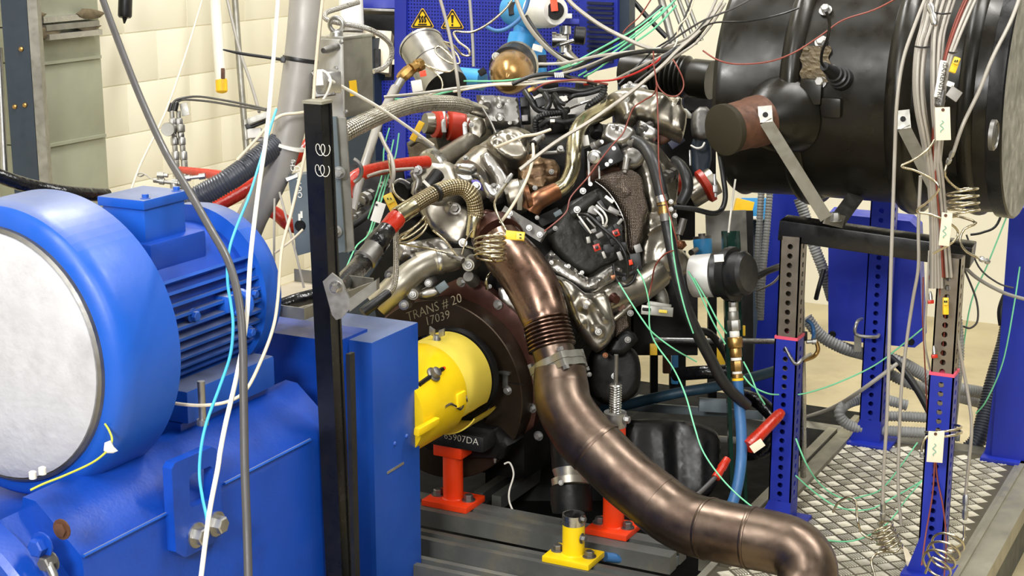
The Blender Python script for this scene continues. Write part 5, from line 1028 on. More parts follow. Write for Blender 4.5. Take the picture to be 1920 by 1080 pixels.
# sensor tree with two columns of fittings
st = thing('sensor_tree', 'cluster of steel pressure fittings standing in front of the wall', 'fittings', P(330, 330, 3.6))
for (x, dx) in ((322, 0), (334, 2)):
    y = 208
    for i, (h, w, m) in enumerate(((14, 9, 'galvanised'), (12, 13, 'zinc'), (14, 18, 'galvanised'), (10, 12, 'steel'), (14, 14, 'zinc'), (12, 10, 'galvanised'), (16, 14, 'zinc'), (18, 12, 'galvanised'), (14, 15, 'steel'))):
        drum('fitting', (x+dx*i/4+i*1.1, y, 3.6), (x+dx*i/4+i*1.1+1, y+h, 3.6), [(0, w*0.9), (0.1, w), (0.9, w), (1, w*0.9)], m, st, 8 if i % 2 else 16); y += h
drum('gauge_disc', (314, 243, 3.56), (318, 241, 3.6), [(0, 24), (0.2, 26), (1, 24)], 'galvanised', st); drum('black_cap', (318, 210, 3.6), (323, 193, 3.6), [(0, 9), (0.9, 9), (1, 6)], 'cable_black', st); drum('black_cap', (327, 208, 3.58), (331, 191, 3.58), [(0, 11), (0.9, 11), (1, 7)], 'cable_black', st)
b = B(); q = P(338, 325, 3.6); b.sweep([q, V((q.x, q.y, 0.0))], 0.016, 10); b.build('riser', 'galvanised', st)
ebox('type_tag', 346, 205, 3.6, 15, 24, 1, 'galvanised', 12, st, bev=0.3)
cable('sensor_cable', [(323, 195, 3.6), (334, 186, 3.6), (370, 181, 3.6), (420, 188, 3.5), (475, 199, 3.4), (500, 205, 3.3)], 4.5, 'cable_darkgrey', 'upper of two dark cables leading from the sensor fittings', group='sensor tree cables')
cable('sensor_cable', [(331, 193, 3.6), (345, 187, 3.6), (390, 190, 3.55), (440, 198, 3.45), (500, 207, 3.3)], 4.5, 'cable_darkgrey', 'lower of two dark cables leading from the sensor fittings', group='sensor tree cables')
vm = thing('valve_manifold', 'small steel valve manifold with a wire lever above the motor', 'valve', P(325, 348, 3.0))
drum('body', (288, 338, 3.0), (345, 345, 3.0), [(0, 9), (0.2, 9), (0.2, 13), (0.35, 13), (0.35, 8), (0.6, 8), (0.6, 15), (0.8, 15), (0.8, 9), (1, 9)], 'galvanised', vm, 12); drum('nut', (345, 335, 3.0), (385, 330, 3.0), [(0, 12), (0.3, 12), (0.3, 7), (0.7, 7), (0.7, 12), (1, 12)], 'zinc', vm, 8); drum('stem', (326, 342, 3.0), (328, 358, 3.0), [(0, 14), (1, 18)], 'galvanised', vm)
b = B(); q = P(330, 352, 3.0); b.sweep([q, V((q.x, q.y, 0.0))], 0.014, 10); b.build('riser', 'galvanised', vm)
drum('cap', (295, 328, 3.0), (315, 329, 3.0), [(0, 12), (0.6, 12), (0.6, 8), (1, 8)], 'galvanised', vm, 8)
b = B(); pts = [P(x, y, 2.98) for x, y in ((292, 338), (282, 334), (270, 326), (262, 325), (258, 328), (263, 331), (270, 328))]; b.sweep(catmull(pts, 4)[0], W(2, 3)/1.6, 6); b.build('wire_lever', 'galvanised', vm)
# ------------------------------------------------------------------ hoses behind the motor
cable('red_sleeved_hose', [(338, 318, 3.3), (370, 323, 3.25), (405, 328, 3.2), (430, 334, 3.15), (460, 345, 3.1)], [12, 17, 20, 22, 24], 'red_tape', 'red sleeved hose starting at the steel fittings', 'hose', 'red sleeved hoses', n=16)
cable('red_sleeved_hose', [(380, 398, 2.85), (420, 378, 2.85), (470, 350, 2.85), (515, 322, 2.85), (560, 290, 2.88), (580, 270, 2.9)], 27, 'red_tape', 'red sleeved hose just below the black corrugated hose', 'hose', 'red sleeved hoses', n=16)
cable('red_sleeved_hose', [(500, 392, 2.9), (520, 402, 2.9), (540, 420, 2.9), (560, 425, 2.92), (585, 410, 2.95)], 25, 'red_tape', 'short red sleeved hose behind the motor end shield', 'hose', 'red sleeved hoses', n=16)
cable('corrugated_hose', [(335, 388, 2.68), (380, 365, 2.68), (425, 340, 2.68), (465, 312, 2.7), (500, 284, 2.72), (530, 262, 2.75)], 43, 'grey_corrugated', 'dark grey corrugated hose rising from the motor terminal box', 'hose', n=22, seg=8, ridge=(5.2, 0.10))
gd_ = thing('vertical_duct', 'thick grey plastic pipe leaning down behind the motor', 'pipe', P(470, 440, 2.78))
tube('pipe', [(577, -30, 2.72), (570, 60, 2.72), (560, 140, 2.73), (547, 220, 2.74), (530, 290, 2.75), (505, 350, 2.77), (474, 405, 2.79), (455, 450, 2.82)], [65, 64, 62, 60, 57, 56, 58, 60], 'duct_grey', gd_, 28, 6)
b = B(); c = P(541, 272, 2.74); b.lathe(c-0.003*Z, (P(548, 240, 2.74)-P(533, 300, 2.75)), [(-0.004, W(30, 2.74)), (0.004, W(30, 2.74))], 28); b.build('pipe_tie', 'white_plastic', gd_)
t = thing('cable_tie', 'black cable tie with a long tail around the grey pipe', 'cable tie', P(560, 110, 2.7))
tube('tail', [(418, 93, 2.66), (450, 100, 2.67), (490, 106, 2.68), (530, 112, 2.69)], [3, 6, 6, 6], 'cable_black', t, 8, 5); ebox('head', 531, 112, 2.69, 9, 11, 8, 'cable_black', -5, t)
b = B(); c0_ = P(563, 112, 2.727); axv = (P(570, 60, 2.72)-P(555, 170, 2.735)).normalized(); b.lathe(c0_, axv, [(-0.005, W(33.2, 2.72)), (0, W(34, 2.72)), (0.005, W(33.2, 2.72))], 32); b.build('loop', 'cable_black', t)
bk = thing('clamp_block', 'dark clamp with pale fittings left of the grey pipe', 'clamp', P(478, 250, 3.0))
ebox('jaw', 485, 222, 3.0, 42, 12, 20, 'galvanised', 20, bk); ebox('jaw', 480, 232, 3.02, 40, 10, 20, 'cable_black', 22, bk); ebox('pad', 478, 250, 3.02, 26, 18, 16, 'white_plastic', 5, bk); ebox('lower_jaw', 484, 262, 3.03, 24, 8, 14, 'dull_steel', 0, bk)
# ------------------------------------------------------------------ junction box and plates by the post
c0_ = P(643, 75, 2.78); jl = along(c0_, Y, px=698); jw = -along(c0_, -X, px=590); jh = -along(c0_, -Z, py=221) if False else along(c0_, -Z, py=221)
jw = along(c0_, -X, px=592)
jb = thing('junction_box', 'aluminium junction box with a lifting eye and yellow label', 'box', c0_-Z*jh)
b = B(); b.bbox(c0_-X*jw/2+Y*jl/2-Z*jh/2, X*jw/2, Y*jl/2, Z*jh/2, 0.003); b.build('housing', 'galvanised', jb)
b = B(); b.bbox(c0_-X*jw/2-Y*0.004-Z*jh/2, X*jw/2*1.02, Y*0.004, Z*jh/2*1.01, 0.001); b.build('front_lid', 'brushed', jb)
b = B(); b.bbox(c0_-X*jw/2+Y*jl/2+Z*0.003, X*jw/2*1.04, Y*jl/2*1.03, Z*0.004, 0.001); b.build('top_lid', 'alu_bright', jb)
jp = (c0_-Y*0.009, -Y)
for q in ((645, 78), (634, 128), (637, 168), (653, 209), (598, 210)): b = B(); b.bolt(on(jp, q[0]-4, q[1]), -Y, 0.006, 0.005, False); b.build('lid_screw', 'zinc', jb)
b = B(); c = c0_-X*jw*0.45+Y*jl*0.2; b.ring(c+Z*0.034, (0.3*X-Y), 0.017, 0.006, 24, 10); b.lathe(c, Z, [(0, 0.018), (0.016, 0.016), (0.02, 0.010)], 16); b.build('lifting_eye', 'zinc', jb)
pls = (c0_+X*0.001, X); b = B(); b.poly([on(pls, *q) for q in ((655, 152), (668, 150), (671, 178), (657, 181))], 0.002, X); b.build('warning_label', 'yellow_plastic', jb)
drum('cable_gland', (606, 95, 2.74), (632, 88, 2.78), [(0, 10), (0.2, 14), (0.4, 14), (0.4, 11), (0.6, 14), (0.8, 12), (1, 14)], 'dull_steel', jb)
vb = thing('solenoid_valve', 'small silver solenoid block on the front of the junction box', 'valve', P(612, 185, 2.7))
b = B(); q = P(612, 152, 2.71); b.bbox(q, (X*0.7-Y*0.7)*0.035, (X*0.7+Y*0.7)*0.03, Z*0.026, 0.005); b.build('coil', 'alu_bright', vb); ebox('connector', 598, 146, 2.68, 16, 30, 14, 'white_plastic', 4, vb); ebox('base', 608, 172, 2.7, 40, 18, 16, 'dull_steel', 8, vb); drum('stem', (585, 136, 2.7), (596, 150, 2.7), [(0, 8), (1, 8)], 'dull_steel', vb)
tube('coil_lead', [(604, 132, 2.68), (614, 138, 2.67), (620, 152, 2.66), (615, 172, 2.67), (605, 188, 2.68)], 5, 'cable_white', vb, 8, 6)
cable('support_wire', [(618, 150, 2.68), (700, 195, 2.8), (760, 235, 2.9), (812, 272, 3.0)], 6.5, 'cable_white', 'straight white cable running from the junction box to the engine', seg=3)
pp = thing('mounting_plate', 'pale blue grey vertical mounting plate right of the black post', 'plate', P(634, 475, 2.62))
ps = plane(628, 340, 2.62, (0.45, -1, 0)); b = B(); b.poly([on(ps, *q) for q in ((608, 220), (630, 219), (647, 472), (630, 475))], 0.012, ps[1]); b.build('front_strip', 'rail_side', pp)
b = B(); b.poly([on((ps[0]+Y*0.02, ps[1]), *q) for q in ((628, 219), (648, 222), (664, 470), (644, 474))], 0.012, ps[1]); b.build('rear_strip', 'galvanised', pp)
for q in ((637, 322), (631, 432), (618, 398)): b = B(); b.bolt(on(ps, *q)+ps[1]*0.01, ps[1], 0.010, 0.016); b.build('bolt', 'zinc', pp)
b = B(); q = on(ps, 655, 320); b.ring(q, ps[1], 0.028, 0.005, 20, 8, -1.2, 1.2); b.build('bent_handle', 'dull_steel', pp)
gb = thing('calibration_unit', 'slate blue instrument case with white vertical lettering behind the post', 'instrument', P(560, 430, 2.75))
pg_ = plane(560, 380, 2.75, (0.3, -1, 0)); b = B(); b.poly([on(pg_, *q) for q in ((540, 330), (584, 326), (592, 470), (556, 480))], 0.05, pg_[1]); b.build('case', 'rail_side', gb)
b = B(); b.poly([on((pg_[0]-Y*0.004, pg_[1]), *q) for q in ((535, 334), (558, 326), (558, 332), (538, 340))], 0.02, pg_[1]); b.build('clip', 'white_plastic', gb)
tx = text_mesh('lettering', 'OUTLAU', on((pg_[0]-Y*0.003, pg_[1]), 567, 372), on(pg_, 563, 335)-on(pg_, 566, 372), -X, 0.020, 'chalk', gb); tag(tx, 'white vertical lettering')
tx = text_mesh('lettering', 'CHJ', on((pg_[0]-Y*0.003, pg_[1]), 554, 322), on(pg_, 551, 300)-on(pg_, 554, 322), -X, 0.018, 'chalk', gb); tag(tx, 'white vertical lettering')
for q in ((561, 410), (565, 405)): b = B(); b.poly([on((pg_[0]-Y*0.003, pg_[1]), q[0]-2, q[1]-9), on((pg_[0]-Y*0.003, pg_[1]), q[0]+2, q[1]-9), on((pg_[0]-Y*0.003, pg_[1]), q[0]+2.5, q[1]+4), on((pg_[0]-Y*0.003, pg_[1]), q[0]-1.5, q[1]+4)], 0.001, pg_[1]); b.build('small_print', 'chalk', gb)
b = B(); b.lathe(on(pg_, 563, 423), pg_[1], [(0, 0.014), (0.008, 0.012), (0.008, 0.0001)], 16); b.build('dial', 'engine_dark', gb)
tr = thing('cable_tray', 'shallow galvanised tray behind the motor', 'tray', P(560, 585, 2.6))
zt = P(560, 560, 2.6).z; pz = (V((0, 0, zt)), Z); qs = [on(pz, *q) for q in ((500, 612), (530, 512), (612, 520), (700, 530), (612, 600))]
c = on(pz, 562, 560); b = B(); b.cbox((c.x-0.11, c.y-0.14, zt-0.004), (c.x+0.11, c.y+0.14, zt)); b.build('tray_floor', 'cable_beige', tr)
for (lo, hi) in (((c.x-0.11, c.y-0.143, zt-0.004), (c.x+0.11, c.y-0.139, zt+0.022)), ((c.x+0.106, c.y-0.14, zt-0.004), (c.x+0.11, c.y+0.14, zt+0.022)), ((c.x-0.11, c.y+0.138, zt-0.004), (c.x+0.11, c.y+0.142, zt+0.03))): b = B(); b.cbox(lo, hi); b.build('tray_side', 'galvanised', tr)
cable('tarred_hose', [(505, 580, 2.52), (530, 572, 2.52), (560, 562, 2.53), (600, 552, 2.56)], 27, 'tarred_rubber', 'black hose crossing the galvanised tray', 'hose', n=16)
# ------------------------------------------------------------------ background behind the engine
pp_ = plane(950, 60, 4.25, (0.05, -1, 0))
pnl = thing('perforated_screen', 'blue perforated steel screen behind the engine', 'screen', P(950, 300, 4.3))
b = B(); b.poly([on(pp_, *q) for q in ((760, -30), (1098, -30), (1098, 330), (700, 330), (700, 152), (760, 150))], 0.004, pp_[1]); b.build('perforated_sheet', 'perforated_blue', pnl)
b = B(); b.poly([on((pp_[0]+Y*0.35, pp_[1]), *q) for q in ((775, -30), (1098, -30), (1098, 420), (775, 420))], 0.02, pp_[1]); b.build('backing_sheet', 'dark_blue', pnl)
b = B(); b.poly([on((pp_[0]-Y*0.02, pp_[1]), *q) for q in ((1085, -30), (1158, -30), (1158, 124), (1090, 140))], 0.03, pp_[1]); lp = b.build('louvre_panel', 'panel_blue', pnl)
for i in range(13):
    y = 2+i*9; b = B(); q0, q1 = on((pp_[0]-Y*0.025, pp_[1]), 1102, y+3), on((pp_[0]-Y*0.025, pp_[1]), 1150, y+5); b.box((q0+q1)/2, (q1-q0)/2, Y*0.008, Z*0.0045); b.build('louvre', 'dark_blue', lp)
b = B(); b.poly([on((pp_[0]+Y*0.0, pp_[1]), *q) for q in ((1158, -30), (1180, -30), (1180, 800), (1158, 800))], 0.06, pp_[1]); b.build('frame_post', 'navy', pnl)
b = B(); b.poly([on((pp_[0]-Y*0.01, pp_[1]), *q) for q in ((740, -30), (762, -30), (758, 800), (736, 800))], 0.05, pp_[1]); b.build('frame_post', 'panel_blue', pnl)
for i, (ax_, ay_, lab) in enumerate(((792, 8, 'yellow triangular hot surface warning sign'), (848, 10, 'yellow triangular exclamation mark warning sign'))):
    ws = thing('warning_sign', lab+' on the blue screen', 'sign', on(pp_, ax_, ay_+46), 'warning signs on the blue screen'); pw_ = (pp_[0]-Y*0.006, pp_[1])
    def tri(k, off): 
        cx_, cy_ = ax_, ay_+30; return [on((pp_[0]-Y*off, pp_[1]), cx_+x*k, cy_+y*k) for x, y in ((-1.5, -22), (1.5, -22), (21, 11.5), (19.5, 14), (-19.5, 14), (-21, 11.5))]
    b = B(); b.poly(tri(1.0, 0.007), 0.003, pp_[1]); b.build('plate', 'sign_yellow', ws)
    b = B(); b.poly(tri(0.93, 0.0085), 0.001, pp_[1], [tri(0.74, 0.0085)]); b.build('border', 'black_ink', ws)
    off = (pp_[0]-Y*0.0085, pp_[1])
    if i == 0:
        for k in (-5, 0, 5):
            b = B(); b.sweep(catmull([on(off, ax_+k+s_, ay_+y) for s_, y in ((1, 22), (-1, 26), (1.2, 30), (-0.5, 34))], 4)[0], 0.0035, 5); b.build('heat_wave', 'black_ink', ws)
        b = B(); b.sweep([on(off, ax_-8, ay_+38), on(off, ax_+8, ay_+38)], 0.003, 5); b.build('ground_line', 'black_ink', ws)
    else:
        b = B(); b.poly([on(off, ax_+x, ay_+y) for x, y in ((-2.6, 18), (2.6, 18), (1.4, 33), (-1.4, 33))], 0.001, pp_[1]); b.build('exclamation_bar', 'black_ink', ws)
        b = B(); b.poly(circ(on(off, ax_, ay_+37), X, Z, W(2.2, 4.2), 12), 0.001, pp_[1]); b.build('exclamation_dot', 'black_ink', ws)
cb = thing('control_cabinet', 'dark control cabinet with blue beam left of the warning signs', 'cabinet', P(715, 160, 4.6))
ebox('beam', 715, 8, 4.55, 100, 26, 60, 'panel_blue', 0, cb); ebox('dark_bay', 718, 62, 4.7, 92, 90, 60, 'engine_dark', 0, cb); ebox('shelf_edge', 715, 22, 4.5, 92, 5, 40, 'dull_steel', -2, cb)
ebox('cabinet_body', 725, 420, 4.78, 100, 590, 60, 'dark_blue', 0, cb); ebox('pink_crate', 706, 100, 4.45, 56, 78, 60, 'paper', -4, cb); ebox('dark_slot', 708, 112, 4.38, 12, 40, 10, 'engine_dark', 0, cb)
t = thing('gas_bottle', 'pale grey cylinder behind the junction box', 'cylinder', P(660, 60, 4.3)); drum('body', (656, -40, 4.3), (660, 55, 4.3), [(0, 46), (0.96, 46), (1, 40)], 'white_plastic', t); drum('foot_ring', (660, 50, 4.3), (660, 60, 4.3), [(0, 44), (1, 42)], 'duct_grey', t); ebox('wall_shelf', 664, 66, 4.4, 80, 8, 90, 'paper', 0, t); b = B(); q = P(664, 70, 4.42); b.cbox((q.x-0.1, q.y-0.02, 0), (q.x+0.1, q.y+0.06, q.z)); b.build('shelf_leg', 'navy', t)
# flexible steel tail by the junction box
cable('flexible_tube', [(672, 4, 2.95), (640, 14, 2.92), (612, 24, 2.9), (612, 36, 2.88), (640, 44, 2.88), (690, 54, 2.9), (728, 78, 2.94), (734, 105, 2.96), (720, 126, 2.96), (700, 134, 2.95)], 10, 'braid_fine', 'looped braided steel tube above the junction box', 'tube', n=12, seg=8)
# pressure transmitter can
pc_ = thing('pressure_transmitter', 'silver cylindrical transmitter can with brass elbow behind the engine', 'sensor', P(830, 165, 3.5))
drum('can', (790, 86, 3.66), (836, 165, 3.58), [(0, 76), (0.02, 84), (0.45, 84), (0.46, 81), (0.52, 81), (0.53, 84), (1, 84)], 'aluminium', pc_, 48); drum('end_rim', (789, 84, 3.662), (791, 88, 3.658), [(0, 84), (0.3, 87), (1, 86)], 'alu_bright', pc_, 48)
drum('brass_nut', (790, 120, 3.46), (770, 130, 3.44), [(0, 24), (0.4, 26), (0.5, 20), (1, 22)], 'brass', pc_, 8); drum('brass_elbow', (772, 128, 3.44), (748, 150, 3.44), [(0, 20), (0.3, 24), (0.8, 22), (1, 16)], 'brass', pc_, 8); tube('downpipe', [(754, 148, 3.44), (742, 168, 3.42), (728, 196, 3.4)], 17, 'dull_steel', pc_, 14, 4)
ebox('red_label', 793, 138, 3.44, 12, 11, 1, 'orange', 12, pc_, bev=0.3); ebox('white_clamp', 782, 162, 3.42, 20, 22, 14, 'white_plastic', 10, pc_)
cable('capillary_tube', [(960, 0, 3.5), (945, 20, 3.5), (915, 45, 3.5), (885, 60, 3.5), (852, 60, 3.5), (860, 78, 3.47), (878, 92, 3.45), (880, 104, 3.45), (866, 102, 3.45), (850, 85, 3.44), (832, 78, 3.43)], 4.5, 'capillary', 'bent bright capillary from the blue meter to the transmitter can', 'tube', n=8)
cable('capillary_tube', [(832, 78, 3.43), (855, 100, 3.42), (862, 118, 3.42), (845, 118, 3.42), (822, 104, 3.42), (816, 92, 3.42), (826, 88, 3.42), (850, 112, 3.42), (852, 128, 3.42), (838, 135, 3.42), (812, 128, 3.42), (797, 120, 3.44)], 4, 'capillary', 'coiled capillary wrapped round the transmitter can', 'tube', n=8)
cable('capillary_tube', [(797, 121, 3.43), (815, 135, 3.42), (828, 150, 3.42), (828, 168, 3.42), (812, 176, 3.42), (790, 178, 3.42), (772, 178, 3.42)], 3.5, 'capillary', 'thin capillary hanging in a loop below the transmitter can', 'tube', n=8)
cable('braided_cable', [(823, -10, 3.2), (838, 45, 3.2), (850, 100, 3.2), (858, 150, 3.2), (862, 185, 3.22)], 6.5, 'cable_grey', 'grey cable hanging in front of the transmitter can')
cable('braided_cable', [(880, -10, 4.0), (884, 40, 4.0), (887, 90, 4.0), (888, 125, 4.0)], 6, 'duct_grey', 'grey cable hanging down the blue screen')
# flow meter
fm = thing('flow_meter', 'light blue flow meter with round white display head', 'meter', P(985, 150, 3.95))
drum('neck', (985, 40, 3.95), (975, 90, 3.95), [(0, 40), (0.5, 38), (0.5, 50), (0.7, 52), (1, 52)], 'light_blue', fm); cast('body', [(965, 70), (1000, 72), (1012, 80), (1024, 98), (1026, 150), (968, 150), (962, 110)], 3.95, 'light_blue', None, 8, 6, 60, parent=fm, grid=7, smooth=False)
drum('head', (962, 18, 4.0), (1008, 22, 3.9), [(0, 60), (0.2, 66), (0.9, 68), (1, 66)], 'light_blue', fm, 40); drum('display_cover', (1006, 20, 3.9), (1042, 20, 3.82), [(0, 62), (0.1, 66), (0.7, 64), (1, 52)], 'white_plastic', fm, 40)
b = B(); b.lathe(P(1041, 20, 3.815), P(1042, 20, 3.8)-P(1040, 20, 3.84), [(0, W(17, 3.8)), (0.006, W(16, 3.8)), (0.006, 0.0001)], 28); b.build('window', 'engine_dark', fm); ebox('screen', 1039, 10, 3.79, 13, 22, 1, 'orange', 6, fm, bev=0.3)
ebox('white_sticker', 1008, 90, 3.88, 20, 12, 1, 'white_plastic', -15, fm, bev=0.3); ebox('type_plate', 1017, 115, 3.88, 16, 24, 1, 'engine_dark', 3, fm, bev=0.3); ebox('terminal', 968, 16, 3.92, 30, 24, 14, 'engine_dark', 5, fm)
cable('blue_cable', [(992, -6, 3.8), (985, 18, 3.8), (972, 38, 3.8), (950, 54, 3.8), (930, 58, 3.8), (912, 50, 3.82)], 8, 'hose_blue', 'looped blue cable below the blue meter head')
dm = thing('domed_regulator', 'bronze domed regulator with a black bolted flange', 'regulator', P(955, 165, 3.75))
drum('flange', (966, 122, 3.8), (956, 128, 3.74), [(0, 84), (0.6, 84), (1, 80)], 'cable_black', dm, 40); drum('flange_rim', (970, 120, 3.81), (966, 122, 3.8), [(0, 88), (1, 88)], 'steel', dm, 40)
drum('dome', (960, 134, 3.745), (950, 146, 3.63), [(0, 84), (0.3, 82), (0.6, 70), (0.8, 54), (0.93, 30), (1, 0.1)], 'bronze_dome', dm, 40)
for q in ((930, 106), (974, 108)): ebolt(q[0], q[1], 3.72, 16, 'galvanised', None, dm)
drum('side_pipe', (905, 150, 3.82), (862, 146, 3.85), [(0, 40), (1, 40)], 'light_blue', dm); ebox('clip', 904, 135, 3.7, 14, 12, 12, 'engine_dark', 30, dm)
vf = thing('valve_fittings', 'group of steel valve fittings with a black knob right of the blue meter', 'fittings', P(1055, 140, 3.95))
drum('tee', (1035, 75, 3.95), (1062, 75, 3.95), [(0, 30), (0.3, 30), (0.3, 24), (1, 24)], 'steel', vf); drum('stem', (1060, 50, 3.95), (1060, 100, 3.95), [(0, 22), (0.3, 22), (0.3, 14), (0.7, 14), (0.7, 24), (1, 24)], 'alu_bright', vf); drum('knob', (1076, 66, 3.92), (1098, 68, 3.92), [(0, 28), (0.1, 34), (0.9, 34), (1, 28)], 'black_plastic', vf)
drum('block', (1055, 105, 3.95), (1072, 125, 3.95), [(0, 38), (0.9, 40), (1, 30)], 'alu_matte', vf); drum('lever', (1050, 84, 3.9), (1076, 76, 3.9), [(0, 8), (1, 8)], 'steel', vf); ebox('blue_rim', 1070, 42, 3.95, 32, 10, 20, 'panel_blue', 0, vf); ebox('white_label', 1064, 30, 3.93, 17, 9, 2, 'white_plastic', 0, vf, bev=0.3)
for i, (xa3, ya3, xb3, yb3) in enumerate(((1238, -8, 1262, 84), (1256, -8, 1290, 84), (1270, -8, 1305, 84), (1284, -8, 1316, 76))):
    cable('ladder_bar', [(xa3, ya3, 4.3), ((xa3+xb3)/2, (ya3+yb3)/2, 4.3), (xb3, yb3, 4.3)], 8 if i else 15, 'galvanised', ('widest' if i == 0 else 'second' if i == 1 else 'third' if i == 2 else 'rightmost')+' of the slanting steel bars left of the silencer', 'bar', 'slanting steel bars behind the wires', seg=2)
cable('black_strut', [(1180, -8, 4.2), (1212, 30, 4.2), (1250, 70, 4.2)], 10, 'cable_black', 'black strut crossing behind the green wires', 'strut', seg=2)
cr_ = thing('parts_crate', 'blue and yellow crate standing far behind the actuator', 'crate', P(1405, 420, 4.4))
ebox('blue_body', 1412, 392, 4.4, 50, 40, 40, 'light_blue', 0, cr_); ebox('yellow_lid', 1394, 388, 4.3, 34, 26, 20, 'yellow_plastic', -14, cr_); ebox('white_rim', 1400, 408, 4.28, 60, 6, 20, 'white_plastic', -3, cr_); ebox('crate_stand', 1410, 592, 4.45, 60, 362, 40, 'navy', 0, cr_)
# black bellows joining the silencer
bw = thing('exhaust_bellows', 'black ribbed bellows joined to the silencer inlet', 'bellows', P(1260, 180, 3.45))
prof = [(0, 58), (0.02, 74)]
for k in range(7): t_ = 0.38+k*0.052; prof += [(t_, 66), (t_+0.018, 80), (t_+0.034, 80)]
prof = [(0, 50), (0.02, 70), (0.36, 70), (0.37, 60)]+prof[2:]+[(0.76, 64), (0.8, 72), (1, 72)]
drum('bellows', (1168, 132, 3.52), (1335, 150, 3.42), prof, 'black_shell', bw, 40)
# ------------------------------------------------------------------ frames and hoses behind the stand
bp1 = plane(1440, 520, 3.95, (0.2, -1, 0))
t = thing('leaning_frame', 'dark blue leaning frame plate behind the left stand post', 'frame', P(1435, 700, 3.95)); b = B(); b.poly([on(bp1, *q) for q in ((1440, 345), (1520, 345), (1505, 420), (1480, 600), (1470, 760), (1405, 760), (1425, 560))], 0.03, bp1[1]); b.build('plate', 'rack_blue', t)
b = B(); b.poly([on((bp1[0]-Y*0.05, bp1[1]), *q) for q in ((1455, 640), (1470, 640), (1462, 720), (1448, 720))], 0.01, bp1[1]); b.build('brace', 'navy', t)
conds = [([(1428, 352, 3.6), (1424, 420, 3.6), (1420, 500, 3.62), (1424, 580, 3.65)], 13, 'left of two thin grey conduits beside the blue frame'), ([(1444, 352, 3.58), (1438, 430, 3.58), (1430, 520, 3.6), (1426, 600, 3.62)], 13, 'right of two thin grey conduits beside the blue frame'),
         ([(1498, 372, 3.75), (1508, 400, 3.75), (1522, 450, 3.75), (1545, 510, 3.75), (1560, 560, 3.78)], 22, 'grey conduit curving behind the left end of the beam'),
         ([(1512, 596, 3.75), (1540, 630, 3.75), (1580, 652, 3.75), (1620, 664, 3.78), (1660, 676, 3.8)], 24, 'grey conduit sagging left of the rear post'),
         ([(1655, 668, 3.72), (1690, 680, 3.72), (1730, 702, 3.74), (1760, 720, 3.75), (1850, 738, 3.8)], 24, 'grey conduit continuing right of the rear post'), ([(1650, 690, 3.8), (1690, 712, 3.8), (1740, 730, 3.8), (1800, 745, 3.82), (1850, 758, 3.85)], 22, 'lower grey conduit right of the rear post'),
         ([(1700, 760, 3.7), (1650, 748, 3.7), (1600, 752, 3.68), (1574, 772, 3.66), (1590, 796, 3.66), (1640, 806, 3.66), (1740, 812, 3.64), (1800, 818, 3.62)], 21, 'grey conduit looping on the floor round the rear post'), ([(1660, 780, 3.75), (1720, 782, 3.75), (1790, 788, 3.75)], 20, 'short grey conduit lying above the floor loop'),
         ([(1782, 545, 3.3), (1794, 600, 3.3), (1798, 660, 3.3), (1792, 720, 3.34), (1786, 780, 3.5), (1780, 840, 3.66)], 20, 'grey conduit standing right of the cable post'),
         ([(1900, 560, 3.75), (1886, 640, 3.72), (1868, 700, 3.7), (1852, 760, 3.68), (1836, 820, 3.66), (1815, 845, 3.66)], 34, 'thick dark conduit curving down beside the blue column')]
for i, (p, w, lab) in enumerate(conds): cable('flexible_conduit', p, w, 'grey_corrugated' if i == 9 else 'grey_conduit', lab, 'conduit', 'grey flexible conduits behind the stand', n=14, seg=7, ridge=(5.5, 0.13))
cable('rubber_hose', [(1650, 655, 3.65), (1690, 690, 3.6), (1720, 730, 3.55), (1745, 775, 3.5)], 15, 'cable_black', 'black hose crossing the grey conduits', 'hose', n=12)
cable('rubber_hose', [(1545, 505, 3.7), (1535, 540, 3.7), (1530, 560, 3.72)], 9, 'cable_black', 'thin black rod beside the shiny upright rod', 'rod')
cable('cable_loop', [(1880, 610, 3.6), (1878, 580, 3.6), (1892, 545, 3.6), (1915, 520, 3.6)], 16, 'cable_black', 'black hose bending at the right edge of the photograph', 'hose', n=12)
cable('flat_strap', [(1512, 782, 3.84), (1560, 765, 3.74), (1610, 735, 3.58), (1665, 695, 3.55), (1682, 682, 3.55)], 8, 'cable_grey', 'grey strap slanting up past the rear post', 'strap')
cable('steel_rod', [(1502, 545, 3.25), (1504, 650, 3.25), (1506, 780, 3.28), (1506, 893, 3.36)], 12, 'steel', 'shiny upright steel rod beside the left stand post', 'rod', seg=2, n=14)
cable('steel_rod', [(1225, 637, 3.3), (1340, 639, 3.24), (1458, 640, 3.15)], 10, 'alu_bright', 'shiny level rod running into the left stand post', 'rod', seg=2, n=14)
rf = thing('rod_clamp', 'dark clamp with brass fittings on the upright rod', 'clamp', P(1512, 640, 3.2)); ebox('block', 1502, 630, 3.2, 20, 18, 24, 'black_plastic', 0, rf); drum('screw', (1512, 641, 3.18), (1530, 640, 3.18), [(0, 8), (0.6, 8), (0.6, 12), (1, 12)], 'zinc', rf, 8); tube('elbow', [(1530, 640, 3.18), (1534, 655, 3.18), (1526, 668, 3.18), (1505, 676, 3.16)], 8, 'brass', rf, 10, 5)
tube('blue_wires', [(1512, 600, 3.2), (1522, 608, 3.2), (1526, 625, 3.2), (1524, 640, 3.18)], 8, 'hose_blue', rf, 8, 5)
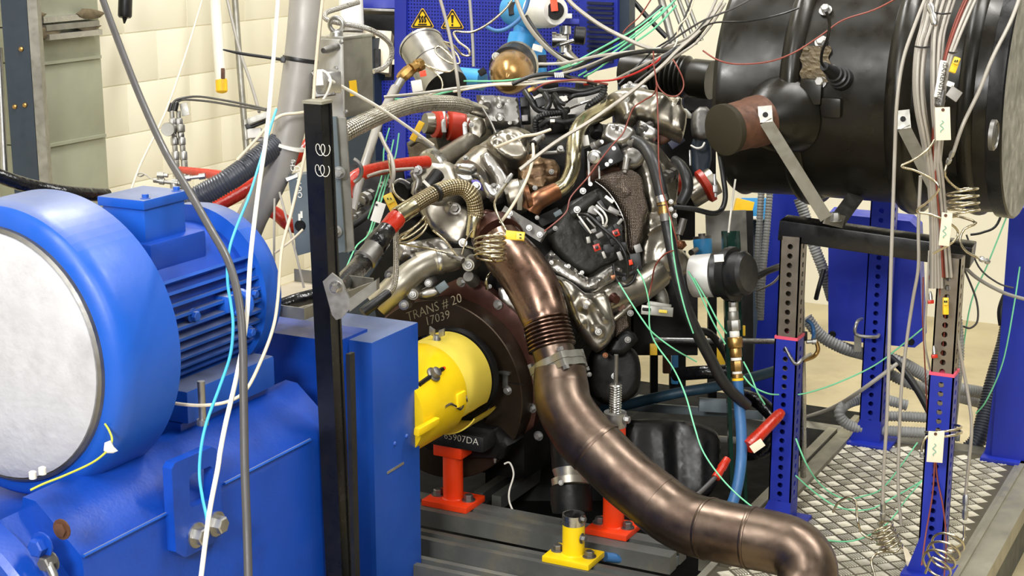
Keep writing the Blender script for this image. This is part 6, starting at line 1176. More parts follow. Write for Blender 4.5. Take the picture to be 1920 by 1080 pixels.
# ------------------------------------------------------------------ hoses on the engine
bh = thing('braided_hose', 'thick bright braided steel hose arching over the left of the engine', 'hose', P(700, 240, 2.95))
tube('braid', [(640, 252, 2.75), (665, 238, 2.78), (716, 215, 2.88), (760, 200, 2.98), (800, 194, 3.08), (846, 194, 3.15), (876, 200, 3.2)], [36, 36, 34, 33, 31, 30, 28], 'braid', bh, 24, 8); tube('end_sleeve', [(872, 199, 3.2), (890, 204, 3.22), (906, 210, 3.25)], 25, 'steel', bh, 20, 4); drum('end_collar', (872, 199, 3.2), (877, 200, 3.2), [(0, 29), (1, 30)], 'steel', bh)
oh = thing('braided_hose', 'old yellowish braided hose curling over in front of the turbine', 'hose', P(700, 470, 2.85))
tube('braid', [(768, 390, 2.92), (800, 370, 2.95), (835, 354, 2.98), (866, 352, 3.0), (886, 370, 3.01), (892, 396, 3.02), (890, 408, 3.02)], 31, 'braid_old', oh, 24, 8); tube('end_sleeve', [(891, 402, 3.02), (889, 418, 3.02), (886, 440, 3.03)], 27, 'pipe_steel', oh, 20, 4); drum('sleeve', (744, 406, 2.9), (776, 386, 2.925), [(0, 33), (0.05, 35), (0.95, 34), (1, 30)], 'pipe_steel', oh)
drum('red_tape', (724, 432, 2.88), (746, 407, 2.9), [(0, 30), (0.1, 34), (0.8, 37), (1, 34)], 'red_tape', oh); drum('black_cuff', (700, 466, 2.85), (726, 430, 2.88), [(0, 38), (0.1, 43), (0.5, 42), (0.55, 38), (1, 36)], 'tarred_rubber', oh); drum('old_fitting', (682, 490, 2.83), (702, 464, 2.85), [(0, 40), (0.1, 46), (0.3, 42), (1, 40)], 'dull_steel', oh)
tube('tarred_hose', [(690, 480, 2.84), (668, 506, 2.8), (645, 528, 2.68), (628, 546, 2.55), (614, 558, 2.5)], [38, 38, 36, 34, 32], 'tarred_rubber', oh, 20, 6); b = B(); q = P(818, 362, 2.96); b.lathe(q, P(835, 354, 2.98)-P(800, 370, 2.95), [(-0.003, W(17, 2.95)), (0.003, W(17, 2.95))], 24); b.build('tie_band', 'cable_black', oh)
ft = thing('braided_line', 'thin braided line with black boot in front of the manifold', 'hose', P(690, 590, 2.95)); tube('braid', [(742, 425, 2.95), (743, 470, 2.95), (742, 515, 2.95), (738, 538, 2.95), (728, 552, 2.95)], 11, 'braid_fine', ft, 12, 6); drum('boot', (730, 548, 2.95), (680, 586, 2.93), [(0, 14), (0.05, 17), (0.5, 18), (0.52, 20), (1, 20)], 'black_rubber', ft)
cable('red_sleeved_hose', [(648, 370, 2.95), (652, 345, 2.97), (680, 325, 3.0), (720, 315, 3.05), (760, 308, 3.1), (800, 304, 3.15)], 26, 'red_tape', 'bright red sleeved hose running from the post to the turbine', 'hose', 'red sleeved hoses', n=16)
cable('twin_cable', [(690, 330, 2.96), (715, 322, 3.0), (745, 318, 3.02), (775, 316, 3.05)], 6, 'cable_grey', 'grey cable lying along the bright red hose')
cable('grey_pipe', [(740, 165, 3.35), (712, 225, 3.2), (690, 290, 3.05), (672, 345, 2.98), (660, 395, 2.95)], 17, 'duct_grey', 'grey pipe slanting down behind the bright braided hose', 'pipe', n=14)
ch = thing('coolant_hose', 'long black coolant hose with brass joint on the engine right side', 'hose', P(1340, 800, 3.0))
tube('upper_hose', [(1188, 264, 3.05), (1206, 274, 3.03), (1222, 298, 3.0), (1234, 336, 2.98), (1241, 368, 2.97), (1244, 385, 2.97)], 25, 'black_rubber', ch, 16, 7); drum('joint', (1244, 378, 2.97), (1247, 402, 2.97), [(0, 28), (0.25, 28), (0.25, 22), (0.6, 22), (0.6, 26), (1, 26)], 'brass', ch); drum('band', (1240, 366, 2.965), (1243, 378, 2.965), [(0, 28), (1, 29)], 'steel', ch); drum('band', (1247, 400, 2.965), (1249, 414, 2.965), [(0, 22), (1, 22)], 'dull_steel', ch)
tube('lower_hose', [(1248, 405, 2.97), (1258, 460, 2.96), (1270, 520, 2.95), (1286, 575, 2.95), (1306, 622, 2.96), (1332, 672, 2.98), (1360, 722, 3.0), (1400, 760, 3.05)], 22, 'black_rubber', ch, 16, 7); drum('tail_nozzle', (1196, 264, 3.04), (1180, 270, 3.05), [(0, 18), (0.3, 20), (1, 16)], 'dull_steel', ch)
for q in ((1258, 392), (1266, 404), (1258, 378)): ebolt(q[0], q[1], 2.95, 9, 'zinc', None, ch)
cable('vapour_hose', [(1262, 388, 3.05), (1300, 392, 3.06), (1335, 400, 3.08), (1352, 394, 3.1), (1360, 370, 3.1), (1356, 330, 3.1), (1350, 290, 3.12), (1346, 250, 3.15)], 10, 'black_rubber', 'black hose bending upward below the silencer', 'hose', n=12)
cable('spare_hose', [(1300, 620, 3.2), (1330, 625, 3.22), (1355, 655, 3.25), (1372, 690, 3.28)], 14, 'black_rubber', 'black hose behind the fittings column', 'hose', n=12)
# rotary actuator and its fittings
ac = thing('actuator', 'silver and black round actuator beside the left stand post', 'actuator', P(1350, 556, 3.1))
drum('steel_drum', (1300, 518, 3.06), (1340, 516, 3.04), [(0, 70), (0.04, 80), (0.9, 82), (1, 80)], 'brushed', ac, 40); drum('black_drum', (1338, 516, 3.04), (1368, 514, 3.03), [(0, 84), (0.9, 84), (1, 78)], 'black_plastic', ac, 40); drum('rim', (1364, 514, 3.03), (1378, 514, 3.02), [(0, 100), (1, 100)], 'black_plastic', ac, 40); drum('black_cap', (1376, 514, 3.02), (1404, 512, 3.0), [(0, 84), (0.8, 82), (1, 70)], 'black_plastic', ac, 40)
ebox('bracket', 1372, 472, 3.04, 14, 20, 14, 'black_plastic', 0, ac); ebox('bracket', 1393, 478, 3.04, 12, 16, 14, 'black_plastic', 0, ac); ebox('data_label', 1348, 484, 2.975, 18, 14, 1, 'white_plastic', 4, ac, bev=0.3); tube('lead', [(1398, 525, 3.05), (1420, 518, 3.05), (1440, 508, 3.08), (1462, 500, 3.12)], 13, 'cable_black', ac, 12, 5); drum('outlet', (1375, 552, 3.06), (1375, 566, 3.06), [(0, 40), (1, 24)], 'black_plastic', ac)
fx = thing('fitting_column', 'column of zinc and brass fittings above the blue hose', 'fittings', P(1384, 708, 3.05))
y = 566
for (h, w, m, n_) in ((10, 15, 'zinc', 6), (8, 14, 'white_plastic', 16), (16, 20, 'galvanised', 16), (20, 25, 'zinc', 6), (12, 19, 'white_plastic', 16), (20, 30, 'brass', 8), (18, 23, 'brass', 16), (6, 20, 'white_plastic', 16), (20, 23, 'brass', 6), (5, 18, 'white_plastic', 16), (8, 21, 'brass', 16), (5, 22, 'yellow_plastic', 16)):
    drum('fitting', (1373+(y-566)*0.07, y, 3.05), (1373+(y+h-566)*0.07, y+h, 3.05), [(0, w*0.92), (0.08, w), (0.92, w), (1, w*0.92)], m, fx, n_); y += h
cable('blue_hose', [(1383, 712, 3.05), (1386, 760, 3.05), (1390, 810, 3.04), (1390, 860, 3.03), (1382, 915, 3.02), (1368, 958, 3.02), (1355, 990, 3.05)], 21, 'hose_blue', 'blue hose hanging down from the fittings column', 'hose', n=18)
cable('blue_hose', [(1135, 1044, 2.9), (1180, 1048, 2.92), (1230, 1044, 2.93), (1270, 1032, 2.95), (1310, 1015, 3.0)], 18, 'hose_blue', 'blue hose lying by the short yellow pillar', 'hose', n=16)
cable('teal_hose', [(1100, 768, 3.5), (1160, 762, 3.45), (1220, 748, 3.42), (1280, 735, 3.4), (1340, 725, 3.4), (1420, 705, 3.45), (1470, 690, 3.5)], 20, 'hose_teal', 'dark teal hose crossing behind the exhaust pipe', 'hose', n=16)
gt = thing('green_post', 'dark green glassy upright bar behind the fittings column', 'post', P(1370, 960, 3.2)); pg1 = P(1370, 480, 3.18)
b = B(); q0 = P(1357, 434, 3.2); q1 = P(1386, 434, 3.2); wv = (q1-q0); 
for (x0_, x1_, nm) in ((1355, 1362, 'bar'), (1380, 1386, 'bar')): 
    b = B(); b.poly([P(x0_, 434, 3.2), P(x1_, 434, 3.2), P(x1_+8, 940, 3.26), P(x0_+8, 940, 3.26)], 0.03, NC); b.build(nm, 'glass_green', gt)
b = B(); b.poly([P(1354, 433, 3.21), P(1387, 433, 3.21), P(1392, 560, 3.23), P(1359, 560, 3.23)], 0.02, NC); b.build('panel', 'glass_green', gt)
cable('white_rod', [(1366, 436, 3.15), (1372, 385, 3.15), (1379, 336, 3.15)], 4, 'cable_white', 'thin white rod standing on the green upright bar', 'rod', seg=2)
bs = thing('blue_filter', 'small light blue filter housing left of the green bar', 'filter', P(1318, 480, 3.4)); drum('bowl', (1317, 448, 3.4), (1319, 482, 3.4), [(0, 34), (0.1, 36), (0.8, 34), (1, 24)], 'light_blue', bs); drum('cap', (1316, 438, 3.4), (1317, 450, 3.4), [(0, 14), (0.4, 14), (0.4, 34), (1, 34)], 'dull_steel', bs); drum('port', (1306, 468, 3.35), (1296, 474, 3.33), [(0, 10), (1, 12)], 'dull_steel', bs)
gp_ = thing('grey_plate', 'pale grey plate behind the blue filter', 'plate', P(1350, 480, 3.6)); ebox('sheet', 1362, 440, 3.6, 76, 90, 8, 'galvanised', 2, gp_)
rw = thing('red_wrapped_hose', 'hose wrapped in red tape with a paper sticker by the left stand post', 'hose', P(1350, 900, 2.95))
drum('red_wrap', (1466, 772, 3.08), (1402, 838, 3.03), [(0, 16), (0.1, 22), (0.7, 24), (1, 28)], 'red_tape', rw); drum('red_wrap', (1364, 860, 3.0), (1342, 896, 2.98), [(0, 14), (0.5, 18), (0.55, 15), (1, 17)], 'red_tape', rw); tube('rod', [(1342, 894, 2.98), (1318, 918, 2.97), (1290, 942, 2.96)], 9, 'cable_darkgrey', rw, 10, 3); ebox('sticker', 1420, 836, 3.0, 26, 16, 1, 'paper', 35, rw, bev=0.3)
cable('tarred_hose', [(1478, 790, 3.2), (1450, 825, 3.2), (1425, 845, 3.22), (1390, 850, 3.25)], 30, 'tarred_rubber', 'fat black hose end behind the red taped hose', 'hose', n=16)
cable('thick_hose', [(1392, 742, 3.35), (1420, 752, 3.3), (1448, 778, 3.28), (1462, 800, 3.28)], 28, 'tarred_rubber', 'short fat hose beside the blue hose', 'hose', n=16)
cable('black_pipe', [(1266, 702, 3.35), (1320, 698, 3.3), (1370, 696, 3.3)], 26, 'tarred_rubber', 'black level pipe behind the coolant hose', 'pipe', n=16)
fr = thing('rear_frame', 'dark steel frame members behind the engine right side', 'frame', P(1300, 800, 3.7))
for (x, y, w, h, m, dd) in ((1226, 610, 14, 300, 'engine_dark', 3.7), (1270, 600, 30, 260, 'engine_dark', 3.75), (1335, 620, 16, 300, 'engine_dark', 3.7), (1400, 560, 22, 330, 'engine_dark', 3.8), (1300, 770, 260, 16, 'rail_side', 3.6), (1300, 820, 320, 12, 'galvanised', 3.65), (1250, 650, 14, 100, 'rust', 3.7), (1265, 690, 12, 60, 'light_blue', 3.72)): ebox('member', x, y, dd, w, h, 20, m, 0 if h > w else -4, fr)
ebox('yellow_plate', 1350, 680, 3.85, 46, 60, 4, 'yellow_plastic', 0, fr); ebox('yellow_plate', 1225, 655, 3.3, 14, 22, 12, 'yellow_plastic', 0, fr); ebox('channel', 1340, 760, 3.5, 60, 26, 14, 'rail_side', -3, fr); ebox('channel', 1395, 620, 3.7, 5, 20, 4, 'yellow_plastic', 0, fr)
sp_ = thing('drain_cock', 'small bright drain cock hanging under the flywheel', 'valve', P(929, 868, 3.1)); drum('body', (929, 846, 3.1), (928, 868, 3.1), [(0, 12), (0.2, 12), (0.2, 7), (0.6, 7), (0.6, 8), (1, 4)], 'zinc', sp_)
cable('white_lead', [(945, 870, 3.1), (956, 868, 3.1), (963, 890, 3.1), (955, 920, 3.1), (955, 940, 3.1), (962, 958, 3.1)], 3.6, 'cable_white', 'short white lead hanging onto the bed rail')
# ------------------------------------------------------------------ capillary coils
def coil(lead_in, c0, c1, w, turns, lead_out, ww, m, label, squash=1.0, fit=None, tilt=None, cat='tube', grp='coiled capillary tubes'):
    a, c = P(*c0), P(*c1); ax = (c-a); d = (c0[2]+c1[2])/2; e1, e2, _ = frame(ax, tilt); r = W(w, d)/2
    pts = [P(*p) for p in lead_in]; n = int(turns*14)
    for i in range(n+1):
        g = 2*math.pi*i/14; pts.append(a+ax*(i/n)+e1*(r*math.cos(g))+e2*(r*math.sin(g)*squash))
    pts += [P(*p) for p in lead_out]
    cp, _ = catmull(pts, 3); t = thing('capillary_coil', label, cat, P(*c1), grp)
    b = B(); b.sweep(cp, W(ww, d)/2, 7); b.build('coiled_tube', m, t, 60)
    for (p0, p1, w_) in (fit or ()): drum('fitting', p0, p1, [(0, w_*0.6), (0.15, w_), (0.4, w_), (0.42, w_*0.7), (0.6, w_*0.7), (0.62, w_), (0.85, w_), (1, w_*0.6)], 'zinc', t, 8)
    return t
def conn(px, py, d, w, h, rot, label, m='yellow_plastic'):
    t = thing('plug_connector', label, 'connector', P(px, py+h/2, d), 'yellow thermocouple plugs'); ebox('shell', px, py, d, w, h, 9, m, rot, t); r = math.radians(rot)
    long_ = w > h; dx, dy = (w*0.27, 0) if long_ else (0, -h*0.27); ebox('socket_half', px+dx*math.cos(r)+dy*math.sin(r), py+dy*math.cos(r)-dx*math.sin(r), d-0.012, w*0.42 if long_ else w*0.8, h*0.8 if long_ else h*0.42, 5, 'pale_yellow', rot, t)
    for k in (-1, 1): ebox('pin_slot', px+(dx+(0 if long_ else k*w*.18))*math.cos(r)+dy*math.sin(r), py+dy*math.cos(r)-dx*math.sin(r)+(k*h*.18 if long_ else 0), d-0.018, 4 if long_ else 2, 2 if long_ else 4, 3, 'black_ink', rot, t, bev=0.3)
    return t
coil([(958, 330, 2.95), (945, 352, 2.94), (928, 378, 2.93), (932, 400, 2.92), (945, 425, 2.92), (950, 440, 2.9)], (919, 443, 2.9), (919, 488, 2.892), 58, 4.5, [(930, 492, 2.9), (900, 470, 2.98), (875, 462, 3.05)], 4.8, 'capillary', 'four turn capillary coil in front of the exhaust elbow', fit=[((960, 326, 2.95), (930, 372, 2.94), 10)], tilt=RT)
conn(966, 442, 2.9, 36, 17, -6, 'yellow plug lying level beside the four turn coil'); conn(735, 383, 2.98, 18, 42, 26, 'yellow plug hanging tilted left of the old braided hose')
cable('capillary_tube', [(952, 440, 2.92), (938, 436, 2.92), (925, 440, 2.92)], 3, 'capillary', 'thin stem joining the level yellow plug to the coil', 'tube')
cable('capillary_tube', [(728, 290, 3.0), (735, 340, 2.98), (740, 362, 2.97), (760, 378, 2.96), (786, 378, 2.97), (805, 368, 2.98)], 5, 'capillary', 'pale capillary sweeping behind the old braided hose', 'tube', 'coiled capillary tubes', n=8)
cable('capillary_tube', [(796, 405, 2.96), (786, 418, 2.95), (768, 432, 2.95), (750, 442, 2.95), (748, 448, 2.95), (762, 446, 2.95), (784, 432, 2.95), (798, 418, 2.95), (796, 410, 2.96), (780, 424, 2.97), (760, 442, 2.97), (748, 454, 2.96), (764, 454, 2.95), (788, 440, 2.94), (800, 424, 2.94), (798, 414, 2.95)], 4.2, 'capillary', 'loose double capillary loop under the old braided hose', 'tube', 'coiled capillary tubes', n=8)
cable('capillary_tube', [(748, 456, 2.96), (780, 462, 2.98), (815, 468, 3.0), (846, 478, 2.99), (864, 487, 2.98)], 4, 'capillary', 'level capillary running to the manifold union', 'tube', 'coiled capillary tubes', n=8)
t = thing('pipe_union', 'small steel union on the silver manifold', 'union', P(862, 490, 2.97)); drum('nut', (838, 476, 2.98), (868, 489, 2.96), [(0, 5), (0.2, 9), (0.4, 9), (0.4, 6), (0.7, 6), (0.7, 12), (1, 12)], 'dull_steel', t, 8)
cable('capillary_tube', [(812, 432, 3.02), (836, 452, 3.0), (852, 474, 2.98), (864, 488, 2.97)], 4, 'capillary', 'short capillary dropping to the manifold union', 'tube')
cable('capillary_tube', [(886, 432, 3.0), (874, 450, 2.99), (866, 478, 2.98)], 3, 'capillary', 'fine copper line beside the braided hose end sleeve', 'tube')
t = thing('paper_tag', 'white blank tag hanging left of the old braided hose', 'tag', P(708, 420, 2.95), 'paper tags'); ebox('tag', 709, 398, 2.95, 19, 38, 0.8, 'white_plastic', -18, t, bev=0.2); ebox('eyelet', 706, 384, 2.945, 4, 4, 0.8, 'black_ink', 0, t, bev=0.2)
# ------------------------------------------------------------------ cables in front of the motor
cable('power_cable', [(186, -20, 2.45), (215, 60, 2.42), (262, 180, 2.36), (310, 285, 2.28), (352, 355, 2.2), (395, 430, 2.12), (428, 490, 2.06), (447, 560, 2.02), (455, 640, 1.99), (457, 760, 1.96), (459, 880, 1.94), (463, 990, 1.92), (466, 1100, 1.9)], 15, 'cable_darkgrey', 'thick dark grey cable hanging in front of the motor', n=14)
cable('white_cable', [(523, -20, 2.3), (512, 120, 2.27), (500, 250, 2.22), (484, 360, 2.15), (470, 480, 2.08), (462, 600, 2.02), (445, 700, 1.98), (424, 790, 1.95), (413, 846, 1.94), (408, 880, 1.93), (392, 965, 1.91), (376, 1090, 1.89)], 9, 'cable_white', 'white cable hanging in front of the motor end shield', n=10)
cable('cyan_cable', [(518, 205, 2.5), (505, 245, 2.45), (490, 295, 2.4), (468, 365, 2.3), (440, 435, 2.15), (428, 480, 2.1), (427, 530, 2.08), (433, 570, 2.07), (437, 610, 2.06), (432, 665, 2.05), (412, 725, 2.03), (388, 790, 2.01), (377, 840, 2.0), (374, 890, 1.995), (380, 935, 1.98), (388, 975, 1.95), (386, 1010, 1.93), (380, 1060, 1.92), (376, 1095, 1.92)], 6, 'cable_cyan', 'bright cyan cable winding down past the motor fins')
cable('beige_cable', [(607, -20, 2.45), (598, 60, 2.45), (590, 150, 2.45), (584, 230, 2.44), (566, 315, 2.42), (546, 400, 2.4), (528, 470, 2.38), (521, 560, 2.35), (512, 615, 2.32), (490, 675, 2.28), (462, 730, 2.25), (430, 752, 2.23), (385, 760, 2.22), (340, 758, 2.22), (302, 751, 2.23)], 6.5, 'cable_beige', 'beige cable hanging before the black post and curling under the motor')
cable('thin_white_cable', [(382, -10, 3.2), (352, 90, 3.1), (318, 190, 2.95), (292, 250, 2.85), (265, 305, 2.75), (248, 350, 2.7), (238, 385, 2.68)], 4, 'cable_beige', 'thin translucent cable crossing the wall on the left')
cable('beige_cable', [(600, 205, 2.7), (560, 212, 2.68), (520, 220, 2.66), (480, 262, 2.66), (445, 300, 2.66)], 6, 'cable_beige', 'beige cable passing behind the white cable near the clamp block')
for i, (p, lab) in enumerate((([(524, 360, 2.62), (540, 420, 2.62), (556, 480, 2.62), (570, 540, 2.62)], 'grey wire leaning between motor and black post'), ([(515, 372, 2.64), (514, 430, 2.64), (514, 490, 2.64)], 'upright grey wire right of the motor end shield'), ([(568, 430, 2.6), (545, 452, 2.6), (516, 474, 2.6)], 'short beige wire slanting right of the motor'))): cable('thin_wire', p, 4.5, 'cable_beige' if i == 2 else 'cable_grey', lab)
cable('earth_wire', [(197, 795, 2.08), (205, 808, 2.07), (210, 826, 2.06), (200, 846, 2.05), (172, 868, 2.03), (120, 892, 2.0), (82, 907, 1.98), (57, 919, 1.97)], 4.5, 'cable_yg', 'yellow green earth wire on top of the blue housing')
t = thing('cable_binder', 'knotted clear binder on the yellow green wire', 'binder', P(205, 850, 2.05)); cast('knot', [(196, 830), (206, 826), (212, 838), (220, 846), (212, 850), (200, 850), (194, 845)], 2.05, 'cable_white', None, 4, 4, 6, parent=t, grid=3)
for q in ((62, 893), (80, 885)): b = B(); b.lathe(P(q[0], q[1]+4, 2.02), Z, [(0, 0.007), (0.012, 0.007), (0.014, 0.004)], 10); tag(b.build('stud', 'white_plastic'), 'small white stud under the fleece edge, '+('left' if q[0] < 70 else 'right')+' of two', 'stud', 'studs under the fleece')
# ------------------------------------------------------------------ fan of wires across the top
fan = [([(965, -10, 3.2), (985, 40, 3.2), (1020, 85, 3.22), (1060, 115, 3.25), (1090, 122, 3.25)], 8, 'cable_grey', 'grey cable curving down in front of the blue meter'), ([(985, 30, 3.25), (1010, 68, 3.25), (1040, 100, 3.25), (1085, 118, 3.28)], 10, 'cable_black', 'black cable beside the grey one in front of the blue meter'),
       ([(1058, -10, 3.1), (1080, 14, 3.1), (1130, 50, 3.1), (1190, 80, 3.1), (1230, 95, 3.1), (1248, 106, 3.1)], 8, 'cable_grey', 'grey cable crossing the louvred blue panel'),
       ([(1352, 5, 2.95), (1320, 50, 2.95), (1270, 95, 2.95), (1240, 125, 2.95), (1180, 175, 2.95), (1110, 225, 2.95), (1040, 268, 2.95), (975, 318, 2.95)], 7.5, 'cable_grey', 'long grey probe cable running diagonally to the engine coil'),
       ([(1275, -8, 3.1), (1230, 32, 3.12), (1170, 78, 3.15), (1110, 108, 3.2), (1050, 130, 3.22), (960, 150, 3.25), (870, 152, 3.3)], 3.6, 'cable_green', 'uppermost pale green wire fanning across the top'), ([(1262, 5, 3.1), (1215, 50, 3.12), (1150, 98, 3.15), (1105, 130, 3.18), (1085, 142, 3.2)], 3.6, 'cable_green', 'middle pale green wire fanning across the top'), ([(1268, 10, 3.12), (1225, 55, 3.12), (1165, 96, 3.15), (1120, 130, 3.18), (1095, 144, 3.2)], 3.6, 'cable_green', 'lower pale green wire fanning across the top'), ([(1245, 12, 3.15), (1190, 55, 3.15), (1130, 88, 3.18), (1060, 124, 3.2), (1000, 145, 3.25)], 3, 'cable_green', 'thin pale green wire ending at the domed regulator'),
       ([(1240, 10, 3.2), (1200, 48, 3.2), (1140, 85, 3.2), (1100, 115, 3.2), (1060, 138, 3.22)], 8, 'cable_black', 'black cable among the green wires'), ([(1345, -5, 3.05), (1310, 60, 3.05), (1260, 88, 3.08), (1180, 98, 3.12), (1120, 105, 3.15), (1060, 118, 3.2), (1010, 120, 3.22)], 6, 'cable_grey', 'grey cable sweeping level below the louvres'), ([(1340, 20, 3.05), (1290, 70, 3.05), (1230, 92, 3.08), (1160, 100, 3.1), (1110, 120, 3.15), (1060, 136, 3.2), (990, 150, 3.2)], 5, 'cable_grey', 'grey cable just under the level sweeping one'),
       ([(1335, 30, 3.0), (1300, 75, 3.0), (1270, 95, 3.0), (1210, 96, 3.05), (1150, 108, 3.1), (1100, 130, 3.12)], 9, 'cable_black', 'black cable arching over the black bellows'), ([(1325, 42, 3.0), (1290, 82, 3.0), (1268, 92, 2.98), (1240, 112, 2.98), (1225, 125, 2.98)], 12, 'cable_black', 'thick black cable twisting down to the bellows'),
       ([(1420, -8, 2.9), (1370, 18, 2.92), (1320, 38, 2.95), (1280, 62, 3.0), (1240, 90, 3.02)], 4, 'cable_darkgrey', 'dark wire leaving over the silencer top'), ([(1498, 15, 2.8), (1460, 28, 2.82), (1400, 40, 2.85), (1330, 45, 2.92), (1290, 80, 3.0)], 4, 'cable_black', 'black wire running along the silencer front'), ([(1355, 0, 3.0), (1330, 40, 3.0), (1300, 70, 3.0), (1250, 100, 3.0), (1200, 125, 3.05), (1150, 150, 3.1)], 4.5, 'cable_grey', 'grey wire inside the bundle by the silencer'),
       ([(1360, 5, 2.98), (1335, 45, 2.98), (1305, 80, 2.98), (1265, 108, 2.98), (1215, 145, 3.0)], 5, 'cable_grey', 'grey wire along the right edge of the bundle'), ([(1348, 10, 3.02), (1322, 52, 3.02), (1288, 88, 3.02), (1240, 118, 3.03), (1190, 155, 3.05)], 4, 'cable_darkgrey', 'dark wire in the middle of the bundle'),
       ([(1300, -8, 3.15), (1270, 60, 3.12), (1228, 92, 3.1), (1200, 118, 3.08), (1160, 158, 3.05)], 3.6, 'cable_black', 'thin black wire dropping straight through the fan'), ([(1225, -8, 3.2), (1200, 30, 3.2), (1178, 50, 3.2), (1168, 62, 3.2)], 2.6, 'cable_brown', 'thin red brown wire above the louvres'), ([(1302, -5, 3.05), (1290, 30, 3.05), (1272, 50, 3.05), (1270, 75, 3.05), (1262, 92, 3.02)], 3, 'cable_beige', 'thin beige wire kinked in the bundle'),
       ([(1238, 108, 2.92), (1228, 118, 2.92), (1190, 138, 2.95), (1150, 150, 3.0), (1115, 152, 3.05)], 4, 'cable_red', 'red wire sloping left from the bundle'), ([(1225, 96, 2.9), (1226, 120, 2.9), (1231, 160, 2.9), (1234, 230, 2.9), (1235, 300, 2.9), (1240, 350, 2.9), (1255, 400, 2.9), (1266, 440, 2.9), (1272, 460, 2.92)], 2.8, 'cable_brown', 'red brown wire hanging down the engine front'), ([(1232, 158, 2.9), (1226, 176, 2.92), (1208, 188, 2.94), (1188, 202, 2.95), (1178, 225, 2.95), (1168, 250, 2.95), (1148, 272, 2.95), (1126, 300, 2.95), (1100, 335, 2.95), (1070, 370, 2.95), (1060, 400, 2.95), (1020, 434, 2.95)], 3, 'cable_brown', 'red brown wire crossing the engine to the link bar'),
       ([(1230, 150, 2.9), (1236, 165, 2.9), (1250, 178, 2.9), (1268, 180, 2.9), (1280, 168, 2.9), (1281, 150, 2.9), (1270, 125, 2.9), (1262, 112, 2.92)], 2.8, 'cable_brown', 'red brown wire looping in front of the bellows'), ([(1318, 95, 2.82), (1345, 112, 2.8), (1380, 120, 2.78), (1440, 116, 2.77), (1490, 98, 2.77), (1540, 66, 2.77), (1580, 38, 2.77), (1640, 18, 2.78), (1690, -8, 2.78)], 3.2, 'cable_brown', 'red brown wire sagging across the silencer'), ([(1262, 470, 2.9), (1245, 478, 2.92), (1228, 500, 2.95), (1222, 530, 3.0), (1215, 560, 3.0)], 3, 'cable_brown', 'red brown wire curving below the front cover')]
for p, w, m, lab in fan: cable('thermocouple_wire' if w < 5 else 'signal_cable', p, w, m, lab, 'wire' if w < 5 else 'cable', 'wires fanning over the engine', n=6, seg=5)
# flat lying harness strands over the engine top
for i, (p, w, m, lab) in enumerate((([(720, 182, 3.25), (790, 175, 3.25), (860, 165, 3.25), (930, 158, 3.25), (1000, 154, 3.22), (1060, 152, 3.22)], 6, 'cable_grey', 'grey strand lying along the engine top'), ([(960, 158, 3.2), (1000, 142, 3.2), (1040, 139, 3.2), (1080, 148, 3.2), (1120, 158, 3.2)], 8, 'cable_black', 'black strand arched over the engine top'), ([(850, 172, 3.24), (920, 160, 3.22), (990, 158, 3.2), (1040, 152, 3.18), (1100, 154, 3.18)], 4.5, 'cable_beige', 'beige strand lying along the engine top'), ([(1000, 170, 3.18), (1020, 158, 3.17), (1050, 152, 3.17), (1090, 150, 3.17), (1140, 158, 3.18)], 4, 'cable_brown', 'rosy strand lying along the engine top'), ([(870, 168, 3.26), (840, 172, 3.26), (790, 184, 3.25), (740, 186, 3.25)], 4, 'cable_green', 'green strand at the left end of the engine top'))): cable('harness_strand', p, w, m, lab, 'cable', 'strands over the engine top', n=8)
ebt = thing('harness_clip', 'white ribbed clip on the black strand', 'clip', P(1048, 146, 3.18))
for k in range(5): ebox('rib', 1041+k*3.6, 141, 3.175, 2.4, 9, 8, 'white_plastic', 8, ebt, bev=0.4)
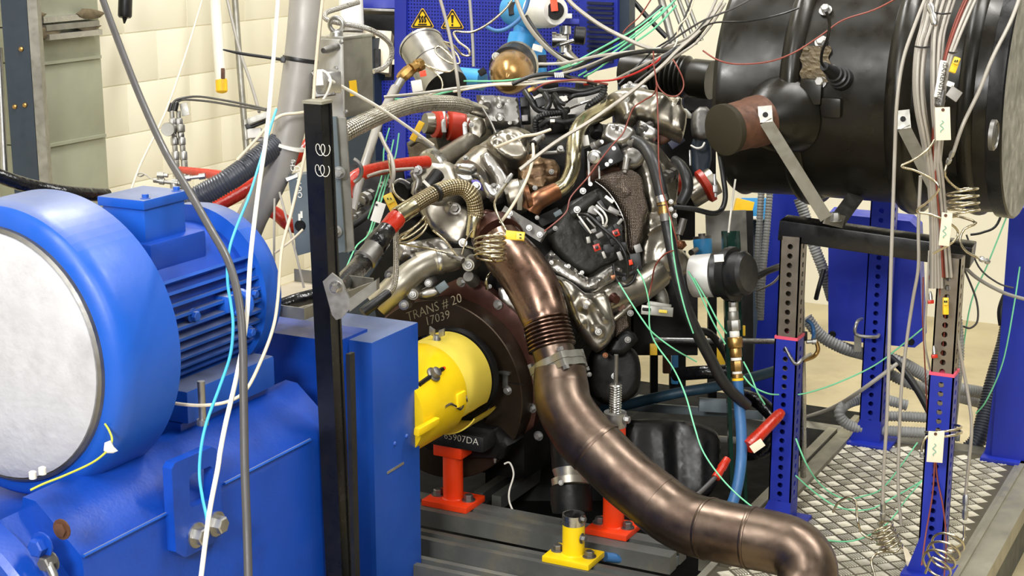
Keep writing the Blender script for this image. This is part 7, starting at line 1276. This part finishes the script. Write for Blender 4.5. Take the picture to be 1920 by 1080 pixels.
# green wires left and lower right
gw = [([(738, 262, 3.1), (730, 300, 3.08), (722, 335, 3.05), (712, 365, 3.02), (704, 395, 3.0), (690, 440, 2.96), (668, 462, 2.92), (650, 500, 2.88)], 'green wire hanging behind the white tag'), ([(748, 250, 3.1), (742, 290, 3.08), (728, 330, 3.05), (716, 372, 3.02), (702, 420, 3.0), (690, 450, 2.98)], 'green wire beside the one behind the white tag'), ([(730, 240, 3.12), (720, 280, 3.1), (716, 330, 3.08), (690, 410, 3.0)], 'faint green wire left of the other two'),
      ([(1256, 405, 2.93), (1262, 470, 2.92), (1272, 530, 2.92), (1286, 585, 2.92), (1300, 625, 2.93)], 'green wire taped along the coolant hose'), ([(1195, 505, 2.95), (1208, 530, 2.95), (1217, 570, 2.95), (1218, 612, 2.95), (1230, 645, 2.95), (1262, 690, 2.93), (1285, 740, 2.9), (1302, 800, 2.85), (1320, 850, 2.8), (1360, 905, 2.76), (1410, 950, 2.74), (1455, 975, 2.74)], 'long green wire dropping past the exhaust pipe'), ([(1160, 530, 2.98), (1185, 570, 2.96), (1205, 600, 2.95), (1225, 625, 2.95), (1265, 655, 2.96), (1306, 678, 3.0)], 'green wire from the head to the green bar'),
      ([(1290, 508, 3.0), (1310, 545, 3.0), (1335, 600, 3.0), (1360, 645, 3.02)], 'left of two green wires by the actuator'), ([(1300, 520, 3.0), (1325, 562, 3.0), (1345, 600, 3.0), (1362, 625, 3.02)], 'right of two green wires by the actuator'), ([(1394, 678, 3.0), (1408, 705, 3.0), (1420, 735, 3.0), (1434, 758, 3.02)], 'short green wire right of the fittings column'), ([(1394, 705, 3.0), (1412, 725, 3.0), (1440, 738, 3.02), (1460, 740, 3.05)], 'green wire meeting the left stand post'),
      ([(1496, 740, 3.1), (1520, 735, 3.1), (1570, 718, 3.1), (1640, 685, 3.1), (1700, 640, 3.1), (1732, 614, 3.1)], 'green wire rising to the right across the rear post'), ([(1492, 822, 3.05), (1512, 870, 3.05), (1540, 910, 3.1), (1580, 934, 3.12), (1620, 930, 3.15), (1660, 910, 3.2), (1720, 830, 3.3)], 'green wire drooping over the chequer plate'), ([(1492, 892, 3.05), (1530, 925, 3.08), (1575, 952, 3.08), (1630, 955, 3.08), (1680, 930, 3.1), (1735, 898, 3.1)], 'lower green wire drooping over the chequer plate'), ([(1540, 1012, 2.9), (1600, 1014, 2.92), (1660, 985, 2.98), (1700, 935, 3.05), (1730, 900, 3.1)], 'green wire lying near the exhaust elbow'),
      ([(1912, 500, 3.3), (1900, 580, 3.3), (1880, 680, 3.32), (1850, 750, 3.34), (1830, 775, 3.36)], 'green wire in front of the broad blue column'), ([(1890, 400, 3.4), (1850, 500, 3.4), (1820, 570, 3.4), (1800, 700, 3.4), (1790, 790, 3.42)], 'green wire right of the standing conduit')]
for p, lab in gw: cable('thermocouple_wire', p, 3.0, 'cable_green', lab, 'wire', 'pale green thermocouple wires', n=6, seg=6)
# ------------------------------------------------------------------ cable bundle over the silencer
NB = 14
for i in range(NB):
    u_ = i/(NB-1); j = random.uniform(-2, 2); o_ = 0 if i < 7 else 14
    pts = [(1742+u_*52, -15, 2.72), (1728+u_*46+j, 50, 2.69), (1718+u_*40+o_*.6, 90, 2.675), (1714+u_*36+o_, 150, 2.67), (1718+u_*34+o_+j, 205, 2.68), (1728+u_*30+o_*.6, 255, 2.7), (1738+u_*24, 310, 2.73), (1744+u_*20+j, 380, 2.77), (1746+u_*20, 450, 2.8), (1744+u_*26, 540, 2.83)]
    pts = [(x, y, d-0.012*(i % 3)) for x, y, d in pts]
    cable('measuring_cable', pts, 7, 'cable_grey', 'one of the grey measuring cables bundled over the silencer end', 'cable', 'grey cables bundled over the silencer', n=7, seg=4)
for i in range(6):
    j = i*4
    pts = [(1815+j, -15, 2.72), (1795+j, 30, 2.68), (1778+j*.8, 80, 2.66), (1768+j*.6, 120, 2.65), (1758+j*.6, 180, 2.66), (1748+j*.6, 260, 2.69), (1752+j*.8, 340, 2.73), (1760+j*.8, 430, 2.77), (1764+j, 520, 2.8)]
    cable('measuring_cable', [(x, y, d-0.01*(i % 2)) for x, y, d in pts], 4 if i < 3 else 6, 'cable_brown' if i < 3 else 'cable_grey', 'one of the red brown wires in the right hand bundle over the silencer' if i < 3 else 'one of the grey cables in the right hand bundle over the silencer', 'cable', 'right hand bundle over the silencer: '+('brown' if i < 3 else 'grey'), n=7, seg=4)
for (y, x0_, x1_, lab) in ((87, 1716, 1742, 'black tie on the left grey bundle'), (97, 1776, 1794, 'black tie on the right hand bundle'), (24, 1752, 1782, 'black tie high on the left grey bundle')):
    cable('cable_tie', [(x0_, y, 2.65), ((x0_+x1_)/2, y+2, 2.635), (x1_, y+1, 2.65)], 3.5, 'cable_black', lab, 'cable tie', 'ties on the silencer bundles', seg=4)
lone = [([(1740, -15, 2.7), (1718, 40, 2.68), (1694, 110, 2.67), (1682, 190, 2.67), (1678, 280, 2.7), (1674, 400, 2.72), (1670, 520, 2.74), (1667, 650, 2.76), (1663, 780, 2.79), (1657, 880, 2.82), (1655, 945, 2.84)], 7, 'cable_grey', 'long grey cable hanging plumb left of the cable post'), ([(1726, 330, 2.75), (1722, 420, 2.78), (1722, 500, 2.8), (1712, 560, 2.82), (1700, 640, 2.84), (1690, 730, 2.86), (1686, 820, 2.88), (1684, 910, 2.9), (1690, 985, 2.92)], 6.5, 'cable_grey', 'grey cable leaning left from the cable post'),
        ([(1742, 470, 2.8), (1738, 560, 2.82), (1734, 640, 2.85), (1745, 700, 2.88), (1752, 760, 2.9)], 4, 'cable_grey', 'thin grey cable along the cable post left edge'), ([(1914, -10, 2.72), (1895, 40, 2.7), (1860, 110, 2.67), (1836, 170, 2.66), (1805, 235, 2.66), (1788, 285, 2.67)], 7.5, 'cable_grey', 'grey cable crossing the silencer end band'), ([(1778, 470, 2.8), (1784, 560, 2.82), (1800, 660, 2.85), (1815, 740, 2.87), (1822, 800, 2.88), (1816, 870, 2.9), (1810, 930, 2.92)], 6.5, 'cable_grey', 'grey cable hanging right of the cable post'),
        ([(1768, 480, 2.8), (1778, 560, 2.83), (1780, 640, 2.86), (1774, 700, 2.88), (1770, 735, 2.88)], 6, 'cable_grey', 'grey cable ending at the fitting on the cable post'), ([(1762, 480, 2.8), (1762, 600, 2.83), (1756, 690, 2.86), (1752, 800, 2.88), (1752, 870, 2.88), (1748, 930, 2.88), (1736, 1000, 2.88), (1728, 1060, 2.86)], 3.2, 'cable_brown', 'left red brown wire running down the cable post'), ([(1766, 480, 2.8), (1772, 600, 2.83), (1760, 720, 2.86), (1755, 870, 2.88), (1768, 950, 2.88), (1774, 1010, 2.88), (1770, 1085, 2.85)], 3.2, 'cable_brown', 'right red brown wire running down the cable post'),
        ([(1731, 520, 2.8), (1730, 600, 2.83), (1733, 660, 2.86), (1738, 760, 2.9), (1742, 850, 2.9)], 2.6, 'cable_brown', 'thin red brown wire left of the cable post'),
        ([(1890, 360, 3.4), (1870, 420, 3.4), (1842, 436, 3.4), (1820, 440, 3.4)], 5, 'cable_black', 'black wire under the silencer end cap'), ([(1800, 490, 3.3), (1830, 520, 3.3), (1880, 548, 3.3), (1925, 562, 3.3)], 7, 'duct_grey', 'pale cable leading to the right edge under the silencer'), ([(1812, 440, 3.4), (1835, 500, 3.4), (1870, 530, 3.4), (1900, 540, 3.4)], 3.6, 'cable_darkgrey', 'dark wire looping against the far wall'), ([(1806, 500, 3.35), (1830, 560, 3.35), (1833, 600, 3.35), (1820, 615, 3.35), (1806, 612, 3.35)], 4, 'cable_darkgrey', 'dark wire looped right of the standing conduit'), ([(1500, 460, 3.3), (1470, 505, 3.3), (1450, 530, 3.35), (1420, 545, 3.4)], 4.5, 'cable_grey', 'grey wire passing left of the beam end')]
for p, w, m, lab in lone: cable('measuring_cable', p, w, m, lab, 'cable', 'loose cables around the stand', n=8, seg=6)
coil([(1778, 300, 2.7), (1772, 330, 2.7)], (1804, 352, 2.72), (1808, 405, 2.72), 62, 4, [(1830, 418, 2.72), (1808, 430, 2.72), (1800, 452, 2.72), (1812, 472, 2.72), (1840, 486, 2.72)], 5, 'capillary', 'capillary coil hanging under the silencer end', squash=0.9, fit=[((1788, 282, 2.67), (1776, 308, 2.69), 10), ((1836, 484, 2.72), (1856, 492, 2.72), 11)], tilt=RT)
cable('capillary_tube', [(1752, 262, 2.66), (1740, 280, 2.66), (1712, 300, 2.66), (1690, 312, 2.66), (1716, 320, 2.66), (1750, 338, 2.66), (1760, 355, 2.66), (1740, 378, 2.68), (1718, 396, 2.7), (1745, 402, 2.7), (1775, 415, 2.7), (1796, 434, 2.72), (1785, 455, 2.72), (1750, 475, 2.74)], 4.6, 'capillary', 'zigzag capillary weaving through the hanging cables', 'tube', 'coiled capillary tubes', n=8, seg=6)
coil([(1762, 745, 2.9), (1756, 770, 2.9)], (1768, 800, 2.86), (1770, 820, 2.86), 72, 2.2, [(1745, 815, 2.84), (1730, 830, 2.84), (1728, 850, 2.84)], 5, 'capillary', 'capillary coil above the paper tag on the cable post', squash=0.9, fit=[((1768, 715, 2.87), (1764, 745, 2.88), 10), ((1728, 848, 2.84), (1729, 858, 2.84), 9)], tilt=RT)
coil([(1808, 985, 2.92), (1804, 1020, 2.9)], (1782, 1012, 2.84), (1752, 1068, 2.8), 64, 3.6, [(1735, 1075, 2.8)], 5, 'capillary', 'capillary coil round the foot of the cable post', squash=0.9, fit=[((1811, 925, 2.92), (1809, 975, 2.92), 12)], tilt=RT)
coil([(1655, 950, 2.85), (1653, 985, 2.86)], (1652, 985, 2.88), (1672, 1030, 2.88), 52, 4.5, [(1650, 1035, 2.87), (1634, 1050, 2.86), (1640, 1078, 2.85), (1648, 1095, 2.84)], 5, 'capillary', 'tangled capillary coil lying on the chequer plate', squash=0.8, fit=[((1656, 940, 2.84), (1655, 975, 2.85), 11)], tilt=RT)
cable('capillary_tube', [(1562, 960, 3.0), (1572, 942, 2.97), (1590, 933, 2.95), (1604, 940, 2.94), (1608, 975, 2.92), (1616, 1000, 2.92), (1635, 1012, 2.9)], 4.6, 'capillary', 'bent capillary end reaching left over the chequer plate', 'tube', 'coiled capillary tubes', n=8)
conn(1790, 122, 2.6, 12, 30, -20, 'yellow plug in the cable bundle over the silencer'); conn(1773, 574, 2.76, 10, 32, 0, 'yellow plug hanging on the cable post')
# paper tags
for (x, y, d, w, h, r, lab) in ((1768, 232, 2.62, 28, 62, 2, 'cream paper tag hanging before the silencer end'), (1773, 430, 2.68, 20, 62, -6, 'cream paper tag hanging level with the black beam'), (1754, 838, 2.79, 30, 58, -4, 'cream paper tag hanging on the lower cable post')):
    t = thing('paper_tag', lab, 'tag', P(x, y+h/2, d), 'paper tags'); ebox('card', x, y, d, w, h, 0.8, 'paper', r, t, bev=0.2); b = B(); b.lathe(P(x, y-h*0.42, d-0.002), NC, [(0, 0.004), (0.001, 0.004), (0.001, 0.0001)], 10); b.build('eyelet', 'rust', t)
    pts = [P(x-2+3*math.sin(k*1.7), y-6+k*3.2, d-0.0025) for k in range(8)]; b = B(); b.sweep(catmull(pts, 3)[0], 0.0012, 5); b.build('scribble', 'teal_ink', t)
t = thing('paper_tag', 'cream paper tag lying on the chequer plate by the cable post', 'tag', onz(1700, 1050, ZP), 'paper tags'); q = [onz(*q_, ZP+0.012) for q_ in ((1692, 1022), (1702, 1030), (1720, 1068), (1700, 1060))]; b = B(); b.poly(q, 0.001, Z); b.build('card', 'paper', t)
t = thing('printed_sleeve', 'white printed sleeve label tucked in the grey bundle', 'label', P(1762, 190, 2.62)); ebox('sleeve', 1763, 148, 2.63, 12, 70, 1.5, 'white_plastic', -10, t, bev=0.3); a_0, a_1 = P(1769, 116, 2.625), P(1757, 180, 2.625); tx = text_mesh('lettering', 'ISA/RENSTRUM', a_0, a_1-a_0, RT, 0.0150, 'black_ink', t); tag(tx, 'black lettering ISA/RENSTRUM')
t = thing('grey_tag', 'small grey plastic tag folded beside the grey bundle', 'tag', P(1790, 190, 2.62), 'paper tags'); ebox('flap', 1789, 176, 2.62, 24, 22, 1.5, 'duct_grey', -35, t); ebox('flap', 1782, 158, 2.625, 14, 10, 1.5, 'white_plastic', -20, t)
t = thing('cable_union', 'dull steel union at the end of the right hand bundle', 'union', P(1762, 200, 2.64)); drum('union', (1768, 170, 2.64), (1760, 202, 2.64), [(0, 10), (0.3, 14), (0.5, 14), (0.5, 18), (0.9, 18), (1, 10)], 'dull_steel', t, 10)
t = thing('cable_union', 'bright steel union caught high in the left grey bundle', 'union', P(1745, 50, 2.64)); drum('union', (1744, 10, 2.65), (1754, 48, 2.63), [(0, 14), (0.2, 16), (0.4, 10), (0.5, 10), (0.5, 15), (0.9, 14), (1, 6)], 'alu_bright', t, 12)
for (x, y, lab) in ((1744, 520, 'upper red clip on the cable post'), (1745, 566, 'middle red clip on the cable post'), (1752, 668, 'lower red clip on the cable post')):
    t = thing('wire_clip', lab, 'clip', P(x, y+5, 2.82), 'red clips on the cable post'); ebox('clip', x, y, 2.82, 11, 7, 8, 'red_tape', 5, t); drum('ferrule', (x, y-4, 2.82), (x-1, y-20, 2.82), [(0, 8), (0.6, 7), (1, 3)], 'zinc', t, 10)
cable('sensor_lead', [(1548, 20, 2.7), (1555, 40, 2.72), (1552, 70, 2.74), (1542, 95, 2.78), (1540, 115, 2.83), (1545, 124, 2.86)], 6, 'cable_black', 'black lead running to the ribbed sensor boot on the silencer')

cable('beige_lead', [(999, 270, 3.05), (1000, 292, 3.02), (992, 325, 3.0), (976, 360, 2.98), (955, 395, 2.97), (938, 418, 2.97)], 6, 'cable_beige', 'beige lead hanging from the grey sensor across the hot canister')
cable('beige_lead', [(1032, 243, 3.08), (1005, 252, 3.06), (978, 256, 3.04), (955, 266, 3.04), (930, 276, 3.06)], 6, 'cable_beige', 'beige lead ending in the compressor cap')
cable('capillary_tube', [(712, 250, 3.05), (722, 272, 3.03), (734, 296, 3.0), (738, 326, 2.98), (732, 352, 2.98)], 8, 'cable_grey', 'bent grey tube standing behind the bright red hose', 'tube')
